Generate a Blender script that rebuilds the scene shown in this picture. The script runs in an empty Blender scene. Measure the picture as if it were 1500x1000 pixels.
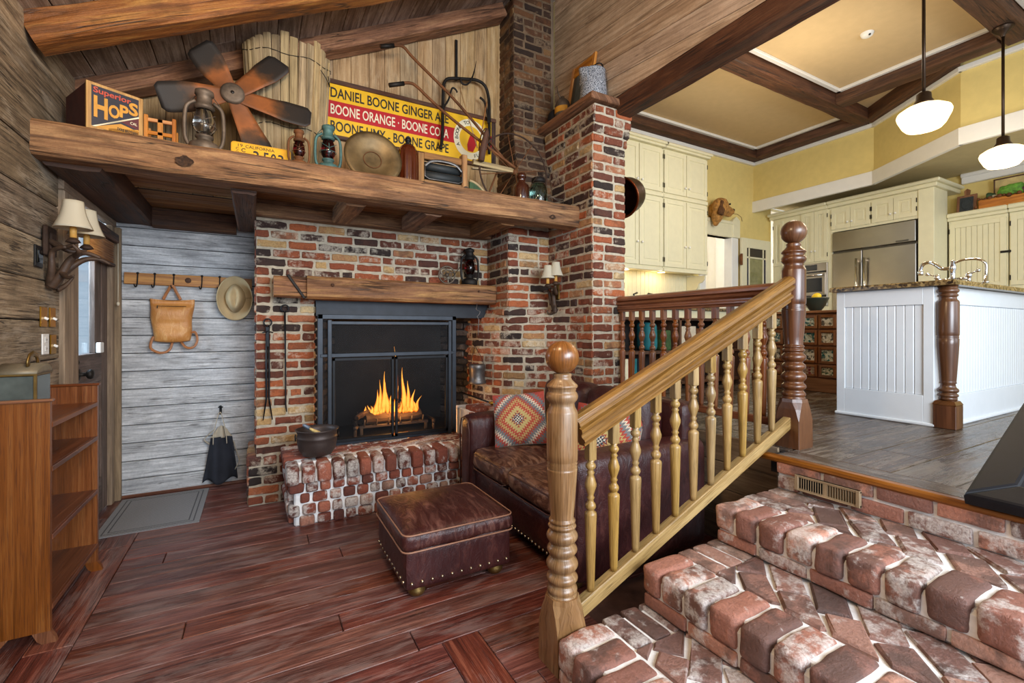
import bpy, bmesh, math, random
from mathutils import Vector, Matrix, noise
random.seed(7)
PI = math.pi
C = bpy.context.scene.collection
R = random.uniform

def hx(h, a=1.0):
    h = h.lstrip('#')
    v = [int(h[i:i+2], 16)/255 for i in (0, 2, 4)]
    return tuple((c/12.92 if c <= .04045 else ((c+.055)/1.055)**2.4) for c in v) + (a,)

# ---------------------------------------------------------------- node helpers
def nd(nt, t, ins=None, **props):
    n = nt.nodes.new(t)
    for k, v in props.items():
        setattr(n, k, v)
    for k, v in (ins or {}).items():
        s = n.inputs[k]
        if isinstance(v, bpy.types.NodeSocket):
            nt.links.new(v, s)
        else:
            s.default_value = v
    return n

def ramp(nt, fac, stops, interp='LINEAR'):
    n = nt.nodes.new('ShaderNodeValToRGB')
    cr = n.color_ramp
    cr.interpolation = interp
    while len(cr.elements) < len(stops):
        cr.elements.new(.5)
    for e, (p, c) in zip(cr.elements, stops):
        e.position = p
        e.color = hx(c) if isinstance(c, str) else ((c, c, c, 1) if isinstance(c, (int, float)) else c)
    nt.links.new(fac, n.inputs[0])
    return n.outputs[0]

def mx(nt, a, b, f, blend='MIX'):
    n = nt.nodes.new('ShaderNodeMix')
    n.data_type = 'RGBA'
    n.blend_type = blend
    for sock, v in ((n.inputs[0], f), (n.inputs[6], a), (n.inputs[7], b)):
        if isinstance(v, bpy.types.NodeSocket):
            nt.links.new(v, sock)
        elif isinstance(v, str):
            sock.default_value = hx(v)
        else:
            sock.default_value = v
    return n.outputs[2]

def mth(nt, op, a, b=0.0, c=None):
    n = nt.nodes.new('ShaderNodeMath')
    n.operation = op
    for i, v in enumerate((a, b) if c is None else (a, b, c)):
        if isinstance(v, bpy.types.NodeSocket):
            nt.links.new(v, n.inputs[i])
        else:
            n.inputs[i].default_value = v
    return n.outputs[0]

def base(name):
    m = bpy.data.materials.new(name)
    m.use_nodes = True
    nt = m.node_tree
    return m, nt, nt.nodes['Principled BSDF']

def bump(nt, b, h, strength=.3, dist=.01):
    n = nd(nt, 'ShaderNodeBump', {'Height': h, 'Strength': strength, 'Distance': dist})
    nt.links.new(n.outputs[0], b.inputs['Normal'])

def rnd(nt):
    a = nd(nt, 'ShaderNodeVertexColor', layer_name='rnd')
    s = nd(nt, 'ShaderNodeSeparateColor', {'Color': a.outputs[0]})
    return s.outputs[0], s.outputs[1], s.outputs[2]

def noise_n(nt, vec, scale, detail=4, rough=.55, dist=0.0):
    return nd(nt, 'ShaderNodeTexNoise', {'Vector': vec, 'Scale': scale, 'Detail': detail, 'Roughness': rough, 'Distortion': dist}).outputs['Fac']

def plain(name, col, rough=.5, metal=0.0, var=.15, nscale=12, bmp=0.0, bscale=60, coat=0.0, **kw):
    m, nt, b = base(name)
    co = nd(nt, 'ShaderNodeTexCoord').outputs['Object']
    n = noise_n(nt, co, nscale)
    c = hx(col) if isinstance(col, str) else col
    lo = tuple(x*(1-var) for x in c[:3])+(1,)
    hi = tuple(min(1, x*(1+var)) for x in c[:3])+(1,)
    nt.links.new(ramp(nt, n, [(.3, lo), (.7, hi)]), b.inputs['Base Color'])
    b.inputs['Roughness'].default_value = rough
    b.inputs['Metallic'].default_value = metal
    if coat:
        b.inputs['Coat Weight'].default_value = coat
        b.inputs['Coat Roughness'].default_value = .15
    if bmp:
        bump(nt, b, noise_n(nt, co, bscale, 5), bmp, .004)
    for k, v in kw.items():
        b.inputs[k.replace('_', ' ')].default_value = v
    return m

def wood(name, c1, c2, c3, rough=.6, wear=None, wear_amt=.4, wear_scale=3.0, tint=.35, gx=1.6, gy=26, bmp=.35, coat=0, pores=None, rough_var=.15, hue=.005, crack=0.0, crack_c='#1c120b', speck=.0):
    """Board wood: the UV runs along the grain in metres, the corner colour gives each board its own tint."""
    m, nt, b = base(name)
    uv = nd(nt, 'ShaderNodeUVMap').outputs[0]
    r1, r2, r3 = rnd(nt)
    m1 = nd(nt, 'ShaderNodeMapping', {'Vector': uv, 'Scale': (gx, gy, 1)}).outputs[0]
    m2 = nd(nt, 'ShaderNodeMapping', {'Vector': uv, 'Scale': (gx*3, gy*7, 1)}).outputs[0]
    n1 = noise_n(nt, m1, 1.0, 5, .6, .9)
    n2 = noise_n(nt, m2, 1.0, 4, .6, .3)
    f = mth(nt, 'ADD', mth(nt, 'MULTIPLY', n1, .68), mth(nt, 'MULTIPLY', n2, .32))
    col = ramp(nt, f, [(.32, c1), (.5, c2), (.66, c3)])
    hsv = nd(nt, 'ShaderNodeHueSaturation', {'Color': col, 'Value': mth(nt, 'MULTIPLY_ADD', r1, 2*tint, 1-tint), 'Saturation': mth(nt, 'MULTIPLY_ADD', r2, .2, .9), 'Hue': mth(nt, 'MULTIPLY_ADD', r3, hue*2, .5-hue)})
    col = hsv.outputs[0]
    co3 = nd(nt, 'ShaderNodeTexCoord').outputs['Object']
    n3 = noise_n(nt, co3, 75, 4, .7) if speck else None
    if speck:
        n4 = noise_n(nt, co3, 7, 4, .6)
        col = nd(nt, 'ShaderNodeHueSaturation', {'Color': col, 'Value': mth(nt, 'ADD', mth(nt, 'MULTIPLY_ADD', n3, 2*speck, 1-speck), mth(nt, 'MULTIPLY', mth(nt, 'SUBTRACT', n4, .5), speck*2.2))}).outputs[0]
    wf = None
    if wear:
        mw = nd(nt, 'ShaderNodeMapping', {'Vector': uv, 'Scale': (wear_scale, wear_scale*4, 1)}).outputs[0]
        nw = noise_n(nt, mw, 1.0, 6, .68, .4)
        wf = mth(nt, 'MULTIPLY', ramp(nt, mth(nt, 'ADD', nw, mth(nt, 'MULTIPLY', mth(nt, 'SUBTRACT', n2, .5), .35)), [(.5, 0.0), (.62, 1.0)]), wear_amt)
        col = mx(nt, col, wear, wf)
    if pores:
        mp = nd(nt, 'ShaderNodeMapping', {'Vector': uv, 'Scale': (9, 260, 1)}).outputs[0]
        pf = ramp(nt, noise_n(nt, mp, 1.0, 2), [(.36, 1.0), (.46, 0.0)])
        col = mx(nt, col, pores, mth(nt, 'MULTIPLY', pf, .55))
    hgt = mth(nt, 'ADD', mth(nt, 'MULTIPLY', n1, .6), mth(nt, 'MULTIPLY', n2, .6))
    if speck:
        hgt = mth(nt, 'ADD', hgt, mth(nt, 'MULTIPLY', n3, .5))
    if crack:
        mc_ = nd(nt, 'ShaderNodeMapping', {'Vector': uv, 'Scale': (gx*.8, gy*1.1, 1)}).outputs[0]
        nc = noise_n(nt, mc_, 1.0, 3, .5, .5)
        cf = ramp(nt, mth(nt, 'ABSOLUTE', mth(nt, 'SUBTRACT', nc, .5)), [(.004, 1.0), (.03, 0.0)])
        cm = ramp(nt, noise_n(nt, nd(nt, 'ShaderNodeMapping', {'Vector': uv, 'Scale': (gx*1.7, gy*.25, 1), 'Location': (7, 3, 0)}).outputs[0], 1.0, 2), [(.42, 0.0), (.6, 1.0)])
        cf = mth(nt, 'MULTIPLY', cf, cm)
        col = mx(nt, col, crack_c, mth(nt, 'MULTIPLY', cf, crack))
        hgt = mth(nt, 'SUBTRACT', hgt, mth(nt, 'MULTIPLY', cf, .8))
    nt.links.new(col, b.inputs['Base Color'])
    rr = mth(nt, 'MULTIPLY_ADD', n1, rough_var*2, rough-rough_var)
    if wf is not None:
        rr = mth(nt, 'ADD', rr, mth(nt, 'MULTIPLY', wf, .2))
    nt.links.new(rr, b.inputs['Roughness'])
    if coat:
        b.inputs['Coat Weight'].default_value = coat
        b.inputs['Coat Roughness'].default_value = .2
    bump(nt, b, hgt, bmp, .006)
    return m

def brick(name, stops, wash='#cfc3b0', wash_amt=.8, wash_lo=.56, wash_hi=.66, dark=None, dark_amt=.6, rough=.85):
    m, nt, b = base(name)
    co = nd(nt, 'ShaderNodeTexCoord').outputs['Object']
    r1, r2, r3 = rnd(nt)
    n1 = noise_n(nt, co, 16, 6, .65)
    n2 = noise_n(nt, co, 85, 6, .75)
    col = ramp(nt, mth(nt, 'ADD', r1, mth(nt, 'MULTIPLY', mth(nt, 'SUBTRACT', n1, .5), .22)), stops)
    col = nd(nt, 'ShaderNodeHueSaturation', {'Color': col, 'Value': mth(nt, 'MULTIPLY_ADD', n2, 1.5, .25)}).outputs[0]
    if dark:
        dn = ramp(nt, mth(nt, 'ADD', noise_n(nt, co, 9, 5, .6), mth(nt, 'MULTIPLY_ADD', r3, .3, -.15)), [(.5, 0.0), (.6, 1.0)])
        col = mx(nt, col, dark, mth(nt, 'MULTIPLY', dn, dark_amt))
    wn = ramp(nt, mth(nt, 'ADD', n1, mth(nt, 'MULTIPLY_ADD', r2, .26, -.13)), [(wash_lo, 0.0), (wash_hi, 1.0)])
    wn = mth(nt, 'MULTIPLY', wn, ramp(nt, n2, [(.35, 0.3), (.6, 1.0)]))
    col = mx(nt, col, wash, mth(nt, 'MULTIPLY', wn, wash_amt))
    nt.links.new(col, b.inputs['Base Color'])
    b.inputs['Roughness'].default_value = rough
    bump(nt, b, mth(nt, 'ADD', n1, mth(nt, 'MULTIPLY', n2, 1.3)), .7, .009)
    return m

# ---------------------------------------------------------------- mesh builder
class MB:
    def __init__(s, M=None):
        s.v, s.f, s.uv, s.rc, s.sm, s.mi = [], [], [], [], [], []
        s.M = M or Matrix.Identity(4)
        s.mat = 0
        s.T = None
    def add(s, vs, fs, uvs=None, smooth=False, rn=None):
        o = len(s.v)
        T = s.M if s.T is None else s.M @ s.T
        s.v += [T @ Vector(p) for p in vs]
        rn = rn or (random.random(), random.random(), random.random(), 1.0)
        for i, f in enumerate(fs):
            s.f.append([o+k for k in f])
            if uvs:
                s.uv.append(uvs[i])
            else:
                s.uv.append([(vs[k][0]+vs[k][1], vs[k][2]+vs[k][1]*.5) for k in f])
            s.rc.append(rn)
            s.sm.append(smooth)
            s.mi.append(s.mat)
        return s
    # chamfered box; long = grain axis
    def box(s, c, d, rot=None, bev=.003, long=None, rn=None, jit=0.0, bend=None):
        hx_, hy, hz = d[0]/2, d[1]/2, d[2]/2
        h = (hx_, hy, hz)
        b = min(bev, .45*min(d))
        if long is None:
            long = max(range(3), key=lambda i: d[i])
        vs, idx = [], {}
        for sx in (-1, 1):
            for sy in (-1, 1):
                for sz in (-1, 1):
                    sg = (sx, sy, sz)
                    for ax in range(3):
                        p = [sg[i]*(h[i]-(0 if (i == ax or b <= 0) else b)) for i in range(3)]
                        idx[sg+(ax,)] = len(vs)
                        vs.append(p)
                    if b <= 0:
                        pass
        fs = []
        for ax in range(3):
            a1, a2 = (ax+1) % 3, (ax+2) % 3
            for sg in (-1, 1):
                q = []
                for s1, s2 in ((-1, -1), (1, -1), (1, 1), (-1, 1)):
                    t = [0, 0, 0]; t[ax] = sg; t[a1] = s1; t[a2] = s2
                    q.append(idx[tuple(t)+(ax,)])
                fs.append(q if sg > 0 else q[::-1])
        if b > 0:
            for ax in range(3):       # edge quads along ax
                a1, a2 = (ax+1) % 3, (ax+2) % 3
                for s1 in (-1, 1):
                    for s2 in (-1, 1):
                        t0 = [0, 0, 0]; t0[a1] = s1; t0[a2] = s2
                        t1 = list(t0); t0[ax] = -1; t1[ax] = 1
                        t0, t1 = tuple(t0), tuple(t1)
                        q = [idx[t0+(a1,)], idx[t1+(a1,)], idx[t1+(a2,)], idx[t0+(a2,)]]
                        fs.append(q if s1*s2 < 0 else q[::-1])
            for sx in (-1, 1):
                for sy in (-1, 1):
                    for sz in (-1, 1):
                        q = [idx[(sx, sy, sz, k)] for k in range(3)]
                        fs.append(q if sx*sy*sz > 0 else q[::-1])
        if jit:
            vs = [[x+R(-jit, jit) for x in p] for p in vs]
        ou, ov = R(0, 40), R(0, 40)
        o1, o2 = (long+1) % 3, (long+2) % 3
        uvs = [[(vs[k][long]+ou, vs[k][o1]+vs[k][o2]+ov) for k in f] for f in fs]
        Rm = rot if rot is not None else Matrix.Identity(3)
        if not isinstance(Rm, Matrix):
            Rm = Matrix.Rotation(rot, 3, 'Z')
        out = []
        for p in vs:
            q = Rm @ Vector(p)
            out.append((q.x+c[0], q.y+c[1], q.z+c[2]))
        return s.add(out, fs, uvs, rn=rn)
    def bx(s, x0, x1, y0, y1, z0, z1, bev=.003, **k):
        return s.box(((x0+x1)/2, (y0+y1)/2, (z0+z1)/2), (abs(x1-x0), abs(y1-y0), abs(z1-z0)), bev=bev, **k)
    # rough-hewn timber from p0 to p1 (w across, h up)
    def timber(s, p0, p1, w, h, jit=.006, ch=.012, n=None, up=(0, 0, 1)):
        p0, p1 = Vector(p0), Vector(p1)
        d = p1-p0; L = d.length; d.normalize()
        up = Vector(up); side = d.cross(up).normalized(); up2 = side.cross(d).normalized()
        n = n or max(3, int(L/.12))
        a, b = w/2, h/2
        prof = [(-a, -b+ch), (-a+ch, -b), (-a/3, -b), (a/3, -b), (a-ch, -b), (a, -b+ch), (a, -b/3), (a, b/3), (a, b-ch), (a-ch, b), (a/3, b), (-a/3, b), (-a+ch, b), (-a, b-ch), (-a, b/3), (-a, -b/3)]
        m = len(prof); sd = R(0, 100)
        vs, fs, uvs = [], [], []
        per = [0]
        for i in range(m):
            q0, q1 = prof[i], prof[(i+1) % m]
            per.append(per[-1]+math.hypot(q1[0]-q0[0], q1[1]-q0[1]))
        ou = R(0, 40)
        for j in range(n+1):
            t = j/n
            for i, (x, y) in enumerate(prof):
                k = jit*(noise.noise((t*L*3+sd, i*.7, 0))*1.3+noise.noise((t*L*11+sd, i*1.9, 5))*.6)
                kk = 1+k/max(.02, math.hypot(x, y))
                q = p0+d*(t*L)+side*(x*kk)+up2*(y*kk)
                vs.append(tuple(q))
        for j in range(n):
            for i in range(m):
                i2 = (i+1) % m
                fs.append([j*m+i, j*m+i2, (j+1)*m+i2, (j+1)*m+i])
                u0, u1 = ou+L*j/n, ou+L*(j+1)/n
                uvs.append([(u0, per[i]), (u0, per[i+1]), (u1, per[i+1]), (u1, per[i])])
        for base_, flip in ((0, True), (n*m, False)):
            q = [base_+i for i in range(m)]
            fs.append(q[::-1] if flip else q)
            uvs.append([(prof[i][0]*.3+ou, prof[i][1]) for i in (range(m-1, -1, -1) if flip else range(m))])
        return s.add(vs, fs, uvs)
    def lathe(s, prof, c=(0, 0, 0), n=24, rot=None, smooth=True, cap=True, sx=1.0, sy=1.0):
        """prof: (r,z) upwards along local z."""
        vs, fs, uvs = [], [], []
        m = len(prof); ou = R(0, 40)
        ll = [0]
        for i in range(1, m):
            ll.append(ll[-1]+math.hypot(prof[i][0]-prof[i-1][0], prof[i][1]-prof[i-1][1]))
        for (r, z) in prof:
            for k in range(n):
                a = 2*PI*k/n
                vs.append((r*math.cos(a)*sx, r*math.sin(a)*sy, z))
        rm = max(p[0] for p in prof)
        for i in range(m-1):
            for k in range(n):
                k2 = (k+1) % n
                fs.append([i*n+k, i*n+k2, (i+1)*n+k2, (i+1)*n+k])
                v0, v1 = 2*PI*k/n*rm, 2*PI*(k+1)/n*rm
                uvs.append([(ou+ll[i], v0), (ou+ll[i], v1), (ou+ll[i+1], v1), (ou+ll[i+1], v0)])
        if cap:
            for i, fl in ((0, True), (m-1, False)):
                if prof[i][0] > 1e-5:
                    q = [i*n+k for k in range(n)]
                    q = q[::-1] if fl else q
                    fs.append(q); uvs.append([(ou+vs[k][0], vs[k][1]) for k in q])
        if rot is not None:
            vs = [tuple(rot @ Vector(p)) for p in vs]
        vs = [(p[0]+c[0], p[1]+c[1], p[2]+c[2]) for p in vs]
        return s.add(vs, fs, uvs, smooth)
    def ball(s, c, r, n=20, sz=1.0, sx=1.0, sy=1.0, rot=None):
        k = max(6, n//2)
        prof = [(r*math.sin(PI*i/k), -r*sz*math.cos(PI*i/k)) for i in range(k+1)]
        prof[0] = (1e-5, -r*sz); prof[-1] = (1e-5, r*sz)
        return s.lathe(prof, c, n, rot=rot, cap=False, sx=sx, sy=sy)
    def tube(s, pts, r, n=8, closed=False, smooth=True, flat=None):
        """r: number or list; flat=(w,h) gives a strap with the given half sizes."""
        pts = [Vector(p) for p in pts]
        m = len(pts)
        rs = r if isinstance(r, (list, tuple)) else [r]*m
        vs, fs, uvs = [], [], []
        prev = None
        L = 0
        ls = []
        for i, p in enumerate(pts):
            if closed:
                t = (pts[(i+1) % m]-pts[i-1])
            else:
                t = pts[min(i+1, m-1)]-pts[max(i-1, 0)]
            t.normalize()
            if prev is None:
                ref = Vector((0, 0, 1)) if abs(t.z) < .9 else Vector((1, 0, 0))
                a = t.cross(ref).normalized()
            else:
                a = (prev-t*prev.dot(t))
                a = a.normalized() if a.length > 1e-6 else t.orthogonal().normalized()
            prev = a
            b = t.cross(a)
            if i:
                L += (pts[i]-pts[i-1]).length
            ls.append(L)
            for k in range(n):
                an = 2*PI*k/n
                if flat:
                    vs.append(tuple(p+a*(flat[0]*math.copysign(abs(math.cos(an))**.5, math.cos(an)))+b*(flat[1]*math.copysign(abs(math.sin(an))**.5, math.sin(an)))))
                else:
                    vs.append(tuple(p+a*(rs[i]*math.cos(an))+b*(rs[i]*math.sin(an))))
        ou = R(0, 30)
        for i in range(m if closed else m-1):
            i2 = (i+1) % m
            for k in range(n):
                k2 = (k+1) % n
                fs.append([i*n+k, i*n+k2, i2*n+k2, i2*n+k])
                v = k*.01
                uvs.append([(ou+ls[i], v), (ou+ls[i], v+.01), (ou+ls[i2], v+.01), (ou+ls[i2], v)])
        if not closed:
            fs.append(list(range(n))[::-1]); uvs.append([(ou, 0)]*n)
            fs.append([(m-1)*n+k for k in range(n)]); uvs.append([(ou, 0)]*n)
        return s.add(vs, fs, uvs, smooth)
    def prism(s, poly, z0, z1, bev=0.0, T=None, smooth=False, jit=0.0, uax=0):
        """2-D polygon (ccw) raised from z0 to z1, top edge chamfered by bev; T maps to 3-D."""
        if sum(poly[i][0]*poly[(i+1) % len(poly)][1]-poly[(i+1) % len(poly)][0]*poly[i][1] for i in range(len(poly))) < 0:
            poly = poly[::-1]
        n = len(poly)
        cx = sum(p[0] for p in poly)/n; cy = sum(p[1] for p in poly)/n
        rings = [(poly, z0)]
        if bev:
            rings += [(poly, z1-bev), (inset(poly, bev*.35), z1-bev*.3), (inset(poly, bev), z1)]
        else:
            rings += [(poly, z1)]
        vs = []
        for pl, z in rings:
            vs += [(p[0]+R(-jit, jit), p[1]+R(-jit, jit), z+(R(-jit, jit) if z > z0 else 0)) for p in pl]
        fs = []
        for j in range(len(rings)-1):
            for i in range(n):
                i2 = (i+1) % n
                fs.append([j*n+i, j*n+i2, (j+1)*n+i2, (j+1)*n+i])
        fs.append([(len(rings)-1)*n+i for i in range(n)])
        fs.append(list(range(n))[::-1])
        ou, ov = R(0, 40), R(0, 40)
        o = 1-uax
        uvs = [[(vs[k][uax]+ou, vs[k][o]+vs[k][2]+ov) for k in f] for f in fs]
        if T is not None:
            vs = [tuple(T @ Vector(p)) for p in vs]
        return s.add(vs, fs, uvs, smooth)
    def grid(s, fn, nu, nv, thick=0.0, smooth=True, closeu=False):
        """surface fn(u,v) -> point, u,v in 0..1, optionally given a thickness."""
        P = [[Vector(fn(i/nu, j/nv)) for j in range(nv+1)] for i in range(nu+1)]
        W = nv+1
        vs = [tuple(P[i][j]) for i in range(nu+1) for j in range(nv+1)]
        fs, uvs = [], []
        for i in range(nu):
            for j in range(nv):
                fs.append([i*W+j, (i+1)*W+j, (i+1)*W+j+1, i*W+j+1])
                uvs.append([(i/nu, j/nv), ((i+1)/nu, j/nv), ((i+1)/nu, (j+1)/nv), (i/nu, (j+1)/nv)])
        if thick:
            o = len(vs)
            for i in range(nu+1):
                for j in range(nv+1):
                    du = P[min(i+1, nu)][j]-P[max(i-1, 0)][j]
                    dv = P[i][min(j+1, nv)]-P[i][max(j-1, 0)]
                    nn = du.cross(dv)
                    nn = nn.normalized() if nn.length > 1e-9 else Vector((0, 0, 1))
                    vs.append(tuple(P[i][j]-nn*thick))
            for i in range(nu):
                for j in range(nv):
                    fs.append([o+i*W+j+1, o+(i+1)*W+j+1, o+(i+1)*W+j, o+i*W+j])
                    uvs.append([(i/nu, (j+1)/nv), ((i+1)/nu, (j+1)/nv), ((i+1)/nu, j/nv), (i/nu, j/nv)])
            edge = [i*W for i in range(nu+1)]+[nu*W+j for j in range(1, nv+1)]+[i*W+nv for i in range(nu-1, -1, -1)]+[j for j in range(nv-1, 0, -1)]
            for k in range(len(edge)):
                a, b = edge[k], edge[(k+1) % len(edge)]
                fs.append([b, a, o+a, o+b]); uvs.append([(0, 0)]*4)
        return s.add(vs, fs, uvs, smooth)
    def cushion(s, c, d, r=.04, puff=(0, 0, 0), n=10, rot=None, wob=0.0, seed=0, exps=None):
        """soft rounded box: edges rounded by r, each face pushed out by puff[axis]."""
        h = [d[i]/2 for i in range(3)]
        vs, fs, uvs = [], [], []
        for ax in range(3):
            a1, a2 = (ax+1) % 3, (ax+2) % 3
            for sg in (-1, 1):
                o = len(vs)
                for i in range(n+1):
                    for j in range(n+1):
                        def sp(t):
                            return math.copysign(1-(1-abs(t))**1.6, t)
                        p = [0, 0, 0]
                        p[ax] = sg*h[ax]; p[a1] = h[a1]*sp(-1+2*i/n); p[a2] = h[a2]*sp(-1+2*j/n)
                        q = [max(-h[k]+r, min(h[k]-r, p[k])) for k in range(3)]
                        dv = Vector([p[k]-q[k] for k in range(3)])
                        if dv.length > 1e-9:
                            dv = dv.normalized()*r
                        u = [q[k]+dv[k] for k in range(3)]
                        for k in range(3):
                            o1, o2 = (k+1) % 3, (k+2) % 3
                            w = max(0, 1-(u[o1]/h[o1])**2)*max(0, 1-(u[o2]/h[o2])**2)
                            u[k] += math.copysign(puff[k]*w, u[k])*min(1, abs(u[k])/h[k])
                        if wob:
                            nn = noise.noise((u[0]*7+seed, u[1]*7, u[2]*7))+.5*noise.noise((u[0]*17+seed, u[1]*17, u[2]*17))
                            dd = Vector(u).normalized()
                            u = [u[k]+dd[k]*wob*nn for k in range(3)]
                        vs.append(tuple(u))
                W = n+1
                for i in range(n):
                    for j in range(n):
                        q = [o+i*W+j, o+(i+1)*W+j, o+(i+1)*W+j+1, o+i*W+j+1]
                        fs.append(q if sg > 0 else q[::-1])
                        qq = [(i/n, j/n), ((i+1)/n, j/n), ((i+1)/n, (j+1)/n), (i/n, (j+1)/n)]
                        uvs.append(qq if sg > 0 else qq[::-1])
        if rot is not None:
            vs = [tuple(rot @ Vector(p)) for p in vs]
        vs = [(p[0]+c[0], p[1]+c[1], p[2]+c[2]) for p in vs]
        return s.add(vs, fs, uvs, True)
    def build(s, name, mats, parent=None, weld=False, subs=0, recalc=True, auto=True):
        me = bpy.data.meshes.new(name)
        me.from_pydata([tuple(v) for v in s.v], [], s.f)
        uvl = me.uv_layers.new(name='UVMap')
        flat = [c for f in s.uv for p in f for c in p]
        uvl.data.foreach_set('uv', flat)
        ca = me.color_attributes.new('rnd', 'FLOAT_COLOR', 'CORNER')
        cols = []
        for f, rc in zip(s.f, s.rc):
            cols += list(rc)*len(f)
        ca.data.foreach_set('color', cols)
        me.polygons.foreach_set('use_smooth', s.sm)
        mats = mats if isinstance(mats, (list, tuple)) else [mats]
        for m in mats:
            me.materials.append(m)
        me.polygons.foreach_set('material_index', [min(i, len(mats)-1) for i in s.mi])
        if recalc or weld:
            bm = bmesh.new(); bm.from_mesh(me)
            if weld:
                bmesh.ops.remove_doubles(bm, verts=bm.verts, dist=1e-5)
            bmesh.ops.recalc_face_normals(bm, faces=bm.faces)
            bm.to_mesh(me); bm.free()
        me.update()
        o = bpy.data.objects.new(name, me)
        C.objects.link(o)
        if subs:
            sm = o.modifiers.new('s', 'SUBSURF'); sm.levels = sm.render_levels = subs
        if parent:
            o.parent = parent
        return o

def inset(poly, d):
    """move each edge of a convex ccw polygon inwards by d."""
    n = len(poly); out = []
    for i in range(n):
        p0, p1, p2 = Vector(poly[i-1]), Vector(poly[i]), Vector(poly[(i+1) % n])
        e1, e2 = (p1-p0), (p2-p1)
        if e1.length < 1e-9 or e2.length < 1e-9:
            out.append(tuple(p1)); continue
        e1.normalize(); e2.normalize()
        n1, n2 = Vector((-e1.y, e1.x)), Vector((-e2.y, e2.x))
        b = n1+n2
        k = max(.3, 1+n1.dot(n2))
        q = p1+b*(d/k)
        out.append((q.x, q.y))
    return out

def clip(poly, x0, x1, y0, y1):
    for ax, lim, sg in ((0, x0, 1), (0, x1, -1), (1, y0, 1), (1, y1, -1)):
        out = []
        for i in range(len(poly)):
            a, b = poly[i-1], poly[i]
            da, db = sg*(a[ax]-lim), sg*(b[ax]-lim)
            if da*db < 0:
                t = da/(da-db)
                out.append((a[0]+(b[0]-a[0])*t, a[1]+(b[1]-a[1])*t))
            if db >= 0:
                out.append(b)
        poly = out
        if len(poly) < 3:
            return []
    return poly

def parea(poly):
    return abs(sum(poly[i-1][0]*poly[i][1]-poly[i][0]*poly[i-1][1] for i in range(len(poly))))/2

def tag(o, label=None, cat=None, group=None, kind=None):
    if label: o['label'] = label
    if cat: o['category'] = cat
    if group: o['group'] = group
    if kind: o['kind'] = kind
    return o

def thing(name, label, cat, loc=(0, 0, 0), rz=0.0, group=None, rot=None):
    o = bpy.data.objects.new(name, None)
    o.empty_display_size = .05
    C.objects.link(o)
    o.location = loc
    o.rotation_euler = rot or (0, 0, rz)
    return tag(o, label, cat, group)

def struct(name, mb, mats, parent=None, **k):
    o = mb.build(name, mats, parent, **k)
    if parent is None:
        o['kind'] = 'structure'
    return o

def W(root):
    """builder that takes world coordinates for a part of an unrotated thing."""
    return MB(Matrix.Translation(-Vector(root.location)))

def arc(c, r, a0, a1, n, plane='xz'):
    out = []
    for i in range(n+1):
        a = a0+(a1-a0)*i/n
        x, y = r*math.cos(a), r*math.sin(a)
        out.append((c[0]+x, c[1], c[2]+y) if plane == 'xz' else ((c[0]+x, c[1]+y, c[2]) if plane == 'xy' else (c[0], c[1]+x, c[2]+y)))
    return out

def spline(pts, k=6):
    """Catmull-Rom through pts."""
    P = [Vector(p) for p in pts]
    out = []
    for i in range(len(P)-1):
        p0, p1, p2, p3 = P[max(i-1, 0)], P[i], P[i+1], P[min(i+2, len(P)-1)]
        for j in range(k):
            t = j/k
            out.append(tuple(.5*((2*p1)+(p2-p0)*t+(2*p0-5*p1+4*p2-p3)*t*t+(3*p1-p0-3*p2+p3)*t**3)))
    out.append(tuple(P[-1]))
    return out

def text_part(name, txt, mat, parent, M, width=None, height=None, bold=.0, depth=.0012, spacing=1.0, align='CENTER', shear=0.0):
    """flat letters as a mesh; M maps (right, up, out) to the parent's space."""
    cu = bpy.data.curves.new('t', 'FONT')
    cu.body = txt; cu.offset = bold; cu.extrude = .01; cu.resolution_u = 3
    cu.space_character = spacing; cu.shear = shear
    ob = bpy.data.objects.new('t', cu)
    C.objects.link(ob)
    bpy.context.view_layer.update()
    me = bpy.data.meshes.new_from_object(ob.evaluated_get(bpy.context.evaluated_depsgraph_get()))
    bpy.data.objects.remove(ob); bpy.data.curves.remove(cu)
    xs = [v.co.x for v in me.vertices]; ys = [v.co.y for v in me.vertices]
    x0, x1, y0, y1 = min(xs), max(xs), min(ys), max(ys)
    sy = (height/(y1-y0)) if height else width/(x1-x0)
    sx = (width/(x1-x0)) if width else sy
    ox = {'CENTER': (x0+x1)/2, 'LEFT': x0, 'RIGHT': x1}[align]
    for v in me.vertices:
        v.co = M @ Vector(((v.co.x-ox)*sx, (v.co.y-(y0+y1)/2)*sy, depth if v.co.z > 0 else 0))
    me.name = name
    me.materials.clear(); me.materials.append(mat)
    o = bpy.data.objects.new(name, me)
    C.objects.link(o)
    o.parent = parent
    return o

def frame_M(o, right, up):
    r, u = Vector(right).normalized(), Vector(up).normalized()
    n = r.cross(u)
    return Matrix(((r.x, u.x, n.x, o[0]), (r.y, u.y, n.y, o[1]), (r.z, u.z, n.z, o[2]), (0, 0, 0, 1)))

# ---------------------------------------------------------------- bricks along a path
def pathlen(pts):
    L = [0]
    for a, b in zip(pts, pts[1:]):
        L.append(L[-1]+math.hypot(b[0]-a[0], b[1]-a[1]))
    return L

def onpath(pts, L, s_):
    s_ = max(0, min(L[-1]-1e-6, s_))
    for i in range(len(pts)-1):
        if s_ <= L[i+1]:
            t = (s_-L[i])/max(1e-9, L[i+1]-L[i])
            p = (pts[i][0]+(pts[i+1][0]-pts[i][0])*t, pts[i][1]+(pts[i+1][1]-pts[i][1])*t)
            d = Vector((pts[i+1][0]-pts[i][0], pts[i+1][1]-pts[i][1])).normalized()
            return p, d
    return pts[-1], Vector((1, 0))

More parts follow.
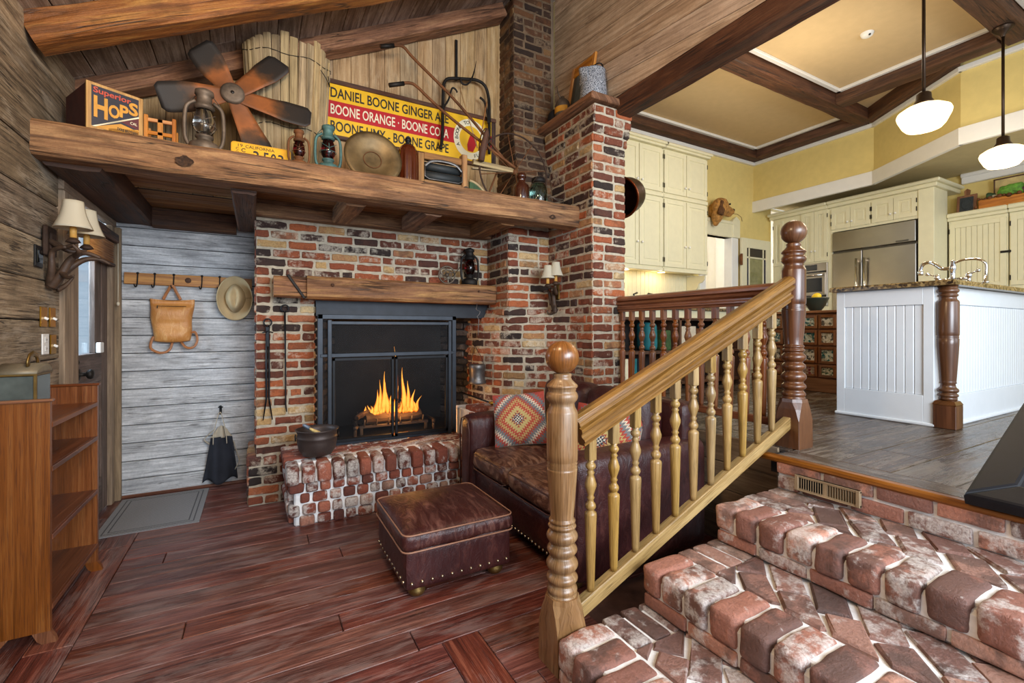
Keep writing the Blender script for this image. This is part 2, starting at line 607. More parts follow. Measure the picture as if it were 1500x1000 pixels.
def one_brick(mb, pts, L, s0, s1, z0, z1, out=.007, inn=.05, b=.008, jit=.0035, side=1):
    """a brick following the path between s0 and s1; side=1: outwards is right of travel."""
    n = max(2, int((s1-s0)/.05)+1)
    ss = [s0]+[s0+b]+[s0+(s1-s0)*i/n for i in range(1, n)]+[s1-b, s1]
    vs, fs = [], []
    m = len(ss)
    rows = []
    o_ = out+R(-.003, .004)
    for k, q in enumerate(ss):
        p, d = onpath(pts, L, q)
        nx, ny = (d.y*side, -d.x*side)
        e = 0 if 0 < k < m-1 else 1
        ring = []
        for (oo, zz) in ((-inn, z0+b*e), (o_-b, z0+b*e if e else z0), (o_ - (b if e else 0), z0+b), (o_-(b if e else 0), z1-b), (o_-b, z1-b*e if e else z1), (-inn, z1-b*e)):
            ring.append(len(vs))
            vs.append((p[0]+nx*oo+R(-jit, jit), p[1]+ny*oo+R(-jit, jit), zz+R(-jit, jit)))
        rows.append(ring)
    for k in range(m-1):
        for i in range(6):
            i2 = (i+1) % 6
            fs.append([rows[k][i], rows[k][i2], rows[k+1][i2], rows[k+1][i]])
    fs.append(rows[0][::-1]); fs.append(rows[-1])
    mb.add(vs, fs)

def brick_courses(mb, zfun, z0, z1, ch=.0695, bl=.205, mortar=.015, skip=None, side=1, hdr=.18, off=0.0, breaks=()):
    """running bond; zfun(z) -> path points (list of (x,y)). breaks: path fractions' arclengths where a joint must fall."""
    nz = int(round((z1-z0)/ch)); ch = (z1-z0)/nz
    for k in range(nz):
        za, zb = z0+k*ch+mortar/2, z0+(k+1)*ch-mortar/2
        pts = zfun((za+zb)/2); L = pathlen(pts)
        cuts = [0]+[L[i] for i in breaks]+[L[-1]]
        for c0, c1 in zip(cuts, cuts[1:]):
            s = c0-(0 if k % 2 == 0 else bl*.5)+off
            s = min(s, c0)
            while s < c1-.02:
                l = bl*.5 if random.random() < hdr else bl+R(-.012, .012)
                a, b_ = max(s, c0)+mortar/2, min(s+l, c1)-mortar/2
                if c0 + .02 > s: a = max(s, c0)+ (0 if s <= c0 else mortar/2)
                if s+l >= c1-.03: b_ = c1; l = c1-s+.01
                if b_-a > .025:
                    p, _ = onpath(pts, L, (a+b_)/2)
                    if not (skip and skip(p, (za+zb)/2, (onpath(pts, L, a)[0], onpath(pts, L, b_)[0]))):
                        one_brick(mb, pts, L, a, b_, za, zb, side=side)
                s += l

def mortar_wall(mb, zfun, z0, z1, nz=1, inn=.0, side=1, back=.06):
    """the mortar bed behind the bricks, following the same paths."""
    zs = [z0+(z1-z0)*i/nz for i in range(nz+1)]
    vs, fs = [], []
    rows = []
    for z in zs:
        pts = zfun(z); row = []
        for i, p in enumerate(pts):
            a = pts[max(i-1, 0)]; b = pts[min(i+1, len(pts)-1)]
            row.append(len(vs)); vs.append((p[0], p[1], z))
        rows.append(row)
    for r0, r1 in zip(rows, rows[1:]):
        for i in range(len(r0)-1):
            fs.append([r0[i], r0[i+1], r1[i+1], r1[i]])
    mb.add(vs, fs)
M = {}
# weathered timbers and boards
M['beam'] = wood('hewn_timber', '#462b18', '#815736', '#a97f55', rough=.72, wear='#533620', wear_amt=.5, gx=1.8, gy=26, bmp=.7, tint=.12, crack=.85, speck=.25)
M['beam_dark'] = wood('dark_timber', '#2a1710', '#4b2c19', '#69432a', rough=.7, wear='#7a563a', wear_amt=.25, gx=1.2, gy=18, bmp=.55, tint=.2, crack=.8, crack_c='#120a06', speck=.25)
M['rafter'] = wood('rafter_timber', '#4c2b15', '#855735', '#ae8250', rough=.65, wear='#4f2f15', wear_amt=.6, gx=1.6, gy=22, bmp=.7, tint=.12, crack=.9, speck=.25)
M['siding'] = wood('weathered_siding', '#8d8e90', '#bfc0c1', '#e0e0df', rough=.8, wear='#737476', wear_amt=.45, wear_scale=1.6, gx=2.6, gy=44, bmp=.5, tint=.12, crack=.6, crack_c='#4c4742', speck=.28)
M['siding_left'] = wood('brown_grey_siding', '#43372b', '#786752', '#9d8c74', rough=.82, wear='#b9ac98', wear_amt=.4, wear_scale=2.4, gx=2.2, gy=40, bmp=.6, tint=.24, crack=.8, speck=.32)
M['siding_right'] = wood('tan_siding', '#8d7459', '#c8ab8d', '#e4ceb2', rough=.75, wear='#94775b', wear_amt=.35, gx=1.6, gy=32, bmp=.4, tint=.16, crack=.5, crack_c='#4b3624', speck=.2)
M['gable'] = wood('tan_upright_boards', '#7a5f3f', '#a98a62', '#c4a880', rough=.78, wear='#d0bb98', wear_amt=.3, gx=1.5, gy=30, bmp=.35, tint=.22, crack=.4, crack_c='#4b3a26', speck=.2)
M['roof'] = wood('roof_boards', '#4b3a2f', '#7d6859', '#a08c7d', rough=.82, wear='#b3a393', wear_amt=.45, gx=1.6, gy=28, bmp=.4, tint=.3, speck=.3)
M['loft'] = wood('loft_boards', '#5f4127', '#946c42', '#b58d5f', rough=.75, wear='#5a3d22', wear_amt=.4, gx=1.1, gy=20, bmp=.4, tint=.16)
M['casing'] = wood('grey_brown_casing', '#5a4a38', '#857059', '#a08a70', rough=.75, wear='#4a3a2b', wear_amt=.3, bmp=.3, tint=.08)
M['door'] = wood('old_door_wood', '#2e221a', '#55443a', '#75625a', rough=.7, wear='#8a7a70', wear_amt=.35, bmp=.4, tint=.1)
M['floor'] = wood('red_worn_floor', '#2f1511', '#63352b', '#8c5747', rough=.33, wear='#96807a', wear_amt=.45, wear_scale=2.8, gx=2.2, gy=44, bmp=.3, tint=.3, hue=.006, crack=.5, crack_c='#1a0b09', speck=.22)
M['kfloor'] = wood('dark_worn_floor', '#2a201a', '#4d3f34', '#74675b', rough=.24, wear='#948c84', wear_amt=.5, wear_scale=2.0, gx=2.0, gy=32, bmp=.4, tint=.2, crack=.6, speck=.25)
M['nosing'] = wood('orange_nosing', '#5a3418', '#84522c', '#a06b40', rough=.35, bmp=.15, tint=.05)
# furniture woods
M['oak'] = wood('golden_oak', '#503413', '#805928', '#9b7340', rough=.36, pores='#3a2308', gx=1.4, gy=34, bmp=.25, tint=.02, coat=.3, hue=.002)
M['oak_newel'] = wood('newel_oak', '#5f4327', '#8b6844', '#a6855d', rough=.36, pores='#4d3013', wear='#8d7a62', wear_amt=.35, gx=1.2, gy=18, bmp=.25, tint=.02, coat=.3, hue=.002)
M['baluster'] = wood('olive_oak', '#6b5128', '#997a47', '#b09360', rough=.40, pores='#4a3515', gx=1.6, gy=18, bmp=.25, tint=.10, coat=.2, hue=.003)
M['mahog'] = wood('dark_newel_wood', '#371f11', '#58351e', '#70482c', rough=.33, gx=1.0, gy=14, bmp=.15, tint=.04, coat=.3)
M['landing'] = wood('red_brown_oak', '#4f2a14', '#804a26', '#9b6439', rough=.33, pores='#3d1c0a', gx=1.0, gy=16, bmp=.15, tint=.12, coat=.3)
M['bookcase'] = wood('honey_bookcase', '#4a2913', '#774627', '#8d5d37', rough=.34, gx=1.2, gy=46, pores='#4a240e', bmp=.08, tint=.04, coat=.3, hue=.002)
M['shelfedge'] = wood('dark_shelf', '#3d1d0e', '#653519', '#7d4a28', rough=.4, bmp=.06, tint=.05, coat=.2)
M['bindrawer'] = wood('bin_wood', '#4a2a15', '#784a29', '#92643f', rough=.45, bmp=.12, tint=.1)
M['rackwood'] = wood('hook_rail_wood', '#8a4a16', '#c07c30', '#d89a4c', rough=.55, wear='#6b3810', wear_amt=.4, bmp=.25, tint=.08)
M['greywood'] = wood('split_grey_laths', '#6a5a42', '#a08b68', '#c0ab84', rough=.85, wear='#4f4331', wear_amt=.3, gx=1.5, gy=40, bmp=.7, tint=.2)
M['log'] = wood('burnt_log', '#33261c', '#6b5440', '#9a836b', rough=.9, wear='#150f0c', wear_amt=.5, gx=2, gy=18, bmp=.9, tint=.1)
M['palewood'] = wood('pale_crate_wood', '#8a6230', '#b98c4e', '#cda66c', rough=.6, bmp=.15, tint=.06)
# masonry
RED = [(0, '#2c211d'), (.08, '#3d2b25'), (.16, '#573226'), (.32, '#743c28'), (.52, '#8f4a2e'), (.70, '#a85c35'), (.82, '#a0684a'), (.92, '#b8935f'), (1, '#cbb084')]
M['brick'] = brick('old_brick', RED, wash='#d3c7b2', wash_amt=.7, wash_lo=.56, wash_hi=.68, dark='#241a17', dark_amt=.4)
M['brick_hearth'] = brick('whitewashed_brick', [(0, '#5d342b'), (.3, '#7d4030'), (.6, '#96503b'), (.85, '#a4624c'), (1, '#a98976')], wash='#d9d3ca', wash_amt=.85, wash_lo=.49, wash_hi=.60, dark='#3a2b28', dark_amt=.4)
M['brick_step'] = brick('step_brick', [(0, '#7d594f'), (.3, '#9d6a5a'), (.6, '#b57a64'), (.85, '#c8927c'), (1, '#b89a8d')], wash='#e4dfd9', wash_amt=.75, wash_lo=.54, wash_hi=.64, dark='#4f3f3a', dark_amt=.65, rough=.6)
M['brick_tread'] = brick('tread_brick', [(0, '#6a5049'), (.3, '#866257'), (.6, '#9c7263'), (.85, '#b08877'), (1, '#a38b7c')], wash='#e2ddd7', wash_amt=.7, wash_lo=.55, wash_hi=.67, dark='#4a3c37', dark_amt=.6, rough=.6)
M['oak_ball'] = wood('ball_oak', '#5c3614', '#87542a', '#9d6a3a', rough=.3, pores='#432509', gx=1.2, gy=18, bmp=.15, tint=.02, coat=.4, hue=.002)
M['brick_stack'] = brick('sooty_brick', [(0, '#2a1d16'), (.3, '#48301f'), (.6, '#5f3c24'), (.85, '#75502f'), (1, '#8a6a45')], wash='#a89274', wash_amt=.5, wash_lo=.58, wash_hi=.7, dark='#20150f', dark_amt=.5)
M['brick_fire'] = brick('fire_brick', [(0, '#2a2725'), (.4, '#383431'), (.8, '#4b4642'), (1, '#5d5752')], wash='#8d8984', wash_amt=.5, wash_lo=.55, wash_hi=.7, dark='#0e0d0c', dark_amt=.8)
M['mortar'] = plain('grey_mortar', '#b1a692', .95, var=.2, nscale=30, bmp=.5, bscale=90)
M['mortar_white'] = plain('white_mortar', '#e6e5e3', .9, var=.14, nscale=24, bmp=.5, bscale=80)
M['mortar_dark'] = plain('sooty_mortar', '#6e5a45', .95, var=.3, nscale=20, bmp=.5, bscale=70)
# metals
M['black'] = plain('black_iron', '#17181b', .48, .6, var=.3, bmp=.1)
M['iron'] = plain('dark_iron', '#2b2724', .6, .7, var=.4, bmp=.25)
M['frame_black'] = plain('black_painted_wood', '#0b0b11', .5, 0, var=.3, nscale=30, Specular_IOR_Level=.3)
M['screen_frame'] = plain('screen_frame_steel', '#2c3138', .45, .5, var=.2)
M['lintel'] = plain('blackened_steel', '#1d2026', .5, .4, var=.25)
M['brass'] = plain('brass', '#b78a35', .3, 1.0, var=.15)
M['old_brass'] = plain('aged_brass', '#8a7142', .38, .9, var=.3, bmp=.15)
M['nail'] = plain('nail_heads', '#b4a58c', .3, 1.0, var=.15)
M['rust'] = plain('rusty_metal', '#6e4424', .75, .3, var=.5, nscale=9, bmp=.35)
M['rust_dark'] = plain('dark_rust', '#3f2d22', .7, .4, var=.5, nscale=14, bmp=.3)
M['rust_grey'] = plain('grey_rust', '#6a5d50', .6, .55, var=.45, nscale=16, bmp=.3)
M['pewter'] = plain('worn_kettle_metal', '#6b6764', .42, .75, var=.4, nscale=10, bmp=.3)
M['pot'] = plain('cast_iron_pot', '#4b403c', .5, .5, var=.3, nscale=8, bmp=.3)
M['steel'] = plain('brushed_steel', '#a39c92', .28, 1.0, var=.08, nscale=3)
M['steel_dark'] = plain('shaded_steel', '#6d6964', .35, 1.0, var=.1)
M['chrome'] = plain('chrome', '#d8d8d8', .08, 1.0, var=.02)
M['bronze'] = plain('bronze_rod', '#3d2f24', .4, .8, var=.2)
M['tarnish'] = plain('dark_copper', '#3b2318', .38, .9, var=.4, nscale=6)
M['copperin'] = plain('copper_lining', '#7a3f22', .35, .9, var=.3, nscale=6)
M['tealpaint'] = plain('chipped_teal_paint', '#41625f', .6, .2, var=.4, nscale=20, bmp=.3)
M['graypaint'] = plain('grey_plate_metal', '#7f7561', .55, .4, var=.35, nscale=10)
# leather, cloth
def leather(name, c1, c2, c3, rough=.36, wornlo=.5, wornhi=.72):
    m, nt, b = base(name)
    co = nd(nt, 'ShaderNodeTexCoord').outputs['Object']
    st = nd(nt, 'ShaderNodeMapping', {'Vector': co, 'Scale': (5, 1.6, 2), 'Rotation': (0, 0, .5)}).outputs[0]
    n1 = noise_n(nt, st, 5.0, 6, .62, 1.2)
    n2 = noise_n(nt, co, 4, 4)
    nrm = nd(nt, 'ShaderNodeSeparateXYZ', {0: nd(nt, 'ShaderNodeNewGeometry').outputs['Normal']}).outputs[2]
    col = ramp(nt, n2, [(.3, c1), (.7, c2)])
    worn = mth(nt, 'MULTIPLY', ramp(nt, n1, [(wornlo, 0.0), (wornhi, 1.0)]), ramp(nt, n2, [(.3, .25), (.65, 1.0)]))
    col = mx(nt, col, c3, worn)
    nt.links.new(col, b.inputs['Base Color'])
    nt.links.new(mth(nt, 'MULTIPLY_ADD', n1, .3, rough-.15), b.inputs['Roughness'])
    wr = nd(nt, 'ShaderNodeTexVoronoi', {'Vector': co, 'Scale': 220.0}).outputs['Distance']
    bump(nt, b, mth(nt, 'ADD', mth(nt, 'MULTIPLY', n1, 1.0), mth(nt, 'MULTIPLY', wr, .12)), .5, .012)
    return m
M['leather'] = leather('oxblood_leather', '#2f1415', '#46211f', '#5f332b')
M['leather_ottoman'] = leather('ottoman_leather', '#361817', '#4e2723', '#80564b', rough=.36, wornlo=.48, wornhi=.68)
M['leather_seat'] = leather('worn_seat_leather', '#371c16', '#573325', '#9a7560', rough=.36, wornlo=.45, wornhi=.62)
M['piping'] = plain('tan_piping', '#9a6f58', .5, var=.15)
M['seam'] = plain('dark_piping', '#4a2a22', .45, var=.1)
M['bag'] = leather('tan_bag_leather', '#a8682c', '#cf924f', '#e0b074', rough=.42)
M['bagstrap'] = plain('tan_strap', '#9c6030', .5, var=.2)
M['felt'] = plain('tan_felt', '#c2ad85', .95, var=.12, nscale=8, bmp=.2, bscale=200)
M['navy'] = plain('navy_canvas', '#23262f', .9, var=.2, nscale=14, bmp=.3, bscale=250)
M['canvas'] = plain('cream_canvas', '#b9ad98', .9, var=.12, nscale=14, bmp=.25, bscale=250)
M['shade'] = None
M['cord'] = plain('pale_cord', '#c9bda6', .8)
M['bristle'] = plain('broom_straw', '#d2b878', .85, var=.25, nscale=40, bmp=.4)
# paint and plaster
M['cream'] = plain('cream_cabinet_paint', '#e2dbb9', .42, var=.03)
M['ceil'] = plain('tan_ceiling_plaster', '#cdb184', .9, var=.03)
M['yellow'] = plain('yellow_wall_paint', '#dcc67e', .85, var=.04)
M['white'] = plain('white_paint', '#e6e4de', .4, var=.02)
M['island'] = plain('cool_white_paint', '#dde2e6', .38, var=.02)
M['knobpaint'] = plain('white_porcelain', '#efece4', .2, var=.02)
M['alcove'] = plain('alcove_paint', '#c9b98c', .85, var=.04)
M['plastic'] = plain('white_plastic', '#e4e2dc', .35, var=.02)
M['darkplastic'] = plain('black_plastic', '#15171a', .35, var=.1)
M['blackglass'] = plain('black_oven_glass', '#0b0c0f', .08, var=.1)
M['navyglass'] = plain('dark_blue_glass', '#181a3a', .12, var=.3)
M['sooty'] = plain('soot', '#0e0d0d', .95, var=.4)
M['ash'] = plain('ash', '#3b3938', .95, var=.4, bmp=.5)
M['red'] = plain('sign_red', '#b3141c', .4, var=.1, nscale=6)
M['yel'] = plain('sign_yellow', '#e9b61b', .4, var=.1, nscale=6)
M['ink'] = plain('sign_black', '#17130f', .5, var=.1)
M['off'] = plain('sign_white', '#e9dfbe', .45, var=.08)
M['platey'] = plain('plate_yellow', '#e0a81c', .4, .1, var=.12, nscale=10)
M['navyink'] = plain('crate_navy', '#20202e', .6, var=.25)
M['cratered'] = plain('crate_red', '#c24a32', .6, var=.15)
M['mar'] = plain('crate_maroon', '#5a1f25', .65, var=.25)
M['lime'] = plain('label_ochre', '#c98d2a', .55, var=.15)
M['green'] = plain('leafy_green', '#5d8f2c', .7, var=.5, nscale=30, bmp=.4)
M['dkgreen'] = plain('dark_leaf', '#2f4a26', .7, var=.5, nscale=24)
M['tealcloth'] = plain('teal_cloth', '#12636a', .8, var=.2)
M['lemon'] = plain('lemon_skin', '#e9c21f', .45, var=.08, bmp=.2)
M['veg'] = plain('purple_veg', '#4c2a33', .6, var=.4, nscale=20)
M['orange'] = plain('orange_veg', '#c96a26', .6, var=.25)
M['fur'] = plain('golden_fur', '#a8783c', .95, var=.5, nscale=26, bmp=.8, bscale=90)
M['furdark'] = plain('dark_fur', '#5b3a1c', .95, var=.4, nscale=30, bmp=.5)
def glass(name, col, rough=.03, ior=1.45):
    m, nt, b = base(name)
    b.inputs['Base Color'].default_value = hx(col)
    b.inputs['Roughness'].default_value = rough
    b.inputs['IOR'].default_value = ior
    b.inputs['Transmission Weight'].default_value = 1.0
    return m
M['glass'] = glass('clear_glass', '#eef4f4')
M['redglass'] = glass('ruby_glass', '#5b0f12')
M['amber'] = glass('amber_glass', '#6e2a0c', .05)
M['tealglass'] = glass('aqua_glass', '#8fc0b4', .04)
def emit(name, col, s, colour2=None):
    m, nt, b = base(name)
    b.inputs['Base Color'].default_value = hx(col)
    b.inputs['Emission Color'].default_value = hx(col)
    b.inputs['Emission Strength'].default_value = s
    return m
M['lamp'] = emit('lit_opal_glass', '#ffe2b0', 2.4)
M['under'] = emit('under_cabinet_lamp', '#ffd79a', 9.0)
def pane_mat(name, col='#dfe8ee', fac=.12):
    """thin window glass: mostly clear with a reflection."""
    m, nt, b = base(name)
    out = nt.nodes['Material Output']
    tr = nd(nt, 'ShaderNodeBsdfTransparent', {'Color': hx(col)})
    gl = nd(nt, 'ShaderNodeBsdfGlossy', {'Roughness': .05, 'Color': (1, 1, 1, 1)})
    ms = nd(nt, 'ShaderNodeMixShader', {0: fac, 1: tr.outputs[0], 2: gl.outputs[0]})
    nt.links.new(ms.outputs[0], out.inputs[0])
    return m
M['pane'] = pane_mat('window_pane')
def mesh_mat():
    """woven fire screen wire, seen as a fine see-through net."""
    m, nt, b = base('wire_mesh')
    out = nt.nodes['Material Output']
    tr = nd(nt, 'ShaderNodeBsdfTransparent')
    b.inputs['Base Color'].default_value = hx('#121316')
    b.inputs['Metallic'].default_value = .0
    b.inputs['Specular IOR Level'].default_value = .15
    b.inputs['Roughness'].default_value = .5
    ms = nd(nt, 'ShaderNodeMixShader', {0: .30, 1: tr.outputs[0], 2: b.outputs[0]})
    nt.links.new(ms.outputs[0], out.inputs[0])
    return m
M['wire'] = mesh_mat()
def shade_mat():
    m, nt, b = base('linen_shade')
    b.inputs['Base Color'].default_value = hx('#d9d2bd')
    b.inputs['Roughness'].default_value = .9
    tl = nd(nt, 'ShaderNodeBsdfTranslucent', {'Color': hx('#e6dcbf')})
    ms = nd(nt, 'ShaderNodeMixShader', {0: .35, 1: b.outputs[0], 2: tl.outputs[0]})
    nt.links.new(ms.outputs[0], nt.nodes['Material Output'].inputs[0])
    return m
M['shade'] = shade_mat()
def flame_mat():
    m, nt, b = base('flame')
    out = nt.nodes['Material Output']
    co = nd(nt, 'ShaderNodeTexCoord').outputs['Object']
    n = noise_n(nt, co, 14, 3)
    lw = nd(nt, 'ShaderNodeLayerWeight', {'Blend': .35}).outputs['Facing']
    col = ramp(nt, mth(nt, 'ADD', mth(nt, 'MULTIPLY', lw, .8), mth(nt, 'MULTIPLY', n, .4)), [(.2, '#ffc04d'), (.45, '#ff7d14'), (.85, '#c93405')])
    em = nd(nt, 'ShaderNodeEmission', {'Color': col, 'Strength': 2.6})
    tr = nd(nt, 'ShaderNodeBsdfTransparent')
    f = ramp(nt, mth(nt, 'ADD', lw, mth(nt, 'MULTIPLY', mth(nt, 'SUBTRACT', n, .5), .5)), [(.2, .95), (.75, 0.0)])
    ms = nd(nt, 'ShaderNodeMixShader', {0: f, 1: tr.outputs[0], 2: em.outputs[0]})
    nt.links.new(ms.outputs[0], out.inputs[0])
    return m
M['flame'] = flame_mat()
def kilim(name, base_c, seed):
    """woven rug pattern: a stepped medallion with toothed borders."""
    m, nt, b = base(name)
    uv = nd(nt, 'ShaderNodeUVMap').outputs[0]
    s = nd(nt, 'ShaderNodeSeparateXYZ', {0: uv})
    u, v = s.outputs[0], s.outputs[1]
    def q(x, k):
        return mth(nt, 'DIVIDE', mth(nt, 'FLOOR', mth(nt, 'MULTIPLY', x, k)), k)
    au = mth(nt, 'ABSOLUTE', mth(nt, 'SUBTRACT', u, .47))
    av = mth(nt, 'ABSOLUTE', mth(nt, 'SUBTRACT', v, .45))
    tooth = mth(nt, 'MULTIPLY', mth(nt, 'PINGPONG', mth(nt, 'MULTIPLY', mth(nt, 'SUBTRACT', au, av), 1.0), .035), 2.4)
    d = mth(nt, 'ADD', mth(nt, 'ADD', q(au, 44), q(av, 44)), tooth)
    col = ramp(nt, d, [(0, '#3f4650'), (.05, '#c9c2b0'), (.085, '#3f4650'), (.13, '#a8463a'), (.165, '#bfae74'), (.29, '#b4493d'), (.38, '#b9a76b'), (.44, '#a8463a'), (.52, '#76797c'), (.62, '#d8cdb8'), (.68, '#b4493d'), (.76, '#6f7376'), (.86, '#a8463a')], 'CONSTANT')
    ch = nd(nt, 'ShaderNodeTexChecker', {'Vector': uv, 'Scale': 36.0}).outputs[1]
    inner = ramp(nt, d, [(0, 1.0), (.11, 0.0)], 'CONSTANT')
    col = mx(nt, col, mx(nt, '#3a424c', '#d7d2c4', ch), inner)
    wv = nd(nt, 'ShaderNodeTexWave', {'Vector': uv, 'Scale': 60.0, 'Distortion': .5}, bands_direction='Y').outputs[1]
    nz = noise_n(nt, uv, 30, 3)
    col = nd(nt, 'ShaderNodeHueSaturation', {'Color': col, 'Value': mth(nt, 'MULTIPLY_ADD', nz, .6, .75)}).outputs[0]
    nt.links.new(col, b.inputs['Base Color'])
    b.inputs['Roughness'].default_value = .95
    bump(nt, b, wv, .3, .003)
    return m
M['kilim'] = kilim('kilim_weave', '#b4493d', 0)
def matweave():
    m, nt, b = base('grey_mat_weave')
    uv = nd(nt, 'ShaderNodeUVMap').outputs[0]
    s = nd(nt, 'ShaderNodeSeparateXYZ', {0: uv})
    ch = nd(nt, 'ShaderNodeTexChecker', {'Vector': uv, 'Scale': 70.0}).outputs[1]
    nz = noise_n(nt, uv, 60, 3)
    col = mx(nt, '#6e6d6e', '#9f9e9e', mth(nt, 'MULTIPLY_ADD', ch, .4, mth(nt, 'MULTIPLY', nz, .5)))
    eu = mth(nt, 'MINIMUM', s.outputs[0], mth(nt, 'SUBTRACT', 1.0, s.outputs[0]))
    ev = mth(nt, 'MINIMUM', s.outputs[1], mth(nt, 'SUBTRACT', 1.0, s.outputs[1]))
    e = mth(nt, 'MINIMUM', mth(nt, 'MULTIPLY', eu, .54), mth(nt, 'MULTIPLY', ev, .75))
    ln = ramp(nt, e, [(0, 0.0), (.03, 1.0), (.038, 0.0), (.055, 1.0), (.063, 0.0)], 'CONSTANT')
    col = mx(nt, col, '#3c3c40', mth(nt, 'MULTIPLY', ln, .8))
    nt.links.new(col, b.inputs['Base Color'])
    b.inputs['Roughness'].default_value = .95
    bump(nt, b, ch, .4, .003)
    return m
M['mat'] = matweave()
def granite():
    m, nt, b = base('brown_granite')
    co = nd(nt, 'ShaderNodeTexCoord').outputs['Object']
    v = nd(nt, 'ShaderNodeTexVoronoi', {'Vector': co, 'Scale': 60.0}).outputs['Color']
    sp = nd(nt, 'ShaderNodeSeparateColor', {0: v}).outputs[0]
    n = noise_n(nt, co, 25, 5, .7)
    col = ramp(nt, mth(nt, 'ADD', mth(nt, 'MULTIPLY', sp, .5), mth(nt, 'MULTIPLY', n, .5)), [(.25, '#2b2018'), (.42, '#6a5334'), (.6, '#a08658'), (.75, '#4c3b26')])
    nt.links.new(col, b.inputs['Base Color'])
    b.inputs['Roughness'].default_value = .15
    return m
M['granite'] = granite()
def speckle():
    m, nt, b = base('speckled_enamel')
    co = nd(nt, 'ShaderNodeTexCoord').outputs['Object']
    n = noise_n(nt, co, 190, 2)
    nt.links.new(ramp(nt, n, [(.46, '#3e434c'), (.54, '#b4b8be')]), b.inputs['Base Color'])
    b.inputs['Roughness'].default_value = .25
    return m
M['enamel'] = speckle()
def fan_mat():
    m, nt, b = base('sooty_orange_blade')
    uv = nd(nt, 'ShaderNodeUVMap').outputs[0]
    s = nd(nt, 'ShaderNodeSeparateXYZ', {0: uv}).outputs[0]
    co = nd(nt, 'ShaderNodeTexCoord').outputs['Object']
    n = noise_n(nt, co, 12, 5)
    col = ramp(nt, mth(nt, 'ADD', s, mth(nt, 'MULTIPLY', mth(nt, 'SUBTRACT', n, .5), .5)), [(.1, '#70411f'), (.36, '#94562a'), (.5, '#5a3a20'), (.66, '#2b231d'), (1, '#231e1b')])
    nt.links.new(col, b.inputs['Base Color'])
    b.inputs['Roughness'].default_value = .65
    bump(nt, b, n, .2, .004)
    return m
M['fan'] = fan_mat()
def binlabel(name, a, c, sc):
    m, nt, b = base(name)
    co = nd(nt, 'ShaderNodeTexCoord').outputs['Object']
    v = nd(nt, 'ShaderNodeTexVoronoi', {'Vector': co, 'Scale': sc}).outputs['Color']
    sp = nd(nt, 'ShaderNodeSeparateColor', {0: v}).outputs[1]
    nt.links.new(ramp(nt, sp, [(.2, a), (.5, '#a9a08a'), (.8, c)]), b.inputs['Base Color'])
    b.inputs['Roughness'].default_value = .12
    return m
M['bin_a'] = binlabel('dry_beans_green', '#3d5a45', '#c9c6b0', 60.0)
M['bin_b'] = binlabel('dry_pasta', '#5d5a55', '#d8d4c8', 45.0)
M['bin_c'] = binlabel('red_beans', '#7a2f35', '#b07a70', 50.0)
M['bin_d'] = binlabel('teal_mix', '#1f5a5c', '#c7d0c4', 55.0)
KF = .637          # kitchen floor height
LW = -.93          # left wall plane
GY = 3.80          # upright-board gable wall above the loft shelf
BY = 4.46          # lower back wall of the entry
def roofz(x): return 2.74+.505*(x+.93)

def planks(mb, x0, x1, y0, y1, z, along, w, gap=.003, th=.02, lmin=.9, lmax=2.4, bev=.0025):
    """rows of floor boards filling a rectangle."""
    a0, a1, b0, b1 = (x0, x1, y0, y1) if along == 'x' else (y0, y1, x0, x1)
    n = max(1, round((b1-b0)/w)); w = (b1-b0)/n
    for i in range(n):
        s = a0-R(0, lmax*.6)
        while s < a1:
            e = min(a1, s+R(lmin, lmax)); s2 = max(s, a0)
            if a1-e < .25: e = a1
            if e-s2 > .05:
                q = (s2+gap/2, e-gap/2, b0+i*w+gap/2, b0+(i+1)*w-gap/2)
                dz = R(-.0012, .0012)
                if along == 'x': mb.bx(q[0], q[1], q[2], q[3], z-th, z+dz, bev=bev, long=0)
                else: mb.bx(q[2], q[3], q[0], q[1], z-th, z+dz, bev=bev, long=1)
            s = e

# ---- floors
f = MB()
planks(f, -.645, 2.45, 1.775, 4.47, 0, 'x', .132, lmin=1.6, lmax=3.4, gap=.004)
planks(f, LW-.02, -.645, -.6, 4.47, 0, 'y', .15)
planks(f, -.645, .66, .2, 1.775, 0, 'x', .15)
planks(f, .66, .82, .2, 1.775, 0, 'y', .16)
planks(f, .82, 1.3, .2, 1.775, 0, 'x', .16, lmin=.4, lmax=.6)
planks(f, -.645, 1.3, -1.6, .2, 0, 'x', .15)
f.mat = 1
f.bx(LW-.15, 2.5, -1.6, 4.6, -.08, -.012, bev=0)
struct('floor', f, [M['floor'], plain('floor_gaps', '#5a4038', .9, var=.5, nscale=9)])

f = MB()
planks(f, 2.46, 7.6, -1.4, 1.40, KF, 'x', .21, lmin=1.4, lmax=3.0)
planks(f, 2.64, 7.6, 1.40, 4.62, KF, 'x', .21, lmin=1.4, lmax=3.0)
planks(f, 2.325, 2.46, -1.4, 1.40, KF, 'y', .135)
planks(f, 2.46, 2.64, 1.40, 3.6, KF, 'y', .18)
f.mat = 1
f.bx(2.34, 7.7, -1.4, 1.44, KF-.1, KF-.012, bev=0)
f.bx(2.47, 7.7, 1.44, 4.62, KF-.1, KF-.012, bev=0)
struct('floor_kitchen', f, [M['kfloor'], plain('kitchen_floor_gaps', '#140d09', .9)])
n = MB()
prof = [(2.285, KF-.03), (2.275, KF-.018), (2.275, KF-.008), (2.285, KF+.002), (2.325, KF+.002), (2.325, KF-.03)]
n.prism([(p[0], p[1]) for p in prof], -1.4, 1.5, T=Matrix(((1, 0, 0, 0), (0, 0, 1, 0), (0, 1, 0, 0), (0, 0, 0, 1))), uax=0)
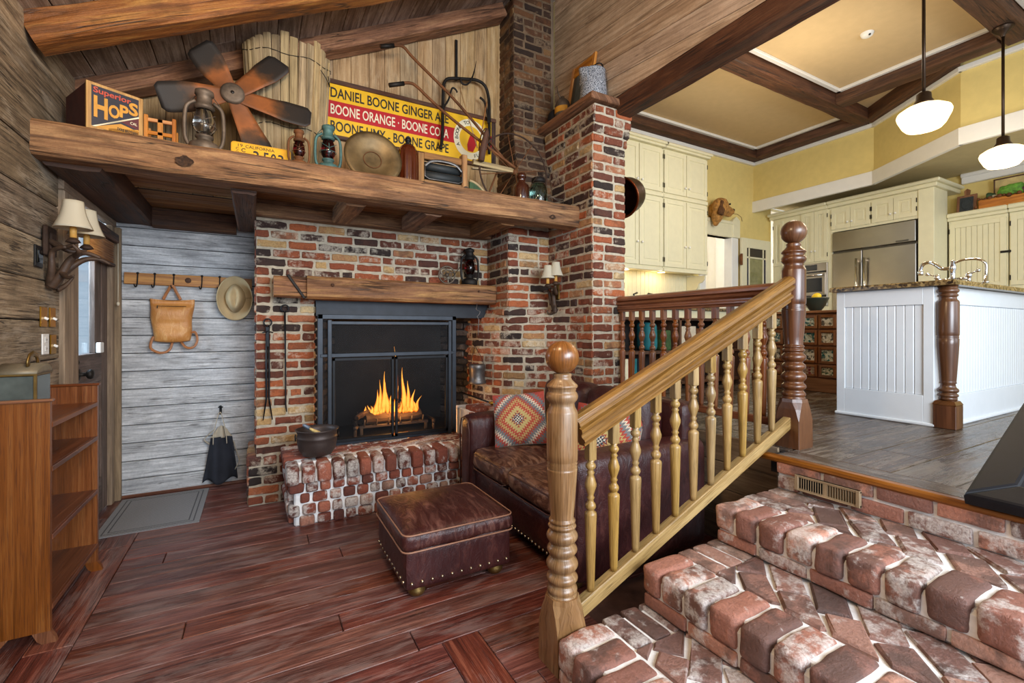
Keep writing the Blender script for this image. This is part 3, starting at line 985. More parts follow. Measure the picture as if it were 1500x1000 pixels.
n2 = MB(); n2.timber((2.303, -1.4, KF-.014), (2.303, 1.5, KF-.014), .05, .032, jit=.0006, ch=.01, n=20)
struct('trim_1', n2, M['nosing'])
# skirt under the landing, behind the sofa
s = MB()
for i in range(4):
    s.bx(2.45, 2.47, 1.47, 3.0, .16*i, .16*i+.156, bev=.003, long=1)
struct('wall_landing', s, M['casing'])

# ---- left wall: brown-grey boards running towards the entry
w = MB(); z = 0; row = 0
while z < 2.74:
    h = R(.19, .235); h = min(h, 2.76-z)
    segs = [(-.6, R(.6, 1.6)), (None, 3.362)] if z < 2.02 else [(-.6, R(.8, 2.0)), (None, GY+.02 if z > 2.25 else BY)]
    a = -.6
    for (_, e) in segs:
        w.bx(LW-.03, LW+R(-.003, .003), a+.001, e-.001, z+.002, z+h-.003, bev=.005, long=1); a = e
    z += h
w.mat = 1
w.bx(LW-.06, LW-.025, -.6, 3.55, 0, 2.78, bev=0); w.bx(LW-.06, LW-.025, 3.55, BY, 2.06, 2.78, bev=0)
struct('wall_left', w, [M['siding_left'], plain('wall_gap_shadow', '#15100c', .9)])

# ---- lower back wall of the entry: pale weathered lap siding
w = MB(); z = .0; hh = .1365
while z < 2.06:
    w.box((-.47, BY+.012, z+hh/2), (.95, .026, hh-.006), rot=Matrix.Rotation(.07, 3, 'X'), bev=.003, long=0); z += hh
w.mat = 1; w.bx(LW, .02, BY+.02, BY+.06, 0, 2.25, bev=0)
struct('wall_back', w, [M['siding'], plain('back_gap', '#1d1a17', .9)])
b = MB(); b.bx(LW+.03, -.03, BY-.02, BY+.0, 0, .022, bev=.004)
struct('baseboard_back', b, M['shelfedge'])

# ---- door and its casing in the left wall
c = MB()
c.bx(LW-.02, LW+.022, 3.362, 3.595, 0, 2.03, bev=.006, long=2)
struct('trim_2', c, M['casing'])
c = MB(); c.bx(LW-.02, LW+.018, 4.325, 4.40, 0, 2.03, bev=.005, long=2)
struct('trim_3', c, M['casing'])
c = MB(); c.bx(LW-.02, LW+.02, 3.36, BY-.02, 2.032, 2.2, bev=.005, long=1)
struct('trim_4', c, M['casing'])
c = MB(); c.bx(LW-.01, LW+.05, 4.402, BY-.012, 0, 2.03, bev=.005, long=2)
struct('trim_5', c, M['casing'])
d = bpy.data.objects.new('door_1', None); C.objects.link(d); d.location = (LW-.03, 3.6, 0); d['kind'] = 'structure'
m = W(d); x0, x1 = LW-.05, LW-.008
m.bx(x0, x1, 3.597, 3.665, .01, 2.02, long=2); m.bx(x0, x1, 4.185, 4.323, .01, 2.02, long=2)
m.bx(x0, x1, 3.665, 4.185, 1.87, 2.02, long=1); m.bx(x0, x1, 3.665, 4.185, .92, 1.115, long=1); m.bx(x0, x1, 3.665, 4.185, .01, .25, long=1)
m.bx(x0+.01, x1-.012, 3.665, 3.93, .25, .92, long=2); m.bx(x0+.01, x1-.012, 3.93, 4.185, .25, .92, long=2)
m.bx(x0+.004, x1-.006, 4.06, 4.185, 1.115, 1.87, long=2)
m.bx(x0, x1+.004, 3.9, 3.96, .25, .92, long=2)
m.build('leaf', M['door'], d)
g = W(d); g.bx(LW-.035, LW-.031, 3.66, 4.065, 1.11, 1.88, bev=0); g.build('pane', M['pane'], d)
h = W(d); rX = Matrix.Rotation(PI/2, 3, 'Y')
h.lathe([(.034, 0), (.034, .006), (.012, .01), (.011, .035), (.026, .045), (.031, .058), (.024, .07), (.004, .074)], (LW-.008, 3.70, 1.0), 20, rot=rX)
h.lathe([(.014, 0), (.014, .012), (.004, .016)], (LW-.008, 3.665, 1.075), 14, rot=rX)
h.build('door_knob', M['iron'], d)
v = thing('alarm_contact', 'small white plastic box at the lower corner of the door glass', 'alarm sensor', (LW-.008, 4.09, 1.118))
p = W(v); p.bx(LW-.007, LW+.018, 4.05, 4.125, 1.115, 1.185, bev=.004); p.build('case', M['plastic'], v)
# what stands outside the door: pale boards of the porch
w = MB()
for i in range(20): w.bx(-2.62, -2.6, 3.0, 9.0, i*.16, i*.16+.157, bev=.003, long=1)
struct('wall_porch', w, plain('porch_paint', '#eceded', .8, var=.05))
# rolled wooden blind over the door glass
bl = thing('roller_blind', 'honey wood blind drawn part way down over the door glass', 'window blind', (LW+.01, 3.95, 1.75))
p = W(bl)
p.grid(lambda u, v_: (LW+.028+.006*math.cos(v_*60), 3.70+.62*u, 1.745+.155*v_), 2, 40, thick=.004, smooth=True)
p.build('slats', M['rackwood'], bl)
p = W(bl); p.bx(LW+.0, LW+.055, 3.68, 4.345, 1.90, 1.965, bev=.006, long=1); p.build('head_box', M['beam_dark'], bl)
p = W(bl); p.bx(LW+.018, LW+.04, 3.70, 4.32, 1.725, 1.747, bev=.004, long=1); p.build('bottom_rail', M['beam_dark'], bl)
p = W(bl); p.tube([(LW+.05, 4.335, 1.90), (LW+.05, 4.337, 1.6), (LW+.05, 4.335, 1.47)], .0025, 6); p.ball((LW+.05, 4.335, 1.46), .010, 10, sz=1.5); p.build('pull_cord', M['cord'], bl)

# ---- upper gable wall of upright boards
w = MB(); x = LW
while x < 2.36:
    ww = R(.115, .15); x2 = min(x+ww, 2.40)
    zt = roofz((x+x2)/2)+.05
    w.bx(x+.001, x2-.0015, GY, GY+.025, 2.2, zt, bev=.003, long=2); x = x2
w.mat = 1; w.bx(LW, 2.4, GY+.02, GY+.05, 2.2, 4.45, bev=0)
struct('wall_gable', w, [M['gable'], plain('gable_gap', '#1a120b', .9)])
# ---- sloping roof boards (run towards the gable, laid up the slope)
sl = math.hypot(1, .505); x = LW-.06; ry = -math.atan(.505)
rb = MB()
while x < 2.6:
    dx = R(.12, .15)
    xm = x+dx/2
    y = -.6
    while y < GY+.02:
        e = min(GY+.02, y+R(1.5, 3.2))
        rb.box((xm, (y+e)/2, roofz(xm)+.014), (dx*sl-.004, e-y-.002, .024), rot=Matrix.Rotation(ry, 3, 'Y'), bev=.003, long=1); y = e
    x += dx
rb.mat = 1
rb.box((.85, 1.6, roofz(.85)+.04), (4.1, 4.5, .02), rot=Matrix.Rotation(ry, 3, 'Y'), bev=0)
struct('ceiling', rb, [M['roof'], plain('roof_gap', '#0d0a08', .95)])
# ---- boards on the upper wall over the brick pillar, kitchen side wall
SX = 2.50
w = MB(); wd = .148; t0 = .105
for i in range(-9, 14):
    zc = 3.19+wd*i
    y0, y1 = -.8, 3.66
    zz0, zz1 = zc, zc
    k = -t0                # boards fall towards the back of the room
    ang = math.atan(.107)
    w.box((SX+.012, (y0+y1)/2, zc+.107*((y0+y1)/2-2.6)), (.026, y1-y0+.3, wd*math.cos(ang)-.004), rot=Matrix.Rotation(ang, 3, 'X'), bev=.004, long=1)
o = struct('wall_right', w, M['siding_right'])
# trim the boards to the wall's outline: above the header, below the roof
bm = bmesh.new(); bm.from_mesh(o.data)
for co, no in (((0, 0, 3.118), (0, 0, -1)), ((0, 0, 4.42), (0, 0, 1)), ((0, 3.66, 0), (0, 1, 0)), ((0, -.8, 0), (0, -1, 0))):
    geom = bm.verts[:]+bm.edges[:]+bm.faces[:]
    bmesh.ops.bisect_plane(bm, geom=geom, plane_co=co, plane_no=no, clear_outer=True)
bm.to_mesh(o.data); bm.free()
w = MB(); w.bx(SX+.03, SX+.12, -.8, 3.75, 3.1, 4.45, bev=0)
struct('wall_header', w, M['yellow'])
t = MB(); t.bx(2.43, 2.49, 3.66, 3.76, 3.09, 4.4, bev=.004, long=2)
struct('trim_6', t, M['casing'])

# ---- kitchen shell
KZ = 4.10; KB = 4.62
w = MB()
w.bx(2.62, 5.84, KB, KB+.1, KF, KZ, bev=0); w.bx(5.84, 6.46, KB, KB+.1, 2.70, KZ, bev=0); w.bx(6.46, 7.5, KB, KB+.1, KF, KZ, bev=0)
struct('wall_kitchen_back', w, M['yellow'])
w = MB()   # upper bulkhead with its angled face
pl = [(7.03, KB), (7.03, 2.957), (6.31, 1.895), (6.31, -1.4), (8.2, -1.4), (8.2, KB)]
w.prism(pl, 3.33, KZ, T=None)
struct('wall_kitchen_upper', w, M['yellow'])
t = MB()
pl2 = [(7.01, KB), (7.01, 2.953), (6.29, 1.891), (6.29, -1.4), (6.42, -1.4), (6.42, 1.86), (7.14, 2.92), (7.14, KB)]
def band(mb, pts, z0, z1, th, bev=.004):
    for a, b_ in zip(pts, pts[1:]):
        d = Vector((b_[0]-a[0], b_[1]-a[1])); L = d.length; an = math.atan2(d.y, d.x)
        mb.box(((a[0]+b_[0])/2, (a[1]+b_[1])/2, (z0+z1)/2), (L+th*.5, th, z1-z0), rot=an, bev=bev, long=0)
face = [(7.03, KB), (7.03, 2.957), (6.31, 1.895), (6.31, -1.4)]
band(t, [(p[0]-.005, p[1]) for p in face], 3.16, 3.335, .05)
struct('trim_7', t, M['white'])
t = MB(); band(t, [(p[0]-.02, p[1]) for p in face], 3.905, 3.955, .045); t.bx(2.66, 7.0, KB-.045, KB, 3.905, 3.955)
struct('trim_8', t, M['white'])
w = MB(); w.prism([(7.06, KB), (7.06, 2.957), (6.34, 1.895), (6.34, -1.4), (8.2, -1.4), (8.2, KB)], 3.30, 3.335)
struct('ceiling_alcove', w, M['alcove'])
w = MB(); w.bx(8.12, 8.2, -1.4, KB, KF, 3.3, bev=0)
struct('wall_kitchen_right', w, M['yellow'])
w = MB(); w.bx(2.55, 7.1, -1.4, KB+.05, KZ, KZ+.05, bev=0)
struct('ceiling_kitchen', w, M['ceil'])
# white crown strips around each coffer
t = MB()
def coffer(x0, x1, y0, y1):
    for (a, b_, c_, d_) in ((x0, x1, y0, y0+.05), (x0, x1, y1-.05, y1), (x0, x0+.05, y0, y1), (x1-.05, x1, y0, y1)):
        t.bx(a, b_, c_, d_, KZ-.035, KZ, bev=.006); 
coffer(2.66, 6.80, 3.13, 4.44); coffer(2.66, 6.02, 1.55, 2.90); coffer(2.66, 6.02, -1.0, 1.35)
struct('trim_9', t, M['white'])

# ---- timbers: each one an object
def beam(name, label, p0, p1, w_, h_, mat, cat='beam', group=None, **k):
    p0, p1 = Vector(p0), Vector(p1)
    m_ = MB(Matrix.Translation(-(p0+p1)/2)); m_.timber(p0, p1, w_, h_, **k)
    o_ = m_.build(name, mat); o_.location = (p0+p1)/2
    return tag(o_, label, cat, group)
beam('roof_rafter', 'large orange brown rafter at the top left, free of the shelf clutter', (LW, 3.0, roofz(LW)-.075), (2.49, 3.0, roofz(2.49)-.075), .14, .15, M['rafter'], 'rafter', jit=.008)
beam('roof_rafter', 'duller brown rafter against the upright boards, behind the fan blades', (LW, 3.70, roofz(LW)-.05), (1.93, 3.70, roofz(1.93)-.05), .17, .125, M['beam'], 'rafter', jit=.01)
lsb = beam('loft_shelf_beam', 'long honey brown beam whose ledge carries the antiques', (LW, 3.08, 2.185), (2.285, 3.08, 2.185), .18, .17, M['beam'], jit=.008, ch=.016)
for kx, kz, kr in ((-.333, 2.165, .028), (2.02, 2.150, .020)):
    km = MB(Matrix.Translation(-lsb.location)); random.seed(int(kz*1000))
    vs_ = [(kx+kr*1.5*R(.7, 1.1)*math.cos(i*PI/7), 2.980+R(-.003, .001), kz+kr*R(.7, 1.1)*math.sin(i*PI/7)) for i in range(14)]
    km.add(vs_+[(kx, 2.992, kz)], [[i, (i+1) % 14, 14] for i in range(14)])
    km.build('knot', plain('beam_knot', '#3a2617', .9, var=.6, nscale=60, bmp=.8), lsb)
random.seed(99)
beam('wall_beam', 'dark brown beam along the top of the door wall', (LW+.125, 3.10, 2.165), (LW+.125, BY, 2.155), .23, .17, M['beam_dark'], jit=.006)
beam('ledger_beam', 'dark knotty beam on top of the pale siding wall', (LW+.24, BY-.04, 2.13), (-.14, BY-.04, 2.13), .09, .15, M['beam_dark'], jit=.006)
beam('ledger_beam', 'brown beam lying on the brick courses over the fireplace', (.0, 3.80, 2.165), (1.86, 3.80, 2.165), .12, .14, M['beam'], jit=.006)
for i, (x, yb, lab) in enumerate(((-.065, BY-.09, 'dark reddish joist between the entry ceiling and the brick corner'), (.575, 3.74, 'short joist above the left part of the fireplace brick'), (1.11, 3.74, 'short joist above the middle of the fire screen'), (1.72, 3.74, 'short joist beside the corner of the brick return'))):
    zc = 2.15 if i == 0 else 2.145
    beam('loft_joist', lab, (x, 3.16, zc), (x, yb, zc), .13, .15 if i == 0 else .12, M['beam_dark'] if i == 0 else M['beam'], 'joist', 'joists under the loft shelf', jit=.005)
lb = MB()
y = 3.17
while y < BY-.02:
    ww = min(R(.11, .16), BY-y)
    lb.bx(LW+.01, (0 if y > 3.9 else 2.28), y+.002, y+ww-.002, 2.205, 2.25, bev=.006, long=0); y += ww
struct('ceiling_loft', lb, M['loft'])
beam('header_beam', 'massive dark beam between the boarded wall and the kitchen ceiling', (2.575, 2.80, 3.05), (2.575, -.9, 3.05), .15, .15, M['beam_dark'], jit=.007)
beam('ceiling_beam', 'dark beam crossing the middle of the tan kitchen ceiling', (2.66, 3.02, 4.03), (6.95, 3.02, 4.03), .19, .15, M['beam_dark'], group='kitchen ceiling beams', jit=.006)
beam('ceiling_beam', 'dark perimeter beam along the far yellow wall above the cupboards', (2.66, 4.52, 4.03), (7.0, 4.52, 4.03), .17, .15, M['beam_dark'], group='kitchen ceiling beams', jit=.006)
beam('ceiling_beam', 'dark perimeter beam along the straight yellow bulkhead', (6.92, 4.43, 4.03), (6.92, 3.0, 4.03), .19, .15, M['beam_dark'], group='kitchen ceiling beams', jit=.006)
beam('ceiling_beam', 'dark slanting beam along the angled face of the bulkhead', (6.93, 2.98, 4.03), (6.21, 1.93, 4.03), .15, .15, M['beam_dark'], group='kitchen ceiling beams', jit=.006)
beam('ceiling_beam', 'dark beam running from the crossing towards the second pendant', (6.12, 2.92, 4.03), (6.12, 1.56, 4.03), .19, .15, M['beam_dark'], group='kitchen ceiling beams', jit=.006)
beam('ceiling_beam', 'dark beam at the top right corner holding the pendant lamps', (2.66, 1.45, 4.03), (6.22, 1.45, 4.03), .19, .15, M['beam_dark'], group='kitchen ceiling beams', jit=.006)
# ---------------------------------------------------------------- fireplace
fp = thing('brick_fireplace', 'old red brick fireplace with raised hearth and tall brick pillar', 'fireplace', (1.0, 3.9, 0))
FY = 3.86
def face_path(z): return [(0.0, FY+.55), (0.0, FY), (1.884, FY)]
def in_open(p, z, ab):
    (a, b) = ab
    if p[1] > FY+.02: return False
    return z < 1.50 and (p[0] > .40 or b[0] > .45)
m = W(fp)
m.mat = 0
random.seed(11)
# right of x=.40 below the lintel the wall is open: courses are cut to the jamb
def breast_course():
    ch = .0695; nz = int(round(2.10/ch))
    for k in range(nz):
        za, zb = k*ch+.0075, (k+1)*ch-.0075
        xe = .395 if (za+zb)/2 < 1.50 else 1.884
        fl = .05 if za < .33 else 0
        for pts in ([(0.0-fl, FY+.58), (0.0-fl, FY-fl)], [(0.0-fl, FY-fl), (xe, FY-fl)]) + (([(xe, FY), (xe+.02, FY+.30)],) if xe < 1 else ()):
            L = pathlen(pts)
            s = 0 if k % 2 else -.1
            while s < L[-1]-.01:
                l = .1 if random.random() < (.6 if za < .33 else .15) else .2+R(-.012, .015)
                a, b = max(0, s)+(.0075 if s > 0 else 0), min(L[-1], s+l)-.0075
                if L[-1]-(s+l) < .04: b = L[-1]; l = 9
                if b-a > .02: one_brick(m, pts, L, a, b, za, zb)
                s += l
breast_course()
m.build('chimney_breast', M['brick'], fp)
m = W(fp)
m.bx(.002, .393, FY, FY+.62, 0, 1.5, bev=0); m.bx(.002, 1.88, FY, FY+.62, 1.5, 2.2, bev=0)
m.bx(-.046, .393, FY-.046, FY+.55, 0, .325, bev=0)
m.bx(.0, 2.62, 4.5, 4.6, 0, 2.2, bev=0); m.bx(.39, .425, FY+.03, 4.55, 0, 1.6, bev=0)  # unseen rear block and jamb filler, added to stop daylight leaking in
m.build('breast_mortar', M['mortar'], fp)
# firebox: back and splayed sides
m = W(fp); random.seed(5)
def fb(z): return [(.42, FY+.02), (.62, 4.42), (1.62, 4.42), (1.885, FY+.02)]
brick_courses(m, lambda z: fb(z)[:2], .38, 1.62, hdr=.1)
brick_courses(m, lambda z: [(1.62, 4.42), (1.885, FY+.02)], .38, 1.62, hdr=.1)
m.build('firebox_lining', M['brick_fire'], fp)
m = W(fp); m.bx(.62, 1.62, 4.40, 4.43, .38, 1.62, bev=0); m.build('fireback', plain('sooty_fireback', '#2a2826', .9, var=.5, nscale=3), fp)
m = W(fp); mortar_wall(m, lambda z: [(p[0], p[1]+.004) for p in fb(z)], .38, 1.62); m.bx(.4, 1.95, FY, 4.5, 1.55, 1.6, bev=0); m.bx(.38, 1.98, 3.87, 4.6, .36, .398, bev=0)
m.build('firebox_mortar', M['sooty'], fp)
m = W(fp); m.bx(.402, 1.86, FY-.035, FY-.02, 1.375, 1.52, bev=.002); m.bx(.402, 1.86, FY-.02, FY+.1, 1.375, 1.387, bev=0); m.build('lintel_plate', M['lintel'], fp)
# pillar and curved return
U = [(1.884, 3.90), (1.884, 3.66), (1.884, 3.46), (1.895, 3.45), (2.09, 3.45), (2.28, 3.45), (2.29, 3.44), (2.29, 3.14), (2.29, 2.835), (2.295, 2.83), (2.615, 2.83), (2.62, 2.835), (2.62, 3.5), (2.29, 3.5)]
Lo = [(1.77, 4.2), (1.80, 3.86), (1.86, 3.66), (1.93, 3.545), (2.04, 3.45), (2.16, 3.36), (2.24, 3.25), (2.288, 3.1), (2.29, 2.835), (2.295, 2.83), (2.615, 2.83), (2.62, 2.835), (2.62, 3.5), (2.29, 3.5)]
def pil(z):
    t = min(1, max(0, (z-1.30)/.2)); t = t*t*(3-2*t)
    c = max(0, (z-2.68)/.07) if z > 2.68 else 0
    c = .012*min(3, int(c))
    out = []
    for a, b in zip(Lo, U):
        out.append((a[0]+(b[0]-a[0])*t, a[1]+(b[1]-a[1])*t))
    if c:
        out[8] = (out[8][0]-c*.3, out[8][1]-c); out[9] = (out[9][0]-c*.3, out[9][1]-c)
        out[10] = (out[10][0]+c, out[10][1]-c); out[11] = (out[11][0]+c, out[11][1]-c); out[12] = (out[12][0]+c, out[12][1])
    return out
random.seed(21)
m = W(fp)
brick_courses(m, pil, .0, 1.39, breaks=(9, 11, 12), hdr=.3)
brick_courses(m, pil, 1.39, 2.1545, breaks=(2, 6, 9, 11, 12), hdr=.22)
def pil_up(z):
    q = pil(z); return [(2.29, 3.50)]+q[7:]
brick_courses(m, pil_up, 2.1545, 3.02, breaks=(3, 5, 6), hdr=.2)
m.build('brick_pillar', M['brick'], fp)
m = W(fp); mortar_wall(m, pil, 0, 2.2, nz=24); mortar_wall(m, pil_up, 2.2, 3.02, nz=8); m.bx(2.30, 2.61, 2.84, 3.5, 2.9, 3.03, bev=0)
m.build('pillar_mortar', M['mortar'], fp)
# chimney stack above the loft shelf, with a shoulder
def stack(z):
    k = max(0, min(1, (3.05-z)/.55)); k = k*k*(3-2*k)
    x0, x1, y0 = 1.985-.03*k, 2.375-.09*k, 3.54-.14*k
    return [(x0, GY+.02), (x0, y0), (x1, y0), (x1, GY+.02)]
random.seed(33)
m = W(fp); brick_courses(m, stack, 2.255, 4.40, breaks=(1, 2), hdr=.3); m.build('chimney_stack', M['brick_stack'], fp)
m = W(fp); mortar_wall(m, stack, 2.255, 4.40, nz=30); m.build('stack_mortar', M['mortar_dark'], fp)

# laid brick floor patterns --------------------------------------------------
def paving(mb, x0, x1, y0, y1, z, ang, bl=.205, bw=.1, gap=.016, th=.03, bev=.008, jit=.002, wob=.0):
    """running rows of bricks laid at an angle and cut to the rectangle."""
    cx, cy = (x0+x1)/2, (y0+y1)/2
    n = int(math.hypot(x1-x0, y1-y0)/bw/1.2)+2
    ca, sa = math.cos(ang), math.sin(ang)
    for i in range(-n, n):
        for j in range(-n, n):
            ox = j*bl+(i % 2)*bl*.5
            oy = i*bw
            q = [(ox+gap/2, oy+gap/2), (ox+bl-gap/2, oy+gap/2), (ox+bl-gap/2, oy+bw-gap/2), (ox+gap/2, oy+bw-gap/2)]
            a2 = R(-wob, wob)
            qm = (ox+bl/2, oy+bw/2)
            q = [(qm[0]+(p[0]-qm[0])*math.cos(a2)-(p[1]-qm[1])*math.sin(a2), qm[1]+(p[0]-qm[0])*math.sin(a2)+(p[1]-qm[1])*math.cos(a2)) for p in q]
            q = [(cx+p[0]*ca-p[1]*sa, cy+p[0]*sa+p[1]*ca) for p in q]
            q = clip(q, x0, x1, y0, y1)
            if len(q) >= 3 and parea(q) > .0012:
                mb.prism(q, z-th, z+R(-.003, .003), bev=bev, jit=jit)

def worn_brick(mb, c, d, r=.014, jit=.003, seed=0, rot=None):
    """rounded, chipped brick."""
    mb.cushion(c, d, r=r, n=6, wob=.006, seed=seed+R(0, 99), rot=rot)

# raised hearth -------------------------------------------------------------
random.seed(41)
HX0, HX1, HY0, HT = .19, 1.72, 3.25, .40
m = W(fp)
x = HX0-.03; 
while x < HX1:
    w_ = R(.084, .1)
    worn_brick(m, (x+w_/2, HY0+.075, HT-.062), (w_-.012, .21, .118), r=.02); x += w_
for k, (zz, hh, yy) in enumerate(((.0, .066, .012), (.072, .068, .0), (.146, .066, .01), (.218, .062, .0))):
    x = HX0+(0 if k % 2 else .05)-.015*(k % 2)
    while x < HX1:
        w_ = R(.075, .108); 
        worn_brick(m, (x+w_/2, HY0+yy+.05, zz+hh/2), (w_-.014, .12, hh), r=.016); x += w_
    y = HY0+.08
    while y < FY-.06:            # left return of the hearth
        w_ = R(.09, .2); worn_brick(m, (HX0+yy+.04, y+w_/2, zz+hh/2), (.12, w_-.014, hh), r=.014); y += w_
y = HY0+.19
while y < FY-.03:
    worn_brick(m, (HX0+.07, y+.05, HT-.035), (.2, .092, .068), r=.014); y += .104
paving(m, HX0+.18, 1.8, HY0+.19, FY+.02, HT, .42, bl=.2, bw=.082, wob=.05)
m.build('hearth', M['brick_hearth'], fp)
m = W(fp); m.bx(HX0+.025, 1.75, HY0+.02, FY+.02, 0, HT-.045, bev=.01); m.bx(HX0+.03, 1.8, HY0+.1, FY+.02, HT-.06, HT-.010, bev=.006); m.build('hearth_mortar', M['mortar_white'], fp)
# brick ledge at the right end of the hearth
m = W(fp); random.seed(44)
for k in range(3):
    x = 1.5
    while x < 2.2:
        w_ = R(.16, .21); worn_brick(m, (x+w_/2, 3.38+.0*k, .40+.073*k+.034), (w_-.012, .14, .062), r=.014); x += w_
for x_ in (1.52, 1.63, 1.74, 1.85, 1.96): worn_brick(m, (x_+.05, 3.43, .622), (.1, .23, .06), r=.016)
m.build('hearth_ledge', M['brick_hearth'], fp)
m = W(fp); m.bx(1.51, 2.2, 3.33, 3.75, .38, .615, bev=.01); m.build('ledge_mortar', M['mortar_white'], fp)
# cap plank on the pillar
cp = tag(MB(Matrix.Translation((-2.38, -3.22, -3.03))).bx(2.225, 2.535, 2.755, 3.70, 3.035, 3.09, bev=.008, long=1).build('pillar_cap_plank', M['beam']), 'thick brown plank capping the brick pillar', 'plank')
cp.location = (2.38, 3.22, 3.03)
# mantel
ml = MB(Matrix.Translation((-1.0, -3.75, -1.5)))
ml.timber((.11, 3.765, 1.585), (.34, 3.765, 1.585), .15, .148, jit=.004, ch=.012)
ml.timber((.325, 3.755, 1.583), (1.872, 3.755, 1.580), .19, .165, jit=.006, ch=.016)
mo = ml.build('mantel_beam', M['rafter']); mo.location = (1.0, 3.75, 1.5)
tag(mo, 'rough honey brown mantel beam over the fire screen', 'mantel')
pg = MB()
rX = Matrix.Rotation(PI/2, 3, 'X')
for px_, r_ in ((.50, .013), (1.70, .010)): pg.lathe([(r_, 0), (r_*.9, .012)], (px_-1.0, 3.661-3.75, 1.605-1.5), 12, rot=rX)
pg.build('peg', M['beam_dark'], mo)
sp = MB(); sp.box((.255-1, 3.683-3.75, 1.585-1.5), (.2, .012, .018), rot=Matrix.Rotation(.98, 3, 'Y'), bev=.003); sp.build('iron_strap', M['iron'], mo)

# ---------------------------------------------------------------- brick steps
st = thing('brick_steps', 'worn whitewashed brick steps rising to the kitchen floor', 'steps', (1.6, .9, 0))
random.seed(52)
YS, YE = 1.385, -.9
treads = ((.945, 1.375, .159), (1.365, 1.83, .318), (1.815, 2.29, .478))
m = W(st)
for (xa, xb, zt) in treads:
    y = YS
    while y > YE:
        w_ = R(.098, .118) if y < YS-.02 else .1
        dxx = R(-.006, .006)
        m.cushion((xa+.105+dxx, y-w_/2, zt-.052+R(-.003, .003)), (.21, w_-.011, .108), r=.019, n=8, wob=.010, seed=R(0, 99)); y -= w_
    y = YS-.01
    while y > YE:
        w_ = R(.19, .215)
        m.cushion((xa+.093, y-w_/2, zt-.131), (.176, w_-.010, .052), r=.010, n=6, wob=.006, seed=R(0, 99)); y -= w_
    yb = YS; m.mat = 1
    # left end of each tread: bricks lying along the side
    xx = xa+.215
    while xx < xb-.02:
        m.cushion((xx+.045, YS-.09, zt-.03), (.082, .19, .058), r=.012, n=6, wob=.005, seed=R(0, 99)); xx += .095
    paving(m, xa+.215, xb+.03, YE, YS-.19, zt, R(.55, .75), bl=.21, bw=.115, gap=.014, th=.03, bev=.007, jit=.003, wob=.16); m.mat = 0
# top riser under the kitchen floor
for k, (za, zb) in enumerate(((.478, .545), (.552, .612))):
    y = YS+(0 if k else .09)
    while y > YE:
        w_ = R(.19, .22); a = min(y, YS); b = y-w_
        m.cushion((2.335, (a+b)/2, (za+zb)/2), (.10, a-b-.016, zb-za-.006), r=.008, n=6, wob=.005, seed=R(0, 99)); y -= w_
m.build('step_bricks', [M['brick_step'], M['brick_tread']], st)
m = W(st)
for (xa, xb, zt) in treads:
    m.bx(xa+.017, 2.40, YE, YS-.012, zt-.162, zt-.03, bev=.012)
    m.bx(xa+.05, xb+.05, YE, YS-.02, zt-.04, zt-.012, bev=.006)
m.bx(2.30, 2.42, YE, YS-.008, .44, .607, bev=.004)
m.build('step_mortar', M['mortar_white'], st)
vt = thing('floor_vent', 'tan metal air vent set in the brick riser below the kitchen floor', 'vent', (2.278, 1.14, .54))
m = W(vt)
m.bx(2.262, 2.28, 1.003, 1.277, .503, .508, bev=.002); m.bx(2.262, 2.28, 1.003, 1.277, .572, .577, bev=.002)
m.bx(2.262, 2.28, 1.003, 1.02, .505, .575, bev=.002); m.bx(2.262, 2.28, 1.26, 1.277, .505, .575, bev=.002)
m.bx(2.266, 2.28, 1.135, 1.15, .505, .575, bev=.001)
m.bx(2.264, 2.28, 1.003, 1.277, .503, .514, bev=.001); m.bx(2.264, 2.28, 1.003, 1.277, .566, .577, bev=.001)
m.build('grille_frame', plain('vent_tan', '#a08a6c', .45, .2), vt)
m = W(vt)
for i in range(22):
    y = 1.026+i*.0107
    if abs(y-1.142) > .008: m.box((2.272, y, .54), (.012, .0035, .054), rot=(.5 if i > 10 else -.3), bev=0)
m.build('grille_slats', plain('vent_slat', '#8d785c', .5, .2), vt)
m = W(vt); m.bx(2.281, 2.286, 1.01, 1.27, .506, .574, bev=0); m.build('duct_shadow', M['sooty'], vt)  # black sheet painted in for the shade inside the duct
# ---------------------------------------------------------------- railings
def bead(z0, z1, r, rm, n=6):
    return [(r+(rm-r)*math.sin(PI*i/n)**.8 if 0 < i < n else r, z0+(z1-z0)*i/n) for i in range(n+1)]

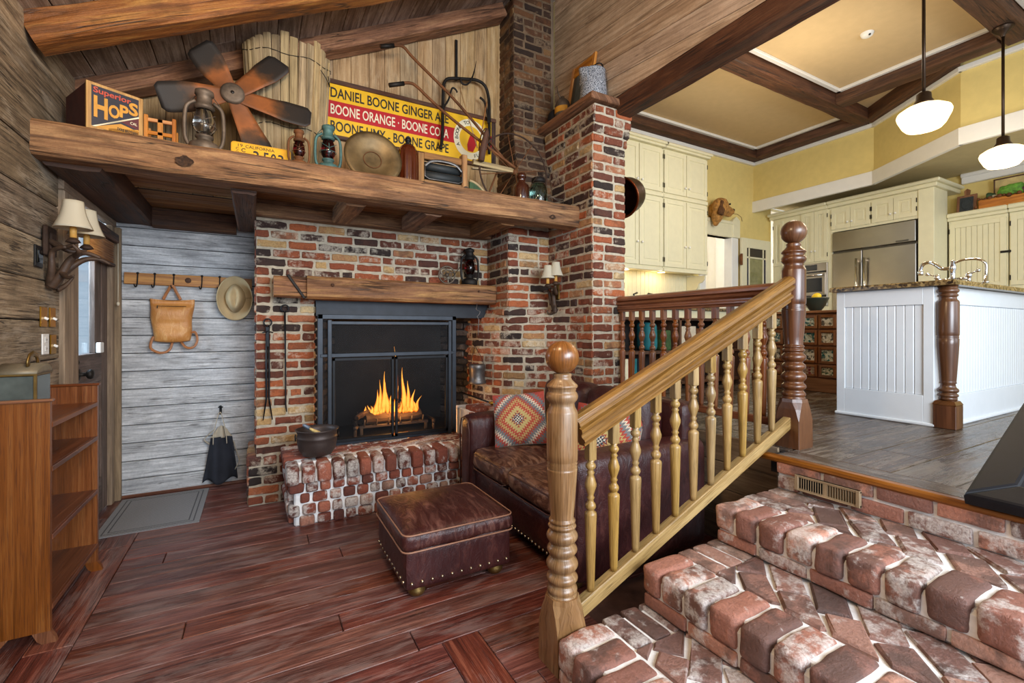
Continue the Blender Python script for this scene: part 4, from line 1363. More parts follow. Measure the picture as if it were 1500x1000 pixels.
def newel(mb, x, y, z0, s=1.0):
    """turned post on a square chamfered foot, ball on top."""
    b = .065
    oct_ = [(b, -b*.45), (b, b*.45), (b*.45, b), (-b*.45, b), (-b, b*.45), (-b, -b*.45), (-b*.45, -b), (b*.45, -b)]
    vs, fs, uvs = [], [], []
    lv = [(0, 0.0, 1.02), (.15, 0.0, 1.0), (.21, .5, .98), (.245, 1.0, .95), (.262, 1.0, .9)]
    for (z, t, k) in lv:
        for (ax_, ay_) in oct_:
            sq = (math.copysign(b, ax_) if abs(ax_) > b*.44 else ax_, math.copysign(b, ay_) if abs(ay_) > b*.44 else ay_)
            sq2 = (math.copysign(b*.985, ax_), math.copysign(b*.985, ay_)) if t == 0 else None
            px_ = ax_*(1 if t else 1); py_ = ay_
            if t < 1:
                e = (math.copysign(b, ax_), math.copysign(b, ay_))
                w_ = .12*(1-t)
                px_ = ax_+(e[0]-ax_)*(1-t)*.93; py_ = ay_+(e[1]-ay_)*(1-t)*.93
            vs.append((x+px_*k, y+py_*k, z0+z*s))
    for j in range(len(lv)-1):
        for i in range(8):
            i2 = (i+1) % 8
            fs.append([j*8+i, j*8+i2, (j+1)*8+i2, (j+1)*8+i])
            uvs.append([(lv[j][0], i*.05), (lv[j][0], i*.05+.05), (lv[j+1][0], i*.05+.05), (lv[j+1][0], i*.05)])
    fs.append([(len(lv)-1)*8+i for i in range(8)]); uvs.append([(0, 0)]*8)
    fs.append(list(range(8))[::-1]); uvs.append([(0, 0)]*8)
    mb.add(vs, fs, uvs)
    P = [(.054, .255), (.057, .268)]
    P += bead(.27, .30, .050, .058, 4)+[(.046, .306)]
    P += bead(.31, .345, .048, .060)+[(.046, .352)]
    P += bead(.355, .405, .046, .061)+[(.043, .41)]
    P += bead(.415, .455, .045, .058)+[(.043, .46)]
    P += bead(.463, .508, .046, .060)+[(.045, .512)]
    P += bead(.515, .532, .047, .054, 4)+bead(.535, .552, .045, .051, 4)+[(.044, .556)]
    P += [(.048, .60), (.054, .68), (.0578, .735), (.0585, .742), (.0545, .746), (.059, .751), (.0545, .757), (.059, .763), (.0545, .769), (.059, .775), (.0595, .80), (.0595, .955), (.0575, .962), (.050, .975), (.047, .99)]
    P += bead(.995, 1.038, .050, .061)+[(.054, 1.042)]
    P += bead(1.046, 1.066, .052, .060, 5)+[(.048, 1.07), (.038, 1.08), (.034, 1.09), (.037, 1.098), (.033, 1.104)]
    mb.lathe([(r, z0+z*s) for r, z in P], (x, y, 0), 36)
    mb.mat = 1; mb.ball((x, y, z0+1.165*s), .0645, 32, sz=.98); mb.mat = 0

def baluster(mb, x, y, za, zb, blk=.085):
    """square block at the top, turned beads, long tapering stem."""
    L = zb-za
    t = lambda q: za+q*L
    mb.box((x, y, zb-blk/2+.005), (.036, .036, blk+.01), bev=.003, long=2)
    P = [(.0135, za-.002), (.0155, t(.03)), (.0225, t(.42)), (.0245, t(.50)), (.023, t(.515)), (.014, t(.525))]
    P += bead(t(.53), t(.585), .013, .0215)+[(.0115, t(.60)), (.0165, t(.612)), (.0115, t(.625))]
    P += [(.014, t(.64)), (.023, t(.685)), (.0235, t(.705)), (.016, t(.745)), (.012, t(.765)), (.0165, t(.777)), (.0115, t(.79))]
    P += bead(t(.795), t(.845), .012, .021)+[(.013, zb-blk+.012), (.018, zb-blk+.002)]
    P = [p for p in P if p[1] < zb-blk+.003]
    mb.lathe(P, (x, y, 0), 16)

RY = 1.45; NX0, NX1 = 1.025, 2.56
def rtop(x): return .951+.4367*(x-1.112)
def btop(x): return .223+.424*(x-1.132)
sr = thing('stair_railing', 'golden oak stair railing with ball topped newels, rising beside the brick steps', 'stair railing', (NX0, RY, 0))
m = W(sr); newel(m, NX0, RY, 0); m.build('newel_post', [M['oak_newel'], M['oak_ball']], sr)
m = W(sr); newel(m, NX1, RY, KF); tag(m.build('newel_post', M['mahog'], sr), 'darker brown newel post at the kitchen floor')
def slope_M(x0, z0, sl_, y=RY):
    d = Vector((1, 0, sl_)).normalized(); up = Vector((-d.z, 0, d.x)); sd = Vector((0, 1, 0))
    return Matrix(((sd.x, up.x, d.x, x0), (sd.y, up.y, d.y, y), (sd.z, up.z, d.z, z0), (0, 0, 0, 1)))
RP = [(-.018, -.128), (.018, -.128), (.02, -.115), (.03, -.108), (.03, -.098), (.020, -.09), (.020, -.08), (.034, -.066), (.037, -.052), (.024, -.046), (.037, -.038), (.037, -.022), (.028, -.008), (.012, 0), (-.012, 0), (-.028, -.008), (-.037, -.022), (-.037, -.038), (-.024, -.046), (-.037, -.052), (-.034, -.066), (-.020, -.08), (-.020, -.09), (-.03, -.098), (-.03, -.108), (-.02, -.115)]
def extrude(mb, poly, T, L, n=2):
    vs, fs, uvs = [], [], []
    k = len(poly); per = [0]
    for i in range(k): per.append(per[-1]+math.hypot(poly[(i+1) % k][0]-poly[i][0], poly[(i+1) % k][1]-poly[i][1]))
    for j in range(n+1): vs += [tuple(T @ Vector((p[0], p[1], L*j/n))) for p in poly]
    for j in range(n):
        for i in range(k):
            i2 = (i+1) % k
            fs.append([j*k+i, j*k+i2, (j+1)*k+i2, (j+1)*k+i]); uvs.append([(L*j/n, per[i]), (L*j/n, per[i+1]), (L*(j+1)/n, per[i+1]), (L*(j+1)/n, per[i])])
    fs += [list(range(k))[::-1], [n*k+i for i in range(k)]]; uvs += [[(0, 0)]*k]*2
    mb.add(vs, fs, uvs)
m = W(sr); x0 = NX0+.045; x1 = NX1-.02
extrude(m, RP, slope_M(x0, rtop(x0), .4367), (x1-x0)*math.hypot(1, .4367)); m.build('handrail', M['oak'], sr)
m = W(sr)
extrude(m, [(-.022, -.055), (.022, -.055), (.022, -.004), (.018, 0), (-.018, 0), (-.022, -.004)], slope_M(x0, btop(x0), .424), (NX1-.04-x0)*math.hypot(1, .424)); m.build('bottom_rail', M['baluster'], sr)
for i in range(11):
    x = 1.163+i*(2.36-1.163)/10
    m = W(sr); baluster(m, x, RY, btop(x), rtop(x)-.135); m.build('baluster', M['baluster'], sr)
lr = thing('landing_railing', 'red brown railing from the upper newel back to the brick pillar', 'railing', (NX1, 2.2, KF))
m = W(lr)
T = Matrix(((1, 0, 0, NX1), (0, 0, 1, 1.50), (0, 1, 0, 1.535), (0, 0, 0, 1)))
extrude(m, [(p[0]*1.15, p[1]*.95) for p in RP], T, 1.322); m.build('top_rail', M['landing'], lr)
m = W(lr); m.bx(NX1-.025, NX1+.025, 1.51, 2.82, .73, .775, bev=.005, long=1); m.build('bottom_rail', M['landing'], lr)
for i in range(12):
    y = 1.62+i*.1065
    m = W(lr); baluster(m, NX1, y, .775, 1.42, .08); m.build('baluster', M['landing'], lr)

# ---------------------------------------------------------------- sofa
so = thing('leather_sofa', 'dark brown leather two-seat sofa behind the stair railing', 'sofa', (1.75, 2.42, 0))
m = W(so); m.cushion((1.76, 2.42, .19), (.84, 1.14, .22), r=.03, n=8); m.build('seat_base', M['leather'], so)
for (yc, lab) in ((3.03, None), (1.81, None)):
    m = W(so)
    m.cushion((1.755, yc, .365), (.91, .185, .60), r=.055, puff=(.006, .008, .004), n=12, wob=.004, seed=yc)
    a = m.build('arm', M['leather'], so)
    q = W(so); fx = 1.297
    q.tube([(fx, yc-.075, .09), (fx, yc-.08, .56), (fx, yc-.06, .635), (fx, yc, .655), (fx, yc+.06, .635), (fx, yc+.08, .56), (fx, yc+.075, .09)], .005, 6); q.build('piping', M['seam'], a)
for yc in (2.675, 2.165):
    m = W(so); m.cushion((1.62, yc, .385), (.64, .505, .135), r=.05, puff=(.01, .006, .028), n=16, wob=.008, seed=yc*3); c_ = m.build('seat_cushion', M['leather_seat'], so)
    q = W(so); q.tube([(1.315, yc-.235, .41), (1.30, yc-.2, .425), (1.297, yc, .428), (1.30, yc+.2, .425), (1.315, yc+.235, .41)], .004, 6); q.tube([(1.315, yc-.235, .335), (1.30, yc-.2, .325), (1.297, yc, .325), (1.30, yc+.2, .325), (1.315, yc+.235, .335)], .004, 6); q.build('piping', M['seam'], c_)
for yc in (2.675, 2.165):
    m = W(so); m.cushion((1.97, yc, .68), (.20, .52, .44), r=.07, puff=(.035, .008, .015), n=14, wob=.01, seed=yc*5, rot=Matrix.Rotation(.12, 3, 'Y')); m.build('back_cushion', M['leather'], so)
m = W(so); m.cushion((2.135, 2.42, .46), (.15, 1.30, .80), r=.045, puff=(.01, 0, .01), n=12); m.build('back_frame', M['leather'], so)
m = W(so)
for i in range(26): m.ball((1.335, 1.95+i*.0376, .10), .008, 8)
m.build('nail_head_trim', M['nail'], so)
for (x, y) in ((1.38, 1.84), (1.38, 3.0), (2.1, 1.84), (2.1, 3.0)):
    m = W(so); m.lathe([(.02, 0), (.033, .012), (.038, .03), (.034, .05), (.028, .075)], (x, y, 0), 16); m.build('foot', M['old_brass'] if x < 2 else M['beam_dark'], so)
# ottoman
ot = thing('leather_ottoman', 'square brown leather ottoman with nail head trim in front of the sofa', 'ottoman', (.885, 2.38, 0))
OX0, OX1, OY0, OY1 = .60, 1.17, 2.10, 2.66
m = W(ot); m.cushion(((OX0+OX1)/2, (OY0+OY1)/2, .148), (OX1-OX0-.012, OY1-OY0-.012, .20), r=.02, puff=(.006, .006, 0), n=10, wob=.003); m.build('base', M['leather'], ot)
m = W(ot)
def otop(u, v):
    x, y = OX0-.004+(OX1-OX0+.008)*u, OY0-.004+(OY1-OY0+.008)*v
    return x, y
m.cushion(((OX0+OX1)/2, (OY0+OY1)/2, .275), (OX1-OX0+.012, OY1-OY0+.012, .086), r=.032, puff=(.004, .004, .052), n=22, wob=.008, seed=3); cu = m.build('cushion', M['leather_ottoman'], ot)
def loop(x0, x1, y0, y1, z, r=.04):
    pts = []
    for (cx, cy, a) in ((x1-r, y0+r, -PI/2), (x1-r, y1-r, 0), (x0+r, y1-r, PI/2), (x0+r, y0+r, PI)):
        for i in range(5): pts.append((cx+r*math.cos(a+i*PI/8), cy+r*math.sin(a+i*PI/8), z))
    return pts
for z, e in ((.312, .0), (.236, .004)):
    q = W(ot); q.tube(loop(OX0-e-.004, OX1+e+.004, OY0-e-.004, OY1+e+.004, z), .0042, 6, closed=True); q.build('piping', M['piping'], cu)
m = W(ot)
for i in range(11):
    t = i/10
    m.ball((OX0+.035+(OX1-OX0-.07)*t, OY0+.004, .085), .0085, 10); m.ball((OX0+.004, OY0+.04+(OY1-OY0-.08)*t, .085), .0085, 10)
m.build('nail_head_trim', M['nail'], ot)
for (x, y) in ((OX0+.075, OY0+.06), (OX1-.075, OY0+.06), (OX0+.075, OY1-.06), (OX1-.075, OY1-.06)):
    m = W(ot); m.lathe([(.02, 0), (.034, .008), (.042, .022), (.042, .034), (.036, .046), (.036, .056)], (x, y, 0), 20); m.build('foot', M['old_brass'], ot)
# kilim pillows
def pillow(label, loc, size, nrm, roll):
    n = Vector(nrm).normalized(); up = Vector((0, 0, 1)); r = up.cross(n).normalized(); u = n.cross(r)
    Rm = Matrix((r, u, n)).transposed() @ Matrix.Rotation(roll, 3, 'Z')
    p = thing('kilim_pillow', label, 'cushion', loc, group=None)
    m = MB(); h = size/2
    def f(side):
        def g(u_, v_):
            x, y = 2*u_-1, 2*v_-1
            e = (1-abs(x)**2.4)*(1-abs(y)**2.4)
            k = 1-.05*(1-abs(x))*abs(y)-.05*(1-abs(y))*abs(x)
            return Rm @ Vector((x*h*k, y*h*k, side*(.008+.075*max(0, e)**.55)))
        return g
    m.grid(f(1), 22, 22); m.grid(f(-1), 22, 22)
    m.build('cover', M['kilim'], p, weld=False)
    q = MB()
    q.tube([tuple(Rm @ Vector((a*h*.985, b*h*.985, 0))) for a, b in ((-1, -1), (-.5, -.97), (0, -.95), (.5, -.97), (1, -1), (.97, -.5), (.95, 0), (.97, .5), (1, 1), (.5, .97), (0, .95), (-.5, .97), (-1, 1), (-.97, .5), (-.95, 0), (-.97, -.5))], .006, 6, closed=True)
    q.build('edge_seam', M['canvas'], p)
pillow('red and grey kilim pillow leaning in the far sofa corner', (1.62, 2.80, .645), .37, (-.55, -.83, .45), .10)
pillow('grey and red kilim pillow behind the near sofa arm, seen through the balusters', (1.76, 2.06, .635), .40, (-.72, -.5, .42), -.06)

# ---------------------------------------------------------------- bookcase
bc = thing('bookcase', 'low honey brown open bookcase with dark shelf edges by the door', 'bookcase', (-.83, 2.87, 0))
BX0, BX1 = -.922, -.725
def side_panel(y0, y1):
    m = W(bc)
    poly = [(BX0, 0), (BX0, .975), (BX1-.01, .975), (BX1-.01, .06), (BX1+.012, .012), (BX1+.012, 0), (BX1-.035, 0)]
    poly += [(BX1-.06+.0*i, .0)for i in range(0)]
    poly = [(BX0, 0), (BX0+.03, 0), (BX0+.045, .03), (BX0+.075, .045), (BX1-.085, .045), (BX1-.055, .03), (BX1-.035, 0), (BX1+.014, 0), (BX1+.010, .018), (BX1-.006, .06), (BX1-.006, .975), (BX0, .975)]
    # concave outline: lay it as two prisms
    T = Matrix(((1, 0, 0, 0), (0, 0, -1, y1), (0, 1, 0, 0), (0, 0, 0, 1)))
    m.prism([(BX0, .05), (BX1-.006, .05), (BX1-.006, .978), (BX0, .978)], 0, y1-y0, T=T, uax=1)
    m.prism([(BX1-.06, .05), (BX1-.045, .015), (BX1-.03, 0), (BX1+.014, 0), (BX1+.009, .02), (BX1-.006, .05)], 0, y1-y0, T=T, uax=1)
    m.prism([(BX0, 0), (BX0+.03, 0), (BX0+.045, .02), (BX0+.07, .05), (BX0, .05)], 0, y1-y0, T=T, uax=1)
    return m.build('side_panel', M['bookcase'], bc)
s1 = side_panel(2.545, 2.567); s2 = side_panel(3.185, 3.207)
m = W(bc); m.bx(BX0, BX1+.002, 2.538, 2.574, .978, .99, bev=.003, long=0); m.build('cap_moulding', M['bookcase'], s1)
m = W(bc); m.bx(BX0, BX1+.002, 3.178, 3.214, .978, .99, bev=.003, long=0); m.build('cap_moulding', M['shelfedge'], s2)
m = W(bc); m.bx(BX0, BX0+.012, 2.567, 3.185, .1, .978, bev=.001, long=1); m.build('back_panel', M['bookcase'], bc)
for z in (.145, .43, .71, .89):
    m = W(bc); m.bx(BX0+.012, BX1-.016, 2.567, 3.185, z-.018, z, bev=.001, long=1); sh = m.build('shelf', M['shelfedge'], bc)
    m = W(bc); m.bx(BX1-.016, BX1-.004, 2.567, 3.185, z-.020, z+.001, bev=.002, long=1); m.build('shelf_edge', M['shelfedge'], sh)
# metal carrier on the bookcase
mc = thing('metal_carrier', 'small dark metal case with arched lid and loop handle, standing on the bookcase', 'metal case', (-.84, 2.655, .89))
m = W(mc); m.bx(-.912, -.80, 2.578, 2.735, .891, 1.085, bev=.004); m.build('glass_body', plain('grey_glass_panel', '#59615d', .18, .3, var=.3), mc)
m = W(mc)
for (x, y) in ((-.912, 2.578), (-.80, 2.578), (-.912, 2.735), (-.83, 2.735), (-.83, 2.655)): m.bx(x-.005, x+.005, y-.005, y+.005, .891, 1.09, bev=.001)
m.bx(-.918, -.794, 2.572, 2.741, 1.082, 1.094, bev=.003)
m.build('corner_strips', M['old_brass'], mc)
m = W(mc); m.grid(lambda u, v: (-.918+.124*u, 2.572+.169*v, 1.092+.04*math.sin(PI*v)**.6), 2, 18, thick=.003)
m.grid(lambda u, v: (-.796, 2.575+.163*v, 1.092+.037*math.sin(PI*v)**.6*u), 3, 18, thick=.003); m.build('lid', M['graypaint'], mc)
m = W(mc); m.tube([(-.83, 2.605, 1.12), (-.83, 2.605, 1.14), (-.83, 2.62, 1.162), (-.83, 2.655, 1.172), (-.83, 2.69, 1.162), (-.83, 2.705, 1.14), (-.83, 2.705, 1.12)], .01, 8, flat=(.012, .004)); m.build('loop_handle', M['old_brass'], mc)
mc.location.x += .016
kb = thing('candle_jar', 'small pale jar behind the metal case on the bookcase', 'jar', (-.85, 2.83, .89))
m = MB(); m.lathe([(.03, 0), (.035, .01), (.035, .06), (.03, .068)], n=16); m.build('body', M['iron'], kb)
m = MB(); m.lathe([(.031, .068), (.036, .075), (.036, .115), (.028, .13), (.004, .133)], n=16); m.build('lid', M['canvas'], kb)

# ---------------------------------------------------------------- sconces
def sconce(label, loc, nrm, antler, candles, plate):
    s_ = thing('antler_sconce', label, 'wall lamp', loc)
    m = MB(Matrix.Translation(-Vector(loc)))
    for (c_, d_) in plate: m.box(c_, d_, bev=.006)
    m.build('backplate', M['rust_dark'] if nrm[0] > 0 else M['old_brass'], s_)
    m = MB(Matrix.Translation(-Vector(loc)))
    for pts, r0, r1 in antler:
        sp_ = spline(pts, 5); k = len(sp_)
        m.tube(sp_, [(r0+(r1-r0)*i/(k-1))*1.2 for i in range(k)], 8)
    m.build('antler_arm', plain('dark_antler', '#463325', .6, 0, var=.4, nscale=25, bmp=.4), s_)
    for (x, y, z, rs) in candles:
        m = MB(Matrix.Translation(-Vector(loc)))
        m.lathe([(.006, z-.03), (.03, z-.022), (.024, z-.012), (.012, z)], (x, y, 0), 14)
        cup = m.build('candle_cup', M['rust_dark'], s_)
        m = MB(Matrix.Translation(-Vector(loc)))
        m.lathe([(.014, z), (.0135, z+.05), (.008, z+.056)], (x, y, 0), 14); m.build('candle', plain('ochre_candle', '#c9974a', .6, var=.2), cup)
        m = MB(Matrix.Translation(-Vector(loc)))
        n = 18; zt = z+.045
        def f(u, v):
            a = 2*PI*u; r = rs*(1.0-.48*v-.10*math.sin(PI*v)*1.0)
            k = 1-.035*abs(math.sin(3*a))
            return (x+r*k*math.cos(a), y+r*k*math.sin(a), zt+rs*1.75*v)
        m.grid(f, 30, 8, thick=.0015); m.build('shade', M['shade'], s_)
sconce('antler sconce with two cream shades on the grey board wall beside the door', (-.90, 3.15, 1.70), (1, 0, 0),
       [([(-.905, 3.16, 1.49), (-.86, 3.14, 1.55), (-.82, 3.13, 1.63), (-.76, 3.10, 1.66), (-.70, 3.10, 1.64)], .02, .006),
        ([(-.905, 3.20, 1.50), (-.86, 3.22, 1.58), (-.80, 3.24, 1.64), (-.74, 3.26, 1.65), (-.70, 3.28, 1.63)], .018, .005),
        ([(-.86, 3.14, 1.56), (-.82, 3.08, 1.53), (-.79, 3.05, 1.54)], .012, .004), ([(-.80, 3.12, 1.645), (-.77, 3.05, 1.66), (-.79, 3.03, 1.69)], .013, .005),
        ([(-.905, 3.16, 1.50), (-.89, 3.12, 1.58), (-.88, 3.10, 1.66), (-.82, 3.06, 1.68)], .016, .007), ([(-.905, 3.15, 1.72), (-.85, 3.10, 1.68), (-.79, 3.05, 1.69)], .012, .008), ([(-.905, 3.2, 1.72), (-.85, 3.22, 1.68), (-.79, 3.25, 1.69)], .012, .008),
        ([(-.905, 3.24, 1.48), (-.88, 3.26, 1.50), (-.85, 3.28, 1.55)], .014, .004)],
       [(-.79, 3.045, 1.725, .078), (-.79, 3.25, 1.725, .078)], [((-.912, 3.17, 1.715), (.02, .13, .15)), ((-.90, 3.17, 1.715), (.012, .07, .09))])
sconce('antler sconce with two cream shades on the brick pillar above the sofa', (2.28, 3.30, 1.55), (-1, 0, 0),
       [([(2.275, 3.32, 1.42), (2.255, 3.31, 1.50), (2.24, 3.30, 1.58), (2.20, 3.26, 1.62), (2.17, 3.22, 1.60)], .02, .007),
        ([(2.275, 3.33, 1.44), (2.25, 3.35, 1.52), (2.22, 3.34, 1.60), (2.17, 3.34, 1.60)], .016, .006),
        ([(2.27, 3.31, 1.43), (2.24, 3.36, 1.41), (2.22, 3.37, 1.44)], .013, .004), ([(2.26, 3.31, 1.48), (2.22, 3.28, 1.46), (2.21, 3.25, 1.49)], .012, .004),
        ([(2.275, 3.30, 1.60), (2.23, 3.24, 1.58), (2.19, 3.20, 1.64)], .013, .008), ([(2.275, 3.30, 1.60), (2.22, 3.28, 1.62), (2.15, 3.27, 1.64)], .013, .008)],
       [(2.19, 3.19, 1.675, .066), (2.13, 3.22, 1.655, .062)], [((2.283, 3.31, 1.60), (.016, .09, .14))])

# switches and outlet on the left wall
def plate(name, label, cat, y0, y1, z0, z1, mat, kind):
    p = thing(name, label, cat, (LW+.005, (y0+y1)/2, (z0+z1)/2))
    m = W(p); m.bx(LW+.002, LW+.009, y0, y1, z0, z1, bev=.002); m.build('cover_plate', mat, p)
    yc, zc = (y0+y1)/2, (z0+z1)/2
    if kind == 'toggle':
        m = W(p); m.box((LW+.016, yc, zc-.008), (.018, .009, .012), rot=Matrix.Rotation(.5, 3, 'Y'), bev=.002); m.build('toggle', M['knobpaint'], p)
    elif kind == 'socket':
        for s_ in (-1, 1):
            m = W(p); m.bx(LW+.009, LW+.011, yc-.016, yc+.016, zc+s_*.022-.014, zc+s_*.022+.014, bev=.001); q = m.build('socket', M['plastic'], p)
            m = W(p); m.bx(LW+.0108, LW+.0115, yc-.008, yc-.005, zc+s_*.022-.005, zc+s_*.022+.005, bev=0); m.bx(LW+.0108, LW+.0115, yc+.005, yc+.008, zc+s_*.022-.005, zc+s_*.022+.005, bev=0); m.build('slot', M['ink'], q)
    else:
        m = W(p); m.bx(LW+.009, LW+.013, y0+.012, y1-.012, z0+.02, z1-.02, bev=.002); m.build('screen', M['blackglass'], p)
plate('light_switch', 'upper brass switch plate nearer the bookcase end of the wall', 'light switch', 3.095, 3.175, 1.285, 1.385, M['brass'], 'toggle')
plate('light_switch', 'upper brass switch plate nearer the door', 'light switch', 3.21, 3.285, 1.285, 1.385, M['brass'], 'toggle')
plate('light_switch', 'lone brass switch plate beside the white outlet', 'light switch', 3.222, 3.295, 1.145, 1.245, M['brass'], 'toggle')
plate('wall_outlet', 'white double outlet plate on the board wall above the bookcase', 'power outlet', 3.118, 3.196, 1.147, 1.25, M['plastic'], 'socket')
plate('wall_control', 'flat black control panel under the antler sconce by the door', 'control panel', 3.03, 3.12, 1.575, 1.68, M['darkplastic'], 'screen')

# ---------------------------------------------------------------- entry things
dm = thing('door_mat', 'grey woven door mat on the dark floor in front of the door', 'mat', (-.6, 4.04, 0))
m = W(dm)
m.grid(lambda u, v: (-.868+.54*u, 3.665+.74*v, .006+.001*math.sin(u*9)*math.sin(v*7)), 6, 8, thick=.006, smooth=False); m.build('weave', M['mat'], dm)
hr = thing('coat_rack', 'long rustic board with iron hooks on the pale siding', 'coat rack', (-.44, 4.45, 1.66))
m = W(hr); m.timber((-.865, 4.442, 1.66), (-.03, 4.442, 1.652), .022, .085, jit=.004, ch=.004); m.build('board', M['rackwood'], hr)
m = W(hr); m.lathe([(.022, 0), (.02, .004)], (-.47, 4.431, 1.66), 16, rot=Matrix.Rotation(PI/2, 3, 'X')); m.build('knot', M['beam_dark'], hr)
for i, x in enumerate((-.784, -.68, -.561, -.378, -.258, -.15)):
    m = W(hr); k = -.0 if i else 0
    m.tube(spline([(x, 4.43, 1.70), (x, 4.424, 1.66), (x-.002, 4.42, 1.615), (x-.006, 4.405, 1.595), (x-.012, 4.39, 1.60), (x-.014, 4.385, 1.615)], 3), .0045, 6); m.ball((x, 4.428, 1.70), .009, 8)
    m.build('hook', M['iron'], hr)
# leather backpack
bg = thing('hanging_backpack', 'tan leather backpack hanging from the hook rail on the siding', 'backpack', (-.565, 4.40, 1.34))
m = W(bg)
def bag(u, v, side):
    z = 1.185+.325*v
    w0, w1 = .115, .142
    hw = w0+(w1-w0)*v**.8
    x = -.57+(2*u-1)*hw+.004*math.sin(v*9)
    e = (1-abs(2*u-1)**3)*(1-abs(2*v-.75)**4 if v < .97 else .15)
    y = 4.415-(side*.0)-(.045*max(0, e)**.6+.012*math.sin(u*PI)*math.sin(v*11)*(1 if v < .5 else .4))
    if side < 0: y = 4.43
    return (x, y, z-.012*math.sin(u*PI)*(1-v)+(-.012*math.sin(u*PI) if v > .98 else 0))
m.grid(lambda u, v: bag(u, v, 1), 20, 24, thick=.0); m.grid(lambda u, v: bag(u, v, -1), 20, 24)
for uu in (0, 1): m.grid(lambda a, v: tuple(Vector(bag(uu, v, 1)).lerp(Vector(bag(uu, v, -1)), a)), 1, 24)
for vv in (0, 1): m.grid(lambda u, a: tuple(Vector(bag(u, vv, 1)).lerp(Vector(bag(u, vv, -1)), a)), 20, 1)
m.build('body', M['bag'], bg, weld=True)
m = W(bg); m.tube(spline([(-.625, 4.41, 1.505), (-.60, 4.40, 1.56), (-.567, 4.388, 1.612), (-.54, 4.40, 1.56), (-.515, 4.41, 1.505)], 6), .008, 8, flat=(.003, .010)); m.build('top_handle', M['bagstrap'], bg)
m = W(bg); m.tube([(-.655+.02*i, 4.366-.004*math.sin(i/10*PI), 1.452) for i in range(10)], .0022, 6); m.box((-.655, 4.36, 1.445), (.006, .005, .022), bev=.001); m.build('zip', M['iron'], bg)
m = W(bg)
m.tube(spline([(-.685, 4.41, 1.22), (-.70, 4.40, 1.17), (-.695, 4.39, 1.125), (-.64, 4.385, 1.095), (-.585, 4.39, 1.115), (-.565, 4.41, 1.19)], 6), .006, 8, flat=(.003, .009)); m.build('shoulder_strap', M['bagstrap'], bg)
m = W(bg)
m.tube(spline([(-.455, 4.41, 1.25), (-.42, 4.40, 1.25), (-.405, 4.39, 1.19), (-.43, 4.385, 1.135), (-.48, 4.39, 1.135), (-.52, 4.41, 1.19)], 6), .006, 8, flat=(.003, .009)); m.build('shoulder_strap', M['bagstrap'], bg)
# hat
ht = thing('cowboy_hat', 'tan felt cowboy hat hung beside the brick corner', 'hat', (-.15, 4.40, 1.53))
m = W(ht)
def brim(u, v):
    a = 2*PI*u
    t = .45+.55*v
    rx, rz = .150*t, .182*t
    x, z = math.cos(a)*rx, math.sin(a)*rz
    c2 = abs(math.cos(a))
    y = 4.425-.10*(c2**1.8)*v**1.3-.01*v*math.sin(a)
    return (-.15+x*(1-.16*c2*v**2)*(1-.10*max(0, math.sin(a))*v), y, 1.53+z)
m.grid(brim, 44, 8, thick=.004); m.build('brim', M['felt'], ht, weld=True)
m = W(ht)
def crown(u, v):
    a = 2*PI*u
    k = (1-v)**.42 if v < 1 else 0
    x, z = math.cos(a)*.074*k*(1-.25*abs(math.sin(a))**2), math.sin(a)*.118*k
    dep = .125*(1-(1-v)**2.0)
    crease = .03*math.exp(-(x/.018)**2)*v**1.2
    pinch = .018*math.exp(-((abs(x)-.05)/.018)**2)*max(0, -z/.09)*v
    return (-.15+x, 4.412-dep+crease+pinch, 1.53+z)
m.grid(crown, 40, 16); m.build('crown', M['felt'], ht, weld=True)
# tote / apron on a low hook
hk = thing('wall_hook', 'small black iron hook low on the siding holding the navy bag', 'hook', (-.253, 4.45, .62))
m = W(hk); m.bx(-.262, -.244, 4.447, 4.456, .585, .645, bev=.003); m.tube(spline([(-.253, 4.446, .63), (-.253, 4.43, .60), (-.253, 4.405, .588), (-.253, 4.395, .61)], 4), .005, 8); m.ball((-.253, 4.43, .645), .011, 8); m.tube([(-.27, 4.445, .64), (-.236, 4.445, .64)], .005, 6)
m.build('hook_body', M['black'], hk)
tb = thing('canvas_tote', 'navy canvas tote bag with cream straps hanging low on the siding', 'tote bag', (-.25, 4.41, .3))
m = W(tb)
def tote(u, v):
    z = .045+.36*v+.02*math.sin(u*PI*3)*(1-v)
    hw = .118-.046*v
    x = -.245+(2*u-1)*hw-.01*(1-v)
    y = 4.40+.03*math.cos(u*PI*2.2+v*2)*(1-.4*v)+.012*math.sin(u*15)*(1-v)
    return (x, y, z)
m.grid(tote, 26, 16, thick=.008); m.build('body', M['navy'], tb)
m = W(tb)
def lin(u, v):
    z = .395+.10*v*math.sin(PI*(.15+.7*u))
    return (-.245+(2*u-1)*(.075-.03*v), 4.42+.012*math.sin(u*9), z)
m.grid(lin, 12, 8, thick=.003); m.build('inner_flap', M['canvas'], tb)
for pts in ([(-.298, 4.352, .36), (-.294, 4.355, .45), (-.272, 4.375, .56), (-.258, 4.395, .603)], [(-.205, 4.352, .36), (-.212, 4.355, .45), (-.236, 4.375, .56), (-.250, 4.395, .605)], [(-.16, 4.41, .36), (-.135, 4.40, .26), (-.12, 4.395, .20), (-.15, 4.41, .13)], [(-.30, 4.42, .46), (-.35, 4.42, .41), (-.36, 4.42, .385), (-.31, 4.42, .34)]):
    m = W(tb); m.tube(spline(pts, 5), .01, 8, flat=(.0125, .003)); m.build('strap', M['canvas'], tb)

